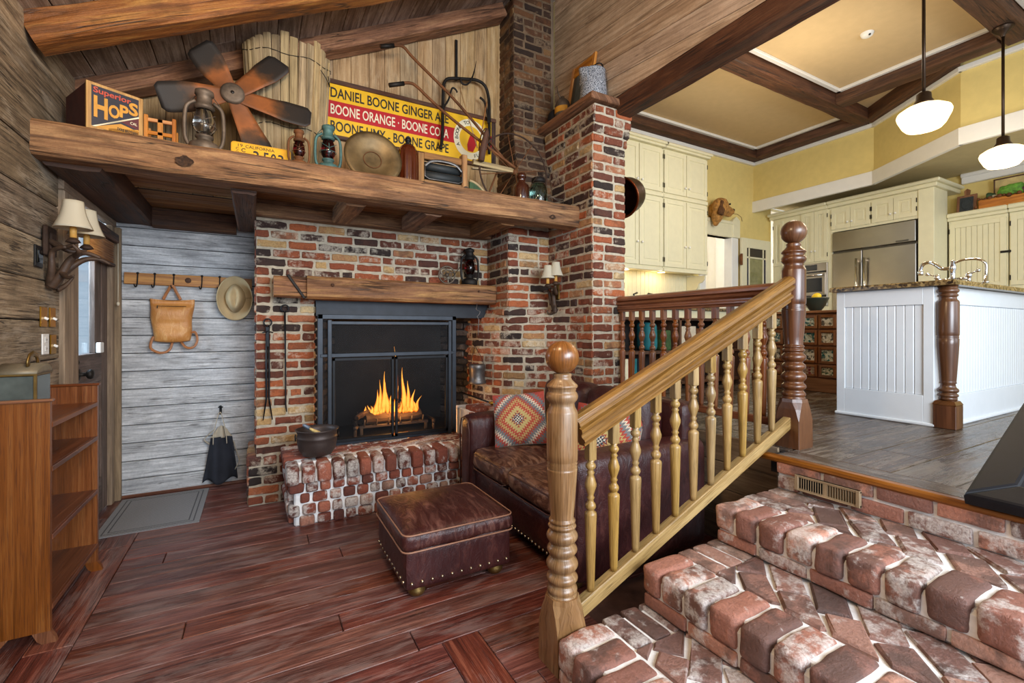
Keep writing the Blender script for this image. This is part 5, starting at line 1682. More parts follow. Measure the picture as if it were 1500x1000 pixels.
# ---------------------------------------------------------------- fireplace things
fs = thing('fire_screen', 'black fire screen with two wire mesh doors standing on the hearth', 'fire screen', (.94, 3.64, .40))
SX0, SX1, SYF, SZ0, SZ1 = .415, 1.47, 3.635, .403, 1.385
m = W(fs)
for x in (SX0, SX1): m.bx(x-.018, x+.018, SYF+.02, SYF+.06, SZ0, SZ1, bev=.003, long=2)
m.bx(SX0-.018, SX1+.018, SYF+.02, SYF+.05, SZ1-.035, SZ1, bev=.003); m.bx(SX0, SX1, SYF+.02, SYF+.05, SZ0, SZ0+.03, bev=.003)
for x in (SX0+.062, SX1-.05): m.bx(x-.014, x+.014, SYF-.01, SYF+.02, SZ0, SZ1-.04, bev=.003, long=2)
m.bx(SX0+.05, SX1-.04, SYF-.008, SYF+.02, 1.065, 1.095, bev=.003); m.bx(SX0+.05, SX1-.04, SYF-.008, SYF+.02, SZ1-.075, SZ1-.05, bev=.003)
m.bx(SX0, SX0+.062, SYF+.01, SYF+.03, 1.068, 1.09, bev=.002); m.bx(SX1-.05, SX1, SYF+.01, SYF+.03, 1.068, 1.09, bev=.002)
m.build('frame', M['screen_frame'], fs)
m = W(fs); m.bx(SX0+.07, SX1-.06, SYF+.008, SYF+.010, 1.09, SZ1-.07, bev=0); m.bx(SX0+.015, SX0+.05, SYF+.03, SYF+.032, SZ0+.03, SZ1-.035, bev=0); m.bx(SX1-.04, SX1-.015, SYF+.03, SYF+.032, SZ0+.03, SZ1-.035, bev=0); m.build('upper_mesh', M['wire'], fs)
for k, (xa, xb) in enumerate(((SX0+.08, .952), (.962, SX1-.068))):
    m = W(fs); z0, z1 = SZ0+.025, 1.06
    m.bx(xa, xa+.02, SYF-.006, SYF+.014, z0, z1, bev=.002, long=2); m.bx(xb-.02, xb, SYF-.006, SYF+.014, z0, z1, bev=.002, long=2); m.bx(xa, xb, SYF-.006, SYF+.014, z0, z0+.025, bev=.002); m.bx(xa, xb, SYF-.006, SYF+.014, z1-.022, z1, bev=.002)
    dr = m.build('screen_door', M['black'], fs)
    m = W(fs); m.bx(xa+.018, xb-.018, SYF+.004, SYF+.006, z0+.02, z1-.02, bev=0); m.build('door_mesh', M['wire'], dr)
    m = W(fs); xh = xb-.01 if k == 0 else xa+.01
    m.ball((xh, SYF-.012, .72), .011, 10); m.build('pull', M['iron'], dr)
# iron grate with logs and flames
gr = thing('fire_grate', 'black iron grate holding the burning logs behind the screen', 'fire grate', (1.03, 4.05, .40))
m = W(gr)
for y in (3.93, 4.17): m.bx(.74, 1.33, y-.01, y+.01, .455, .478, bev=.003)
for i in range(6):
    x = .78+i*.1; m.tube([(x, 3.90, .53), (x, 3.915, .48), (x, 3.95, .468), (x, 4.15, .468), (x, 4.19, .48), (x, 4.2, .55)], .008, 6)
for x in (.76, 1.31):
    for y in (3.93, 4.17): m.bx(x-.012, x+.012, y-.012, y+.012, .40, .462, bev=.003)
for x in (.70, 1.36): m.tube([(x, 3.86, .40), (x, 3.87, .46), (x+.02, 3.9, .475), (x+.04, 4.2, .47)], .012, 8); m.ball((x, 3.865, .475), .018, 10)
m.build('bars', M['rust_grey'], gr)
for (p0, p1, r, lab) in (((.80, 3.99, .525), (1.28, 4.02, .52), .052, 'thick burning log at the front of the grate'), ((.84, 4.12, .53), (1.30, 4.10, .525), .045, 'log lying behind the thick front log'), ((.72, 3.92, .545), (.90, 4.05, .60), .022, 'thin stick sloping off the left end of the fire'), ((1.0, 4.0, .60), (1.22, 4.08, .605), .03, 'short log on top of the burning pile')):
    p0, p1 = Vector(p0), Vector(p1)
    m = MB(Matrix.Translation(-(p0+p1)/2)); d = p1-p0
    m.tube([tuple(p0+d*t+Vector((0, R(-.006, .006), R(-.006, .006)))) for t in [i/8 for i in range(9)]], [r*R(.88, 1.1) for i in range(9)], 12, smooth=False)
    o = m.build('firewood_log', M['log']); o.location = (p0+p1)/2
    tag(o, lab, 'log', 'logs on the fire')
fl = thing('fire_flames', 'yellow and orange flames above the logs', 'flames', (1.04, 4.03, .56))
random.seed(8)
tong = [(.82+.021*i+R(-.008, .008), 3.97+R(-.015, .03), R(.07, .15), R(.016, .026), R(-.25, .25)) for i in range(21)]
tong += [(.885, 3.96, .22, .026, .12), (.915, 3.97, .30, .024, .05), (.955, 3.98, .37, .028, .05), (.985, 3.97, .28, .026, -.08), (1.02, 4.0, .20, .028, .1), (1.13, 3.97, .40, .027, -.05), (1.16, 3.98, .28, .028, .05), (1.195, 3.97, .2, .026, .12), (1.085, 4.04, .58, .013, -.03), (1.06, 3.98, .24, .02, .06), (1.24, 3.98, .14, .02, .3)]
for (x, y, h, r, lean) in tong:
    m = W(fl)
    k = 14; ph = R(0, 6)
    pts, rs = [], []
    for i in range(k+1):
        t = i/k
        pts.append((x+lean*h*t*t+.010*math.sin(ph+t*6)*t, y+.008*math.sin(ph*2+t*4)*t, .545+h*t))
        rs.append(max(.0008, r*(t/.22)**.6 if t < .22 else r*(1-(t-.22)/.78)**1.15))
    m.tube(pts, rs, 12); m.build('flame_tongue', M['flame'], fl)
# hearth tools
def fire_tool(label, x, zt, zb, tongs):
    t = thing('fire_tongs' if tongs else 'fire_poker', label, 'fire tool', (x, 3.835, zb))
    m = W(t)
    m.tube(arc((x, 3.825, zt-.03), .026, -PI/2, 1.5*PI-.3, 14), .006, 6)
    m.build('loop_handle', M['black'], t)
    m = W(t)
    if tongs:
        m.box((x, 3.825, zt-.135), (.024, .014, .15), bev=.004); m.tube([(x-.035, 3.82, zt-.105), (x, 3.815, zt-.095), (x+.035, 3.82, zt-.105)], .005, 6)
        for s_ in (-1, 1): m.tube([(x+s_*.006, 3.825, zt-.06), (x+s_*.009, 3.825, zt-.4), (x+s_*.008, 3.825, zb+.16), (x+s_*.03, 3.823, zb)], [.007, .008, .007, .004], 6)
    else:
        m.tube([(x, 3.825, zt-.056), (x+.004, 3.825, zt-.4), (x+.006, 3.825, zb+.05), (x+.012, 3.82, zb)], [.007, .006, .006, .004], 6)
    m.build('shaft', M['black'], t)
fire_tool('black iron tongs hanging on the brick left of the fire screen', .075, 1.355, .61, True)
fire_tool('long black iron poker hanging nearest the fire screen', .188, 1.46, .66, False)
pt = thing('iron_pot', 'round cast iron pot with side rings on the left of the hearth', 'pot', (.37, 3.44, .403))
m = MB(); m.lathe([(.055, 0), (.095, .012), (.118, .05), (.128, .10), (.129, .125), (.133, .13), (.129, .137), (.126, .16), (.135, .178), (.141, .186), (.134, .188), (.122, .16), (.122, .10), (.10, .03), (.01, .018)], n=36, cap=False); m.build('bowl', M['pot'], pt)
for s_ in (-1, 1):
    m = MB(); m.tube([(s_*(.137)+.0*math.cos(a), .02*math.cos(a), .135+.02*math.sin(a)) for a in [i*PI/6 for i in range(12)]], .0045, 6, closed=True); m.build('ring_handle', M['iron'], pt)
br = thing('whisk_broom', 'small straw whisk broom lying in the iron pot', 'broom', (.33, 3.42, .59))
m = MB(); ax_ = Vector((-.10, -.02, .075)).normalized()
Q = ax_.to_track_quat('Z', 'Y').to_matrix()
m.lathe([(.034, -.13), (.030, -.05), (.018, 0), (.012, .02)], rot=Q, n=16, sx=1.0, sy=.55); m.build('straw', M['bristle'], br)
m = MB(); m.lathe([(.0125, .015), (.013, .03), (.011, .06), (.004, .068)], rot=Q, n=12); m.build('handle', plain('broom_handle', '#6f7c8c', .5, .4), br)
# things on the mantel
wt = thing('wheel_trivet', 'small rusty iron spoked wheel standing on the mantel', 'iron wheel', (1.456, 3.79, 1.667))
m = W(wt); rX = Matrix.Rotation(PI/2, 3, 'X')
def ring(mb, c, r, t, n=28, ax='y'):
    mb.tube([(c[0]+r*math.cos(2*PI*i/n), c[1], c[2]+r*math.sin(2*PI*i/n)) if ax == 'y' else (c[0], c[1]+r*math.cos(2*PI*i/n), c[2]+r*math.sin(2*PI*i/n)) for i in range(n)], t, 6, closed=True)
cz = 1.667+.082
ring(m, (1.456, 3.79, cz), .074, .008); m.ball((1.456, 3.79, cz), .02, 10)
for i in range(5):
    a = i*2*PI/5+.3; m.tube([(1.456, 3.79, cz), (1.456+.04*math.cos(a+.4), 3.79, cz+.04*math.sin(a+.4)), (1.456+.07*math.cos(a), 3.79, cz+.07*math.sin(a))], .005, 6)
ring(m, (1.456, 3.79, cz), .04, .004)
m.build('spoked_rim', M['rust_grey'], wt)
m = W(wt); m.tube([(1.50, 3.775, cz-.02), (1.58, 3.77, cz+.085)], .003, 6); m.build('crank_rod', M['iron'], wt)

def lantern(label, loc, s, mats, rz=0, bail=True, squat=1.0):
    L_ = thing('oil_lantern', label, 'lantern', loc, rz)
    body, gl = mats
    m = MB(); m.lathe([(.0, 0), (.058, 0), (.062, .006), (.062, .03), (.056, .045), (.03, .055), (.028, .07), (.036, .075), (.036, .082), (.0, .084)], n=24, cap=False)
    m.v = [v*s for v in m.v]; m.build('oil_tank', body, L_)
    m = MB(); m.lathe([(.026, .084), (.040, .11), (.044, .14), (.038, .175), (.028, .20)], n=24, cap=False); m.v = [v*s for v in m.v]; m.build('glass_globe', gl, L_)
    m = MB(); m.lathe([(.030, .20), (.040, .205), (.040, .218), (.03, .225), (.030, .262), (.038, .268), (.036, .285), (.012, .297), (.0, .298)], n=20, cap=False); m.v = [v*s for v in m.v]; m.build('chimney_cap', body, L_)
    m = MB()
    for k in (-1, 1):
        m.tube(spline([(k*.056, 0, .03), (k*.072, 0, .07), (k*.074, 0, .15), (k*.066, 0, .21), (k*.034, 0, .238)], 4), .0085, 8)
    m.tube([(0, .045*math.cos(a), .14+.06*math.sin(a)) for a in [i*PI/8 for i in range(16)]], .002, 5, closed=True)
    m.tube([(.047*math.cos(a), .047*math.sin(a), .125) for a in [i*PI/8 for i in range(16)]], .002, 5, closed=True)
    m.tube([(-.045, -.03, .17), (0, -.05, .14), (.045, -.03, .17)], .0018, 5)
    m.v = [v*s for v in m.v]; m.build('wire_frame', body, L_)
    if bail:
        m = MB(); m.tube(spline([(-.072, 0, .16), (-.06, .03, .24), (0, .045, .30), (.06, .03, .24), (.072, 0, .16)], 5), .0022, 5); m.v = [v*s for v in m.v]; m.build('bail', body, L_)
    return L_
lantern('dark oil lantern with ruby glass standing on the mantel', (1.665, 3.775, 1.667), 1.12, (M['iron'], M['redglass']))
sh_ = thing('wire_hook', 'twisted wire hook hanging under the right end of the mantel', 'hook', (1.69, 3.67, 1.37))
m = W(sh_); m.tube(spline([(1.69, 3.675, 1.50), (1.685, 3.665, 1.475), (1.675, 3.66, 1.455), (1.69, 3.66, 1.44), (1.712, 3.66, 1.43), (1.70, 3.66, 1.40), (1.685, 3.66, 1.385), (1.70, 3.66, 1.36), (1.697, 3.66, 1.30), (1.695, 3.66, 1.22)], 4), .003, 6); m.build('wire', M['pewter'], sh_)
bk = thing('hanging_kettle', 'small worn metal kettle hung on the curved brick beside the fire screen', 'kettle', (1.73, 3.76, .79))
m = MB(); m.lathe([(.0, .0), (.078, 0), (.084, .008), (.072, .03), (.068, .06), (.07, .12), (.074, .135), (.074, .165), (.07, .172), (.0, .175)], n=28, cap=False); m.build('body', M['pewter'], bk)
m = MB(); m.tube(spline([(-.066, 0, .165), (-.055, 0, .21), (-.03, .02, .27), (.0, .05, .34)], 5), .0025, 5); m.tube(spline([(.066, 0, .165), (.055, 0, .21), (.03, .02, .27), (.0, .05, .34)], 5), .0025, 5); m.build('chain', M['iron'], bk)
pk = thing('brass_knob_poker', 'black poker with a brass knob lying across the brick ledge', 'fire tool', (1.6, 3.45, .68))
m = W(pk); m.tube([(1.655, 3.345, .682), (1.51, 3.61, .745)], .007, 8); m.build('rod', M['black'], pk)
m = W(pk); m.ball((1.665, 3.327, .678), .018, 14); m.tube([(1.66, 3.336, .680), (1.653, 3.35, .683)], .011, 8); m.build('knob', M['brass'], pk)
# ---------------------------------------------------------------- antiques on the loft shelf
SZ = 2.25
cr = thing('hops_crate', 'dark wooden crate with a red and yellow printed end at the left of the shelf', 'crate', (-.637, 3.21, SZ))
m = W(cr)
m.bx(-.752, -.742, 3.06, 3.36, SZ, 2.525, bev=.002); m.bx(-.532, -.522, 3.06, 3.36, SZ, 2.525, bev=.002); m.bx(-.742, -.532, 3.06, 3.36, SZ, SZ+.012, bev=.002); m.bx(-.742, -.532, 3.35, 3.36, SZ, 2.525, bev=.002)
m.build('box', plain('dark_crate_wood', '#4a1f16', .7, var=.3), cr)
m = W(cr)
m.bx(-.755, -.519, 3.045, 3.06, SZ, 2.53, bev=.002); m.build('end_board', M['palewood'], cr)
def flat(mb, poly, M_, d): mb.prism(poly, 0, d, T=M_)
CM = frame_M((-.637-cr.location.x, 3.0445-3.21, 2.39-SZ), (1, 0, 0), (0, 0, 1))
def CMd(d): return CM @ Matrix.Translation((0, 0, d))
m = MB(); flat(m, [(-.098, -.115), (.098, -.115), (.098, .122), (-.098, .122)], CM, .001); pn = m.build('printed_panel', M['navyink'], cr)
m = MB(); flat(m, [(-.03, -.105), (.098, -.062), (.098, -.118), (-.03, -.118)], CMd(.001), .001); flat(m, [(-.088, -.118), (.02, -.058), (.098, -.075), (.098, -.118)], CMd(.001), .001); m.build('yellow_flash', M['lime'], pn)
m = MB(); flat(m, [(.02, -.045), (.098, .01), (.098, -.065)], CMd(.001), .001); m.build('maroon_flash', M['mar'], pn)
m = MB(); flat(m, [(-.098, -.118), (-.085, -.118), (.098, .018), (.098, .008)], CMd(.0025), .0008); m.build('cream_line', M['off'], pn)
tx = text_part('red_lettering', 'Superior', M['cratered'], pn, CMd(.002) @ Matrix.Translation((-.014, .092, 0)) @ Matrix.Rotation(-.02, 4, 'Z'), width=.155, height=.044, bold=.02)
for ch, x, y, w_, h_ in (('H', -.062, .002, .056, .125), ('O', -.008, .002, .046, .078), ('P', .034, .020, .038, .076), ('S', .074, .052, .040, .078)):
    text_part('yellow_lettering', ch, M['lime'], pn, CMd(.003) @ Matrix.Translation((x, y, 0)), width=w_, height=h_, bold=.035)
text_part('black_lettering', 'DOLE BROTHERS', M['ink'], pn, CMd(.0025) @ Matrix.Translation((.05, -.092, 0)) @ Matrix.Rotation(-.0, 4, 'Z'), width=.088, height=.017, bold=.02)
text_part('small_lettering', 'CAL', M['off'], pn, CMd(.0025) @ Matrix.Translation((.075, -.035, 0)), width=.03, height=.016, bold=.01)

cr.rotation_euler = (0, 0, .506); cr.location = (-.72, 3.2515, SZ+.03); cr.scale = (1, 1, .87)
rk = thing('wood_rack', 'tiny slatted wooden rack between the crate and the big lantern', 'rack', (-.46, 3.18, SZ))
m = W(rk)
for x in (-.525, -.40): m.bx(x-.009, x+.009, 3.16, 3.18, SZ, 2.445, bev=.002, long=2); m.bx(x-.009, x+.009, 3.24, 3.26, SZ, 2.40, bev=.002, long=2)
for z in (2.41, 2.34): m.bx(-.525, -.40, 3.163, 3.177, z, z+.02, bev=.002)
m.bx(-.475, -.45, 3.163, 3.176, SZ, 2.43, bev=.002, long=2)
m.build('slats', M['rackwood'], rk)
lantern('large rusty oil lantern with clear globe in front of the fan blades', (-.258, 3.155, SZ+.021), 1.26, (M['rust_grey'], M['glass']))
lantern('small rusty lantern with red globe behind the end of the yellow number plate', (.232, 3.13, SZ+.021), .80, (M['rust'], M['redglass']), bail=False)
lantern('chipped teal lantern with red globe beside the round metal pan', (.402, 3.14, SZ+.021), 1.03, (M['tealpaint'], M['redglass']))
# fan
fn = thing('fan_blades', 'rusty five bladed fan wheel leaning on the bundle of laths', 'fan', (-.124, 3.27, 2.70))
tilt = Matrix.Rotation(-.10, 4, 'X')
m = MB(tilt); m.lathe([(.0, -.012), (.060, -.012), (.064, -.004), (.064, .016), (.05, .022), (.02, .024), (.0, .024)], n=28, rot=Matrix.Rotation(PI/2, 3, 'X'), cap=False)
m.build('hub_plate', M['rust_grey'], fn)
m = MB(tilt); m.lathe([(.010, .024), (.010, .027), (0, .027)], n=12, rot=Matrix.Rotation(PI/2, 3, 'X'), cap=False); m.build('axle_hole', M['ink'], fn)
for an, L in ((124, .315), (47, .39), (-7, .44), (197, .38), (-66, .475)):
    a = math.radians(an); m = MB(tilt)
    def bl_(u, v):
        r = .03+(L-.03)*u
        w_ = .042+.038*min(1, u*1.6)
        if u > .93: w_ *= (1-(u-.93)/.07*.35)
        s_ = (2*v-1)*w_
        y = -.004+.028*(2*v-1)*(1-.2*u)*min(1, u*2.2)+.01*math.sin(u*PI)
        return (r*math.cos(a)-s_*math.sin(a), y, r*math.sin(a)+s_*math.cos(a))
    m.grid(bl_, 16, 6, thick=.004); m.build('blade', M['fan'], fn)
# bundle of laths
lb_ = thing('lath_bundle', 'tall drum of split grey laths bound with wire, standing behind the fan', 'lath drum', (.19, 3.46, SZ))
m = W(lb_); random.seed(3)
NL = 30
for i in range(NL):
    a = 2*PI*i/NL
    def at_(z, rr=1.0):
        k = (.212+.048*min(1, (z-SZ)/.9))*rr
        return (.19+k*math.cos(a), 3.46+k*.46*math.sin(a), z)
    zt = min(3.19+R(-.03, .03)+(-.04 if math.cos(a) > .75 else 0), roofz(.19+.26*math.cos(a))-.06)
    p0, p1 = at_(SZ), at_(zt)
    m.timber(p0, p1, .050*R(.9, 1.0), .018, jit=.004, ch=.004, n=8, up=(math.cos(a), math.sin(a), 0))
m.build('laths', M['greywood'], lb_)
m = W(lb_)
for z in (3.07, 2.60):
    m = W(lb_)
    k = (.212+.048*min(1, (z-SZ)/.9))+.014
    m.tube([(.19+k*math.cos(2*PI*i/40), 3.46+k*.48*math.sin(2*PI*i/40), z+.01*math.sin(i)) for i in range(40)], .0025, 5, closed=True)
    if z < 3: m.build('wire_band', M['iron'], lb_); continue
    m.tube(spline([(.38, 3.34, 3.02), (.42, 3.35, 2.97), (.445, 3.40, 2.95), (.43, 3.36, 3.0)], 4), .003, 5)
    m.build('wire_band', M['iron'], lb_)
# number plates
def plate_shape(w_, h_, r=.018):
    pts = []
    for cx, cy, a in ((w_/2-r, h_/2-r, 0), (-w_/2+r, h_/2-r, PI/2), (-w_/2+r, -h_/2+r, PI), (w_/2-r, -h_/2+r, -PI/2)):
        for i in range(5): pts.append((cx+r*math.cos(a+i*PI/8), cy+r*math.sin(a+i*PI/8)))
    return pts
lp = thing('number_plate', 'yellow vehicle number plate with black characters standing on the beam', 'number plate', (.03, 3.195, SZ))
PM = frame_M((0, 0, .072), (1, 0, 0), (0, .12, 1))
m = MB(); m.prism(plate_shape(.32, .145), 0, .0025, T=PM); m.build('plate', M['platey'], lp)
m = MB(); rim_ = plate_shape(.312, .137); m.tube([tuple(PM @ Vector((p[0], p[1], .0025))) for p in rim_], .0016, 5, closed=True); m.build('rim', plain('plate_rim', '#c8932a', .45, .2), lp)
PT = lambda x, y: PM @ Matrix.Translation((x, y, .0027))
text_part('plate_lettering', 'CALIFORNIA', M['ink'], lp, PT(-.008, .050), width=.155, height=.019, bold=.004)
text_part('plate_lettering', '19', M['ink'], lp, PT(-.112, .052), width=.024, height=.018)
for k, c_ in enumerate('COM'): text_part('plate_lettering', c_, M['ink'], lp, PT(-.128, .030-.022*k), width=.014, height=.015, bold=.006)
for k, c_ in enumerate('CF'): text_part('plate_lettering', c_, M['ink'], lp, PT(-.096, .024-.030*k), width=.022, height=.024, bold=.012)
for k, (c_, x) in enumerate((('3', -.030), ('5', .024), ('0', .064), ('3', .104))): text_part('plate_lettering', c_, M['ink'], lp, PT(x, -.005), width=.031, height=.072, bold=.016)
lp2 = thing('number_plate', 'bare grey metal plate behind the yellow number plate', 'number plate', (.065, 3.225, SZ))
m = MB(); m.prism(plate_shape(.29, .15), 0, .0025, T=frame_M((0, 0, .0755), (1, 0, 0), (0, .12, 1))); m.build('plate', M['graypaint'], lp2)
# round pan
pn_ = thing('metal_pan', 'round tarnished metal pan leaning below the painted sign', 'pan', (.70, 3.22, SZ))
Q = Matrix.Rotation(PI/2-.22, 3, 'X')
m = MB(); m.lathe([(.0, -.004), (.075, -.002), (.105, .004), (.135, .026), (.17, .036), (.192, .034), (.194, .040), (.17, .043), (.132, .033), (.10, .010), (.07, .004), (.0, .002)], (0, .02, .186), 44, rot=Q, cap=False)
m.build('dish', plain('tarnished_pan', '#75603f', .5, .55, var=.45, nscale=8, bmp=.2), pn_)
m = MB(); m.tube([tuple(Q @ Vector((.06*math.cos(a), .06*math.sin(a), .008))+Vector((0, .02, .186))) for a in [i*PI/12 for i in range(24)]], .003, 5, closed=True); m.build('centre_ring', M['rust'], pn_)
# amber jar
aj = thing('amber_jar', 'ribbed amber glass jar with a black knob lid', 'jar', (.952, 3.25, SZ))
m = MB()
def rib(u, v):
    a = 2*PI*u
    prof = [(.045, 0), (.072, .012), (.075, .06), (.075, .20), (.073, .26), (.066, .30), (.05, .33), (.028, .343)]
    t = v*(len(prof)-1); i = min(int(t), len(prof)-2); f_ = t-i
    r = prof[i][0]*(1-f_)+prof[i+1][0]*f_; z = prof[i][1]*(1-f_)+prof[i+1][1]*f_
    r *= 1+.035*math.cos(12*a)*(1 if .02 < z < .31 else .2)
    return (r*math.cos(a), r*math.sin(a), z)
m.grid(rib, 72, 21); m.build('body', plain('amber_jar_glass', '#4a1c08', .12, var=.2, coat=.5), aj)
m = MB(); m.lathe([(.03, .338), (.034, .345), (.012, .352), (.012, .362), (.022, .372), (.024, .384), (.014, .394), (0, .396)], n=20, cap=False); m.build('knob', M['black'], aj)
# clothes wringer: open wooden box with rollers
wr = thing('wooden_wringer', 'weathered wooden frame with dark rollers and a curved steel spring', 'clothes wringer', (1.215, 3.26, SZ))
m = W(wr)
for x in (1.045, 1.385): m.bx(x-.022, x+.022, 3.23, 3.29, SZ, 2.60 if x > 1.2 else 2.555, bev=.004, long=2)
m.bx(1.067, 1.363, 3.235, 3.285, 2.515, 2.565, bev=.004); m.bx(1.067, 1.363, 3.235, 3.285, 2.325, 2.365, bev=.004); m.bx(1.067, 1.363, 3.24, 3.28, SZ, 2.285, bev=.004)
m.build('frame', M['loft'], wr)
m = W(wr); rY = Matrix.Rotation(PI/2, 3, 'Y')
m.lathe([(.0, 0), (.034, 0), (.034, .3), (.0, .3)], (1.065, 3.27, 2.405), 20, rot=rY, cap=False); m.lathe([(.0, 0), (.03, 0), (.03, .3), (.0, .3)], (1.065, 3.275, 2.475), 20, rot=rY, cap=False); m.build('roller', plain('dark_roller', '#23282a', .6, var=.3), wr)
m = W(wr); m.tube(spline([(1.07, 3.225, 2.46), (1.12, 3.22, 2.50), (1.215, 3.22, 2.513), (1.31, 3.22, 2.50), (1.36, 3.225, 2.46)], 6), .008, 8, flat=(.003, .010)); m.tube([(1.07, 3.225, 2.46), (1.07, 3.225, 2.385), (1.10, 3.225, 2.37), (1.33, 3.225, 2.37), (1.36, 3.225, 2.385), (1.36, 3.225, 2.46)], .005, 6); m.build('leaf_spring', M['pewter'], wr)
m = W(wr); m.ball((1.39, 3.222, 2.335), .022, 10); m.tube([(1.39, 3.222, 2.335), (1.40, 3.222, 2.28)], .006, 6); m.build('clamp_screw', M['pewter'], wr)
hp = thing('curved_hoop', 'dark half round panel with a pale rim beside the wringer', 'hoop', (1.51, 3.22, SZ))
m = W(hp); pl = [(1.42, SZ)]+[(1.42+.19*i/10, SZ+.155*math.cos(i/10*PI/2)**.9) for i in range(11)]
T = Matrix(((1, 0, 0, 0), (0, 0, -1, 3.24), (0, 1, 0, 0), (0, 0, 0, 1)))
m.prism(pl, 0, .02, T=T); m.build('panel', M['dkgreen'], hp)
m = W(hp); m.tube([(p[0], 3.225, p[1]) for p in pl[1:]], .010, 8); m.build('rim', M['greywood'], hp)
# painted sign
sg = thing('drinks_sign', 'long yellow and red painted soft drink sign on the upright boards', 'sign', (1.16, 3.775, 2.77))
X0, X1, Z0, Z1 = .43, 1.878, 2.775, 3.165
SM = frame_M((0, -.0, 0), (1, 0, 0), (0, 0, 1))
def sM(x, z, d): return frame_M((x-1.16, -.006-d, z-2.77), (1, 0, 0), (0, 0, 1))
m = W(sg); m.bx(X0, X1, 3.770, 3.782, Z0, Z1, bev=.001); m.build('yellow_panel', M['yel'], sg)
m = W(sg); m.bx(X0, 1.60, 3.7685, 3.771, 2.905, 3.035, bev=0); m.bx(1.76, X1, 3.7685, 3.771, 2.905, 3.035, bev=0); m.build('red_band', M['red'], sg)
m = W(sg); m.bx(X0-.02, 1.925, 3.76, 3.795, Z1, Z1+.035, bev=.004, long=0); m.bx(X1, 1.925, 3.77, 3.795, Z0-.02, Z1, bev=.003, long=2); m.bx(X0-.02, X1, 3.765, 3.795, Z0-.03, Z0, bev=.003, long=0); m.build('frame', M['beam_dark'], sg)
for t_, z, mt, x0_, x1_ in (('DANIEL BOONE GINGER ALE', 3.098, M['ink'], .50, 1.462), ('BOONE ORANGE · BOONE COLA', 2.970, M['off'], .50, 1.462), ('BOONE LIMY - BOONE GRAPE', 2.842, M['ink'], .50, 1.462)):
    text_part('lettering', t_, mt, sg, sM((x0_+x1_)/2, z, .002), width=x1_-x0_, height=.078, bold=.012)
EC = (1.672, 2.965)
m = MB()
def ring_flat(mb, cx, cz, r0, r1, d, n=48):
    vs, fs = [], []
    for i in range(n):
        a = 2*PI*i/n
        for r in (r0, r1): vs.append((cx-1.16+r*math.cos(a)*.92, -.006-d, cz-2.77+r*math.sin(a)))
    for i in range(n):
        j = (i+1) % n; fs.append([2*i, 2*i+1, 2*j+1, 2*j])
    mb.add(vs, fs)
ring_flat(m, *EC, .118, .178, .0032); em_ = m.build('white_ring', M['off'], sg)
m = MB(); ring_flat(m, *EC, 0.001, .118, .0030); m.build('yellow_disc', M['yel'], em_)
m = MB(); vs = [(EC[0]-1.16+x, -.0095, EC[1]-2.77+z) for x, z in ((-.03, -.105), (.02, -.11), (.05, -.05), (.06, .03), (.035, .055), (.0, .05), (-.02, .0), (-.035, -.05))]
m.add(vs, [list(range(8))]); m.build('red_shape', M['red'], em_)
for k, c_ in enumerate('A BOONE TO'):
    if c_ == ' ': continue
    a = math.radians(206-k*11.5)
    text_part('ring_lettering', c_, M['ink'], em_, sM(EC[0]+.148*math.cos(a)*.92, EC[1]+.148*math.sin(a), .0036) @ Matrix.Rotation(a-PI/2, 4, 'Z'), height=.030, bold=.01)
for k, c_ in enumerate('FLAVOR'):
    a = math.radians(-72+k*11.5)
    text_part('ring_lettering', c_, M['ink'], em_, sM(EC[0]+.148*math.cos(a)*.92, EC[1]+.148*math.sin(a), .0036) @ Matrix.Rotation(a+PI/2, 4, 'Z'), height=.030, bold=.01)
# wheel cultivator
wc = thing('wheel_cultivator', 'antique garden cultivator with two long handles and a spoked iron wheel', 'garden cultivator', (1.87, 3.34, SZ))
HZ = SZ+.325; HB = (1.875, 3.335, HZ)
m = W(wc); ring(m, HB, .318, .007, 44); m.build('wheel_rim', M['rust_dark'], wc)
m = W(wc)
for i in range(8):
    a = i*PI/4+.2; m.tube([(HB[0]+.02*math.cos(a), HB[1]+(.012 if i % 2 else -.012), HB[2]+.02*math.sin(a)), (HB[0]+.315*math.cos(a), HB[1], HB[2]+.315*math.sin(a))], .0035, 6)
m.lathe([(.0, -.03), (.022, -.03), (.022, .03), (.0, .03)], HB, 14, rot=Matrix.Rotation(PI/2, 3, 'X'), cap=False); m.build('spoke_hub', M['rust'], wc)
for pts, gp in (([(.83, 3.56, 3.43), (.965, 3.555, 3.478), (1.02, 3.55, 3.465), (1.085, 3.545, 3.405), (1.45, 3.48, 3.09), (1.87, 3.375, 2.62)], 2), ([(.88, 3.50, 3.12), (1.03, 3.495, 3.175), (1.10, 3.49, 3.155), (1.19, 3.48, 3.085), (1.40, 3.44, 2.93), (1.865, 3.30, 2.60)], 2)):
    m = W(wc); sp_ = spline(pts, 6); m.tube(sp_, .0115, 10); h_ = m.build('handle', M['rust'], wc)
    m = W(wc); d0 = Vector(pts[0]).lerp(Vector(pts[1]), .75); m.tube([pts[0], tuple(d0)], .0165, 10); m.build('grip', M['iron'], h_)
m = W(wc); m.timber((1.50, 3.34, 2.60), (1.86, 3.335, 2.585), .035, .04, jit=.002, ch=.006); m.timber((1.50, 3.36, 2.555), (1.86, 3.345, 2.575), .03, .012, jit=.001, ch=.003); m.build('tool_beam', M['greywood'], wc)
m = W(wc); m.tube([(1.74, 3.38, 2.58), (1.66, 3.36, 2.40), (1.63, 3.36, SZ+.01)], .008, 6); m.tube(spline([(1.60, 3.36, 2.57), (1.56, 3.35, 2.75), (1.62, 3.36, 2.9), (1.68, 3.40, 2.84)], 5), .005, 6); m.build('brace', M['rust'], wc)
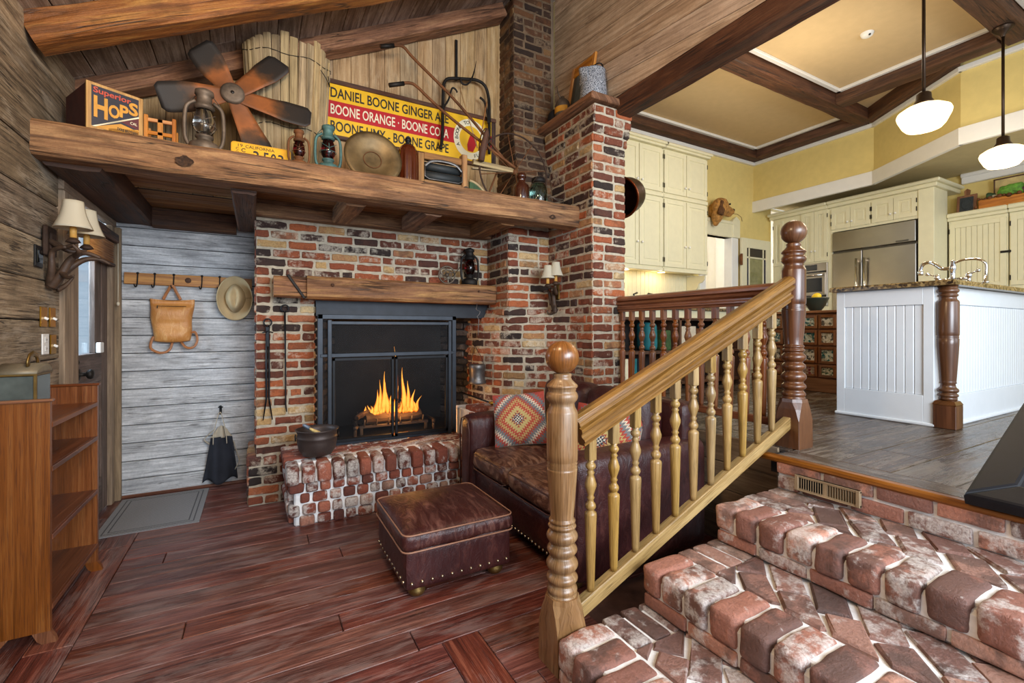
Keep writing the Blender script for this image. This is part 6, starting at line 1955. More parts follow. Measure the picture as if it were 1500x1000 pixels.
# bow frame tool on the wall
uf = thing('iron_yoke', 'black inverted U shaped iron frame hung on the upright boards', 'iron frame', (1.61, 3.72, 3.2))
m = W(uf); m.tube(spline([(1.365, 3.70, 2.80), (1.385, 3.71, 2.95), (1.395, 3.72, 3.30), (1.41, 3.72, 3.39), (1.46, 3.72, 3.43), (1.60, 3.72, 3.462), (1.71, 3.72, 3.48), (1.785, 3.72, 3.455), (1.82, 3.72, 3.38), (1.832, 3.72, 3.25), (1.832, 3.72, 2.85)], 5), .0135, 10); m.build('bent_tube', M['iron'], uf)
m = W(uf); m.tube(spline([(1.40, 3.71, 3.17), (1.44, 3.71, 3.24), (1.47, 3.71, 3.34), (1.50, 3.71, 3.345), (1.52, 3.71, 3.32)], 5), .008, 8); m.build('inner_hook', M['iron'], uf); m = W(uf); m.tube(spline([(1.735, 3.71, 3.33), (1.78, 3.71, 3.30), (1.81, 3.71, 3.2), (1.815, 3.71, 3.12)], 5), .010, 8); m.build('inner_hook', M['iron'], uf)
tg = thing('ice_tong', 'curved iron hay hook hanging over the top of the U shaped frame', 'hook', (1.64, 3.70, 3.45))
m = W(tg); m.tube(spline([(1.69, 3.69, 3.63), (1.675, 3.69, 3.55), (1.645, 3.69, 3.46), (1.60, 3.69, 3.40), (1.555, 3.69, 3.40), (1.54, 3.69, 3.44)], 6), [.002+.006*min(1, i/12) for i in range(31)], 8); m.build('hook_rod', M['iron'], tg)
rd = thing('hanging_rod', 'straight black iron bar hanging against the upright boards', 'iron bar', (1.54, 3.77, 3.6))
m = W(rd); m.bx(1.528, 1.552, 3.775, 3.79, 3.46, 3.82, bev=.004, long=2); m.build('bar', M['iron'], rd)
for k, (a, b, lab) in enumerate((((1.53, 3.66, 3.32), (1.66, 3.60, 2.83), 'thin yellowish stick leaning leftmost among the tools by the sign'), ((1.78, 3.66, 3.28), (1.66, 3.58, 2.80), 'thin brown stick leaning rightmost among the tools by the sign'))):
    m = MB(Matrix.Translation(-Vector(b))); m.tube([a, b], .005, 6); o = m.build('wooden_stick', M['palewood'] if k == 0 else M['rackwood']); o.location = b; tag(o, lab, 'stick')
wp = thing('wooden_mallet', 'dark turned wooden tool standing in front of the round emblem', 'tool', (1.58, 3.42, 2.60))
m = W(wp); m.tube([(1.545, 3.28, 2.60), (1.565, 3.29, 2.70), (1.60, 3.30, 2.83), (1.61, 3.31, 2.87)], [.025, .028, .022, .012], 12); m.build('body', M['beam_dark'], wp)
# bottles at the right end
ab = thing('amber_bottle', 'brown glass bottle at the right end of the shelf', 'bottle', (1.862, 3.20, SZ))
m = MB(); m.lathe([(.0, .0), (.062, 0), (.066, .008), (.066, .15), (.06, .175), (.034, .20), (.032, .235), (.040, .238), (.040, .27), (.0, .272)], n=28, cap=False); m.build('body', plain('brown_bottle', '#3d1c0f', .1, var=.2, coat=.5), ab)
tj = thing('aqua_jar', 'aqua glass preserve jar with a dark lid beside the brown bottle', 'jar', (2.0, 3.16, SZ))
m = MB(); m.lathe([(.0, .004), (.066, .004), (.072, .014), (.072, .15), (.064, .18), (.05, .195), (.05, .215)], n=28, cap=False); m.build('body', M['tealglass'], tj)
m = MB(); m.lathe([(.0, .21), (.054, .21), (.056, .215), (.056, .24), (.05, .246), (.0, .248)], n=24, cap=False); m.build('lid', M['iron'], tj)
m = MB(); m.tube([(.058*math.cos(a), .058*math.sin(a), .2) for a in [i*PI/8 for i in range(16)]], .0025, 5, closed=True); m.tube(spline([(-.058, 0, .2), (-.04, -.04, .24), (0, -.02, .262), (.04, -.04, .24), (.058, 0, .2)], 4), .0025, 5); m.build('wire_clip', M['rust_dark'], tj)
tw = thing('wire_coil', 'tangle of rusty wire at the right end of the shelf by the pillar', 'wire', (2.15, 3.14, SZ))
m = MB(); random.seed(9)
pts = [(.07*math.cos(i*.9)*R(.7, 1.2), .05*math.sin(i*.9)*R(.7, 1.2), .012+.10*abs(math.sin(i*.37))*R(.6, 1.1)) for i in range(34)]
m.tube(spline(pts, 4), .0028, 5); m.build('strands', M['rust_grey'], tw)

# ---------------------------------------------------------------- on the pillar cap
CZ = 3.09
oc = thing('oil_can', 'old metal oil can with an ochre label and thin spout on the pillar cap', 'oil can', (2.36, 3.33, CZ))
m = MB(); m.lathe([(.0, 0), (.066, 0), (.070, .006), (.068, .10), (.066, .15), (.058, .18), (.035, .205), (.016, .215), (.015, .232), (.0, .234)], n=28, cap=False); m.build('body', M['rust_grey'], oc)
m = MB(); m.grid(lambda u, v: (.0715*math.cos(PI*.75+u*PI*.75), .0715*math.sin(PI*.75+u*PI*.75), .07+.05*v+.01*u), 16, 2); m.build('label', M['lime'], oc)
m = MB(); m.tube([(-.02, 0, .205), (-.045, .01, .26), (-.055, .012, .32)], [.009, .006, .003], 8); m.build('spout', M['rust_grey'], oc)
pl_ = thing('enamel_pail', 'grey speckled enamel pouring pot on the pillar cap', 'enamel pot', (2.37, 2.92, CZ))
m = MB(Matrix.Scale(1.22, 4)); m.lathe([(.0, 0), (.088, 0), (.092, .006), (.078, .18), (.076, .20), (.080, .206), (.074, .204), (.074, .19), (.084, .012), (.0, .01)], n=36, cap=False)
m.grid(lambda u, v: (-.075-.035*(1-abs(2*u-1)**1.5)*(1-v)-.006, (2*u-1)*.045, .20-.09*v), 10, 6, thick=.002); m.build('body', M['enamel'], pl_)
m = MB(Matrix.Scale(1.22, 4)); m.tube(spline([(.05, 0, .205), (.04, -.05, .222), (0, -.06, .235), (-.03, 0, .225)], 4), .004, 6); m.tube(spline([(.076, 0, .19), (.12, 0, .17), (.125, 0, .10), (.088, 0, .055)], 5), .007, 8); m.build('handle', M['black'], pl_)
wb = thing('washboard', 'wood framed washboard with a grey ribbed panel leaning on the boarded wall', 'washboard', (2.42, 3.13, CZ))
WM = frame_M((2.40-2.42, .20, .002), (0, -1, 0), (.18, 0, 1))
m = MB()
for x0_, x1_, y0_, y1_ in ((0, .035, 0, .50), (.285, .32, 0, .50), (.035, .285, .40, .49), (.035, .285, .0, .05)):
    m.prism([(x0_, y0_), (x1_, y0_), (x1_, y1_), (x0_, y1_)], 0, .022, bev=.003, T=WM, uax=1 if x1_-x0_ < .1 else 0)
m.build('frame', M['rackwood'], wb)
m = MB(WM); m.grid(lambda u, v: (.035+.25*u, .05+.35*v, .010+.003*math.sin(v*2*PI*26)), 4, 156, thick=.003); m.build('ribbed_panel', plain('grey_zinc', '#6b7478', .5, .5, var=.2), wb)
bb = thing('black_bag', 'crumpled black bundle at the far end of the pillar cap', 'bundle', (2.39, 3.455, CZ))
m = MB(); m.cushion((0, 0, .085), (.16, .15, .17), r=.06, n=12, wob=.035, seed=4); m.build('cloth', plain('black_cloth', '#101012', .9, var=.2), bb)
cpn = thing('copper_pan', 'large dark copper pan hanging on the kitchen side of the brick pillar', 'pan', (2.91, 3.03, 2.47))
Q = Vector((-1, -.22, -.38)).to_track_quat('Z', 'Y').to_matrix()
m = MB(); m.lathe([(.0, .012), (.10, .012), (.135, .03), (.152, .08), (.166, .20), (.176, .206), (.170, .200), (.158, .20), (.145, .085), (.128, .042), (.0, .022)], n=40, rot=Q, cap=False); m.build('body', M['tarnish'], cpn)
m = MB(); m.lathe([(.158, .200), (.17, .203), (.178, .207), (.178, .212), (.166, .212), (.158, .208)], n=40, rot=Q, cap=False); m.build('rim', M['copperin'], cpn)
m = MB(); m.tube([(-.20, -.02, .10), (-.23, -.02, .16), (-.25, -.02, .20), (-.262, -.02, .21)], .006, 6); m.build('hanging_loop', M['iron'], cpn)
# ---------------------------------------------------------------- kitchen
def door_panel(mb, mat4, w_, h_, fr=.055, th=.02, bead=False):
    """frame-and-panel cabinet door, local x right, y up, z out."""
    old = mb.T; mb.T = mat4
    for (a, b, c_, d) in ((0, fr, 0, h_), (w_-fr, w_, 0, h_), (fr, w_-fr, 0, fr), (fr, w_-fr, h_-fr, h_)):
        mb.bx(a, b, c_, d, 0, th, bev=.002)
    if bead:
        n = max(2, int((w_-2*fr)/.05)); s_ = (w_-2*fr)/n
        for i in range(n): mb.bx(fr+i*s_+.002, fr+(i+1)*s_-.002, fr, h_-fr, 0, th-.009, bev=.003)
    else:
        mb.bx(fr, w_-fr, fr, h_-fr, 0, th-.010, bev=0)
        mb.bx(fr+.025, w_-fr-.025, fr+.025, h_-fr-.025, 0, th-.005, bev=.004)
    mb.T = old

def cab_door(parent, M_, w_, h_, knob=None, hinge=None, bead=False, mat='cream', kmat='knobpaint'):
    L = Matrix.Translation(-Vector(parent.location))
    m = MB(L); door_panel(m, M_, w_, h_, bead=bead); d = m.build('door', M[mat], parent)
    if knob:
        m = MB(L @ M_); m.lathe([(.006, .02), (.006, .03), (.014, .036), (.015, .043), (.008, .049), (0, .05)], (knob[0], knob[1], 0), 12); m.build('knob', M[kmat], d)
    if hinge is not None:
        m = MB(L @ M_)
        for y in (.09, h_-.09): m.bx(hinge-.005, hinge+.005, y-.03, y+.03, .018, .026, bev=.002)
        m.build('hinge', M['iron'], d)
    return d
FXM = lambda x, y, z: Matrix(((1, 0, 0, x), (0, 0, -1, y), (0, 1, 0, z), (0, 0, 0, 1)))      # faces -Y, right = +X
FYM = lambda x, y, z: Matrix(((0, 0, -1, x), (-1, 0, 0, y), (0, 1, 0, z), (0, 0, 0, 1)))      # faces -X, right = -Y

# upper cupboards on the far wall
for k, (xa, xb, lab) in enumerate(((2.90, 3.74, 'cream two tier wall cupboard hidden behind the brick pillar'), (3.755, 4.595, 'cream two tier wall cupboard nearest the brick pillar'), (4.61, 5.45, 'cream two tier wall cupboard next to the white doorway'))):
    cu_ = thing('wall_cupboard', lab, 'cupboard', ((xa+xb)/2, 4.43, 2.06), group='two tier wall cupboards')
    m = W(cu_); m.bx(xa, xb, 4.27, KB-.005, 2.06, 3.62, bev=.003)
    m.bx(xa-.005, xb+.005, 4.245, 4.28, 2.985, 3.035, bev=.006); m.build('carcass', M['cream'], cu_)
    m = W(cu_); m.bx(xa-.01, xb+.025, 4.215, KB-.005, 3.62, 3.65, bev=.006); m.bx(xa-.01, xb+.05, 4.19, KB-.005, 3.65, 3.685, bev=.010); m.build('cornice', M['cream'], cu_)
    m = W(cu_); m.bx(xa, xb, 4.25, 4.29, 2.03, 2.075, bev=.004); m.build('light_rail', M['cream'], cu_)
    hw = (xb-xa)/2
    for j in (0, 1):
        cab_door(cu_, FXM(xa+j*hw+.006, 4.27, 2.09), hw-.012, .88, knob=(hw-.045 if j == 0 else .033, .28), hinge=(.0 if j == 0 else hw-.012))
        cab_door(cu_, FXM(xa+j*hw+.006, 4.27, 3.05), hw-.012, .55, knob=(hw-.045 if j == 0 else .033, .10), hinge=(.0 if j == 0 else hw-.012))
for k, (x, lab) in enumerate(((4.10, 'round under cupboard light nearest the brick pillar'), (4.74, 'round under cupboard light nearest the doorway'))):
    ul = thing('under_cabinet_light', lab, 'lamp', (x, 4.42, 2.05))
    m = MB(); m.lathe([(.0, -.012), (.055, -.012), (.06, 0), (.0, .01)], n=24, cap=False); m.build('housing', M['knobpaint'], ul)
    m = MB(); m.lathe([(.0, -.0145), (.046, -.0145), (.046, -.012)], n=24, cap=False); m.build('lens', M['under'], ul)
m = MB()
for i in range(42): m.bx(2.66+i*.075, 2.66+i*.075+.072, KB-.03, KB-.005, 1.60, 2.06, bev=.004, long=2)
bs = m.build('wall_backsplash', M['cream']); bs['kind'] = 'structure'
bcab = thing('base_cupboard', 'cream base cupboard with dark counter along the far wall', 'cupboard', (4.2, 4.3, KF))
m = W(bcab); m.bx(2.68, 5.6, 4.05, KB-.005, KF, 1.52, bev=.003); m.build('carcass', M['cream'], bcab)
m = W(bcab); m.bx(2.68, 5.64, 4.0, KB-.032, 1.52, 1.557, bev=.006); m.build('counter', M['granite'], bcab)
br_ = thing('scroll_bracket', 'cream scroll cut bracket under the end of the wall cupboard', 'bracket', (5.45, 4.45, 1.83))
m = W(br_); T = Matrix(((0, 0, 1, 5.43), (1, 0, 0, 0), (0, 1, 0, 0), (0, 0, 0, 1)))
m.prism([(4.585, 1.60), (4.585, 2.025), (4.28, 2.025), (4.29, 1.97), (4.33, 1.93), (4.38, 1.92), (4.40, 1.86), (4.45, 1.82), (4.50, 1.80), (4.51, 1.72), (4.55, 1.67), (4.56, 1.60)], 0, .02, T=T); m.build('board', M['cream'], br_)
gd_ = thing('kitchen_gadget', 'small dark kitchen tool on the lit counter behind the railing', 'kitchen tool', (4.25, 4.30, 1.557))
m = MB(); m.cushion((0, 0, .05), (.16, .10, .09), r=.03, n=6); m.tube([(.05, 0, .09), (.14, 0, .17), (.22, 0, .16)], .02, 8); m.tube([(-.1, 0, .09), (-.12, 0, .16), (-.06, 0, .18)], .012, 8); m.build('body', M['darkplastic'], gd_)
# dog head plaque
dh = thing('dog_head_mount', 'golden dog head mounted on the yellow wall above the doorway', 'wall ornament', (6.05, 4.55, 3.05))
m = MB()
for (x, y, z, r, sx, sy, sz) in ((-.06, -.10, .03, .145, 1, .75, .95), (.06, -.11, -.01, .095, 1.25, .75, .8), (.14, -.115, -.015, .07, 1.1, .8, .75), (-.10, -.07, -.10, .10, .9, .75, 1.1), (-.11, -.06, -.18, .06, .8, .75, 1.2), (.10, -.11, -.07, .055, 1.3, .7, .5), (-.02, -.11, .13, .07, 1.2, .7, .5)):
    m.ball((x, y, z), r, 18, sz=sz, sx=sx, sy=sy)
m.bx(-.14, .02, -.06, .06, -.10, .10, bev=.03)
hd = m.build('head', M['fur'], dh)
rm = hd.modifiers.new('r', 'REMESH'); rm.mode = 'VOXEL'; rm.voxel_size = .012; rm.use_smooth_shade = True
sm_ = hd.modifiers.new('s', 'SMOOTH'); sm_.iterations = 4
m = MB(); m.cushion((-.125, -.17, -.005), (.11, .05, .21), r=.024, n=8, rot=Matrix.Rotation(.3, 3, 'Y'), wob=.008); m.build('ear', M['furdark'], dh)
m = MB(); m.ball((.20, -.12, .012), .028, 12, sz=.9); m.ball((.03, -.192, .065), .015, 10); m.build('nose_eye', M['black'], dh)
m = MB(); m.tube([(.15, -.15, -.05), (.22, -.18, -.06), (.28, -.20, -.10), (.30, -.20, -.16)], .004, 5); m.build('twig', M['rust'], dh)

# doorway in the far wall
t = MB(); t.bx(6.445, 6.60, KB-.035, KB+.11, KF, 2.70, bev=.005, long=2); t.bx(5.72, 5.845, KB-.035, KB+.11, KF, 2.70, bev=.005, long=2); struct('trim_10', t, M['white'])
t = MB(); t.bx(5.70, 6.46, KB-.04, KB+.11, 2.70, 2.92, bev=.005); t.bx(5.68, 6.46, KB-.055, KB, 2.90, 2.945, bev=.005); t.bx(6.45, 6.62, KB-.055, KB, 2.70, 2.98, bev=.006)
t.prism([(6.45, 2.975), (6.62, 2.975), (6.535, 3.03)], 0, .05, T=Matrix(((1, 0, 0, 0), (0, 0, -1, KB), (0, 1, 0, 0), (0, 0, 0, 1)))); struct('trim_11', t, M['cream'])
w = MB(); w.bx(5.0, 8.2, 6.2, 6.25, KF, 3.3, bev=0); w.bx(5.0, 5.05, 4.75, 6.2, KF, 3.3, bev=0); w.bx(8.2, 8.25, 4.75, 6.2, KF, 3.3, bev=0); w.bx(5.0, 8.2, 4.75, 6.2, 3.3, 3.35, bev=0); struct('wall_pantry', w, M['white'])
w = MB(); w.bx(4.98, 8.25, 4.62, 6.25, KF-.05, KF, bev=0); struct('floor_pantry', w, M['kfloor'])
d2 = bpy.data.objects.new('door_2', None); C.objects.link(d2); d2.location = (6.9, 5.9, KF); d2['kind'] = 'structure'
m = MB(Matrix.Translation((-6.9, -5.9, -KF)))
for z0_, z1_ in ((KF, 1.55), (1.55, 2.72)): door_panel(m, FXM(6.78, 6.18, z0_), .45, z1_-z0_, fr=.11, th=.04); door_panel(m, FXM(7.23, 6.18, z0_), .45, z1_-z0_, fr=.11, th=.04)
m.build('leaf', M['white'], d2)
m = MB(Matrix.Translation((-6.9, -5.9, -KF))); m.bx(6.62, 6.78, 6.12, 6.2, KF, 2.84, bev=.01); m.bx(7.68, 7.84, 6.12, 6.2, KF, 2.84, bev=.01); m.bx(6.62, 7.84, 6.12, 6.2, 2.74, 2.9, bev=.01); m.build('casing', M['white'], d2)
# open door leaf with coloured lights
d3 = bpy.data.objects.new('door_3', None); C.objects.link(d3); d3.location = (6.66, 4.57, KF); d3['kind'] = 'structure'
L = Matrix.Translation(-Vector(d3.location)); DX0, DX1, DY0, DY1, DZ = 6.63, 7.39, 4.545, 4.585, 2.715
m = MB(L)
m.bx(DX0, DX0+.13, DY0, DY1, KF, DZ, bev=.003, long=2); m.bx(DX1-.13, DX1, DY0, DY1, KF, DZ, bev=.003, long=2); m.bx(DX0+.13, DX1-.13, DY0, DY1, DZ-.15, DZ, bev=.003); m.bx(DX0+.13, DX1-.13, DY0, DY1, KF, 1.55, bev=.003)
for x in (DX0+.195, DX1-.20): m.bx(x-.012, x+.012, DY0+.004, DY1-.004, 1.55, DZ-.15, bev=.003)
m.bx(DX0+.13, DX1-.13, DY0+.004, DY1-.004, 2.405, 2.43, bev=.003); m.build('leaf', M['cream'], d3)
m = MB(L); m.bx(DX0+.13, DX0+.183, DY0+.015, DY0+.022, 1.55, 2.405, bev=0); m.bx(DX1-.188, DX1-.13, DY0+.015, DY0+.022, 1.55, 2.405, bev=0); m.build('blue_pane', M['navyglass'], d3)
m = MB(L); m.bx(DX0+.13, DX1-.13, DY0+.015, DY0+.022, 2.43, DZ-.15, bev=0); m.build('dark_pane', plain('plum_glass', '#1a1216', .12), d3)
m = MB(L); m.bx(DX0+.207, DX1-.212, DY0+.015, DY0+.022, 1.55, 2.405, bev=0); m.build('clear_pane', plain('grey_green_glass', '#8d8a5e', .1), d3)
m = MB(L); m.bx(6.605, 6.635, 4.53, 4.56, 2.28, 2.46, bev=.004); m.bx(6.59, 6.66, 4.552, 4.562, 2.30, 2.44, bev=.003); m.build('hinge', M['rust'], d3)

# tall cupboards, oven and refrigerator on the right wall
tc = thing('oven_cupboard', 'tall cream cupboard housing the wall oven', 'cupboard', (7.75, 4.1, KF))
m = W(tc); m.bx(7.42, 8.10, 3.685, 4.53, KF, 3.06, bev=.003); m.build('carcass', M['cream'], tc)
cab_door(tc, FYM(7.42, 4.52, 2.30), .16, .72, hinge=.0)
cab_door(tc, FYM(7.42, 4.08, 2.30), .19, .76, knob=(.165, .16), bead=True); cab_door(tc, FYM(7.42, 3.885, 2.30), .185, .76, knob=(.02, .16), hinge=.185, bead=True)
cab_door(tc, FYM(7.42, 4.35, KF+.1), .32, .86); cab_door(tc, FYM(7.42, 4.02, KF+.1), .32, .86)
ov = thing('wall_oven', 'stainless wall oven beside the refrigerator, behind the dark newel post', 'oven', (7.41, 4.03, 1.65))
m = W(ov); m.bx(7.395, 7.43, 3.70, 4.37, 1.63, 2.275, bev=.004); m.build('body', M['steel'], ov)
m = W(ov); m.bx(7.385, 7.40, 3.84, 4.34, 2.17, 2.255, bev=.003); m.build('control_panel', M['blackglass'], ov)
m = W(ov); m.bx(7.375, 7.40, 3.715, 4.355, 1.80, 2.12, bev=.004); od = m.build('door', M['steel'], ov)
m = W(ov); m.bx(7.37, 7.378, 3.76, 4.31, 1.84, 2.05, bev=.002); m.build('window', M['blackglass'], od)
m = W(ov); m.tube([(7.345, 3.74, 2.09), (7.345, 4.33, 2.09)], .011, 10); m.bx(7.345, 7.38, 3.75, 3.77, 2.08, 2.10, bev=.002); m.build('handle', M['chrome'], od)
m = W(ov); m.tube([(7.345, 3.76, 1.72), (7.345, 4.31, 1.72)], .011, 10); m.bx(7.345, 7.395, 3.78, 3.80, 1.71, 1.73, bev=.002); m.build('drawer_handle', M['chrome'], ov)
m = W(ov); m.bx(7.388, 7.398, 3.71, 4.36, 1.765, 1.79, bev=0); m.bx(7.388, 7.398, 3.71, 4.36, 2.13, 2.155, bev=0); m.build('black_gap', M['blackglass'], ov)
rc = thing('fridge_surround', 'cream cupboard surround with four small doors over the refrigerator', 'cupboard', (7.75, 3.1, KF))
m = W(rc); m.bx(7.42, 8.10, 3.64, 3.684, KF, 3.06, bev=.002); m.bx(7.40, 7.80, 2.47, 2.63, KF, 3.06, bev=.004); m.bx(7.42, 8.10, 2.63, 3.64, 2.70, 3.06, bev=.002); m.build('carcass', M['cream'], rc)
for y, w_, k_ in ((3.65, .245, .22), (3.40, .245, .025), (3.14, .245, .22), (2.89, .245, .025)): cab_door(rc, FYM(7.42, y, 2.735), w_, .29, knob=(k_, .08), hinge=(0 if k_ > .1 else w_))
m = W(rc); m.bx(7.36, 8.10, 2.43, 3.684, 3.06, 3.11, bev=.008); m.bx(7.32, 8.10, 2.39, 3.684, 3.11, 3.155, bev=.014); m.build('cornice', M['cream'], rc)
m = W(tc); m.bx(7.36, 8.10, 3.685, 4.56, 3.06, 3.11, bev=.008); m.bx(7.32, 8.10, 3.685, 4.58, 3.11, 3.155, bev=.014); m.build('cornice', M['cream'], tc)
rf = thing('refrigerator', 'wide stainless steel refrigerator with two doors in the cream surround', 'refrigerator', (7.6, 3.14, KF))
m = W(rf); m.bx(7.44, 8.05, 2.645, 3.635, KF, 2.69, bev=.004); m.build('cabinet', M['steel_dark'], rf)
for ya, yb in ((3.255, 3.63), (2.65, 3.245)):
    m = W(rf); m.bx(7.395, 7.44, ya, yb, KF+.1, 2.385, bev=.006); dd = m.build('door', M['steel'], rf)
    yh = ya+.045 if ya > 3 else yb-.045
    m = W(rf); m.tube([(7.34, yh, 1.4), (7.34, yh, 2.27)], .017, 12); m.bx(7.34, 7.40, yh-.012, yh+.012, 2.22, 2.245, bev=.003); m.bx(7.34, 7.40, yh-.012, yh+.012, 1.5, 1.525, bev=.003); m.build('handle', M['chrome'], dd)
m = W(rf); m.bx(7.385, 7.44, 2.65, 3.63, 2.41, 2.685, bev=.008); m.build('top_grille', M['steel'], rf)
m = W(rf); m.bx(7.378, 7.386, 2.72, 2.86, 2.425, 2.445, bev=.003); m.build('nameplate', M['steel_dark'], rf)
# beadboard cupboards right of the refrigerator
for ya, yb, lab in ((1.925, 2.465, 'tall beadboard door cupboard nearest the refrigerator'), (1.30, 1.915, 'beadboard cupboard at the right edge with a small latch')):
    b_ = thing('beadboard_cupboard', lab, 'cupboard', (7.95, (ya+yb)/2, 1.56), group='beadboard cupboards over the back counter')
    m = W(b_); m.bx(7.82, 8.11, ya, yb, 1.56, 2.66, bev=.002); m.build('carcass', M['cream'], b_)
    cab_door(b_, FYM(7.82, yb-.012, 1.80), yb-ya-.024, .82, hinge=.0, bead=True)
    m = W(b_); m.bx(7.78, 8.11, ya-.004, yb+.004, 2.66, 2.70, bev=.006); m.bx(7.75, 8.11, ya-.004, yb+.004, 2.70, 2.755, bev=.012); m.build('cornice', M['cream'], b_)
    if ya > 1.9:
        m = W(b_); m.bx(7.785, 7.80, ya-.03, ya+.06, 2.19, 2.215, bev=.003); m.build('latch', M['iron'], b_)
t = MB(); t.bx(8.06, 8.12, -1.4, 2.42, 3.17, 3.30, bev=.01); t.bx(8.03, 8.12, -1.4, 2.42, 3.25, 3.30, bev=.01); struct('trim_12', t, M['white'])
cb = thing('cutting_board', 'dark carved board with a round handle standing on top of the beadboard cupboard', 'board', (7.95, 2.33, 2.755))
BM = frame_M((0, .095, 0), (0, -1, 0), (.12, 0, 1))
m = MB(); m.prism([(0, 0), (.19, 0), (.19, .24), (0, .24)], 0, .02, bev=.004, T=BM, uax=1); m.prism([(.07, .24), (.12, .24), (.125, .30), (.095, .325), (.065, .30)], 0, .02, bev=.004, T=BM, uax=1); m.build('board', M['bindrawer'], cb)
m = MB(); m.prism([(.03, .03), (.16, .03), (.16, .21), (.03, .21)], .02, .023, T=BM); m.prism([(.095+.05*math.cos(i*PI/8), .12+.07*math.sin(i*PI/8)) for i in range(16)], .023, .028, bev=.004, T=BM); m.build('carved_panel', plain('carved_dark_panel', '#2b3238', .5, .2, var=.4, nscale=40), cb)
vb = thing('vegetable_crate', 'rustic orange brown trough with painted vegetables on top of the cupboards', 'trough', (7.93, 1.86, 2.755))
m = W(vb); m.bx(7.86, 8.0, 1.52, 2.20, 2.757, 2.88, bev=.01, long=1); m.build('trough', M['rackwood'], vb)
m = W(vb); m.ball((7.87, 2.22, 2.80), .018, 8); m.ball((7.88, 2.20, 2.90), .016, 8)
random.seed(6)
for i in range(16): m.ball((7.87+R(-.01, .05), 1.55+i*.042, 2.885+R(-.006, .01)), R(.016, .028), 8)
m.build('dried_rim', M['rust'], vb)
pc = thing('vegetable_picture', 'thin framed vegetable picture standing behind the trough', 'picture', (8.02, 1.72, 2.757))
m = W(pc)
m.bx(8.02, 8.035, 1.33, 2.10, 2.757, 3.13, bev=.002); m.build('panel', plain('picture_ground', '#c9b27a', .7, var=.25, nscale=8), pc)
m = W(pc)
for (a, b, c_, d) in ((1.33, 2.10, 3.12, 3.135), (1.33, 2.10, 2.757, 2.77), (2.088, 2.10, 2.757, 3.135), (1.33, 1.342, 2.757, 3.135)): m.bx(8.01, 8.036, a, b, c_, d, bev=.002)
m.build('frame', M['beam_dark'], pc)
def veg(label, y, z, r, mat, sy=1.0, sz=1.0, wob=.012):
    v_ = thing('vegetable', label, 'vegetable', (7.96, y, z), group='vegetables in the trough')
    m_ = MB(); m_.cushion((0, 0, 0), (2*r*.7, 2*r*sy, 2*r*sz), r=r*.6*min(sy, sz, .7), n=8, wob=wob, seed=y*9); m_.build('body', M[mat], v_)
veg('large green lettuce head in the trough', 1.94, 2.95, .085, 'green', 1.25, .9, .03)
veg('pale green gourd at the left of the lettuce', 2.04, 2.91, .04, 'canvas', 1.5, .7)
veg('dark leafy tuft at the left end of the trough', 2.10, 2.92, .045, 'dkgreen', 1, 1, .03)
veg('purple beet right of the lettuce', 1.80, 2.925, .05, 'veg', 1.4, .9)
veg('orange carrots behind the purple beet', 1.74, 2.98, .045, 'orange', 1.5, .7)
veg('light green squash at the right end of the trough', 1.62, 2.96, .06, 'green', 1.5, .8)

# island
il = thing('kitchen_island', 'white beadboard kitchen island with granite top and turned corner post', 'kitchen island', (4.6, 1.55, KF))
IX, IY, IY1, IX1, IT = 3.86, 1.24, 1.865, 5.7, 1.555
m = W(il); m.bx(IX+.02, IX1, IY+.02, IY1, KF, IT-.002, bev=.002); m.build('body', M['island'], il)
def bead_face(M_, w_, h_, stile=.055, top=.115, bot=.20, step=.05):
    m = MB(Matrix.Translation(-Vector(il.location))); m.T = M_
    m.bx(0, stile, 0, h_, 0, .02, bev=.002); m.bx(w_-stile, w_, 0, h_, 0, .02, bev=.002); m.bx(stile, w_-stile, 0, bot, 0, .02, bev=.002); m.bx(stile, w_-stile, h_-top, h_, 0, .02, bev=.002)
    n = int((w_-2*stile)/step); s_ = (w_-2*stile)/n
    for i in range(n): m.bx(stile+i*s_+.001, stile+(i+1)*s_-.001, bot, h_-top, 0, .010, bev=.004)
    m.bx(-.01, w_+.01, 0, .022, 0, .034, bev=.006)
    m.T = None
    return m
bead_face(FYM(IX+.02, IY1, KF), IY1-IY-.05, IT-KF-.002).build('end_panel', M['island'], il)
bead_face(FXM(IX+.13, IY+.02, KF), IX1-IX-.13, IT-KF-.002).build('side_panel', M['island'], il)
m = W(il); m.prism([(IX-.045, IY-.07), (IX1+.05, IY-.07), (IX1+.05, IY1+.03), (IX-.045, IY1+.03)], IT, IT+.034, bev=.01); m.build('counter', M['granite'], il)
m = W(il); px_, py_ = IX+.045, IY-.005
oldn = len(m.v)
s_ = .058
m.bx(px_-s_, px_+s_, py_-s_, py_+s_, KF, KF+.15, bev=.004, long=2)
m.prism([(px_-s_, py_-s_), (px_+s_, py_-s_), (px_+s_, py_+s_), (px_-s_, py_+s_)], KF+.15, KF+.185, bev=.03)
P = [(.045, .18), (.048, .195)]+bead(.20, .225, .044, .053, 5)+bead(.228, .262, .043, .055)+[(.040, .27), (.037, .285), (.044, .292), (.041, .30), (.042, .31), (.052, .48), (.055, .54), (.0555, .575), (.052, .58), (.056, .586), (.052, .592), (.056, .60), (.0565, .62), (.0565, .81), (.053, .82), (.045, .828), (.043, .84)]+bead(.845, .865, .044, .052, 5)+bead(.868, .90, .046, .056)+[(.052, .917)]
m.lathe([(r, KF+z) for r, z in P], (px_, py_, 0), 28); m.build('corner_post', M['mahog'], il)
fc = thing('kitchen_faucet', 'chrome bridge faucet with a long curved spout on the island counter', 'faucet', (4.32, 1.34, IT+.034))
m = MB()
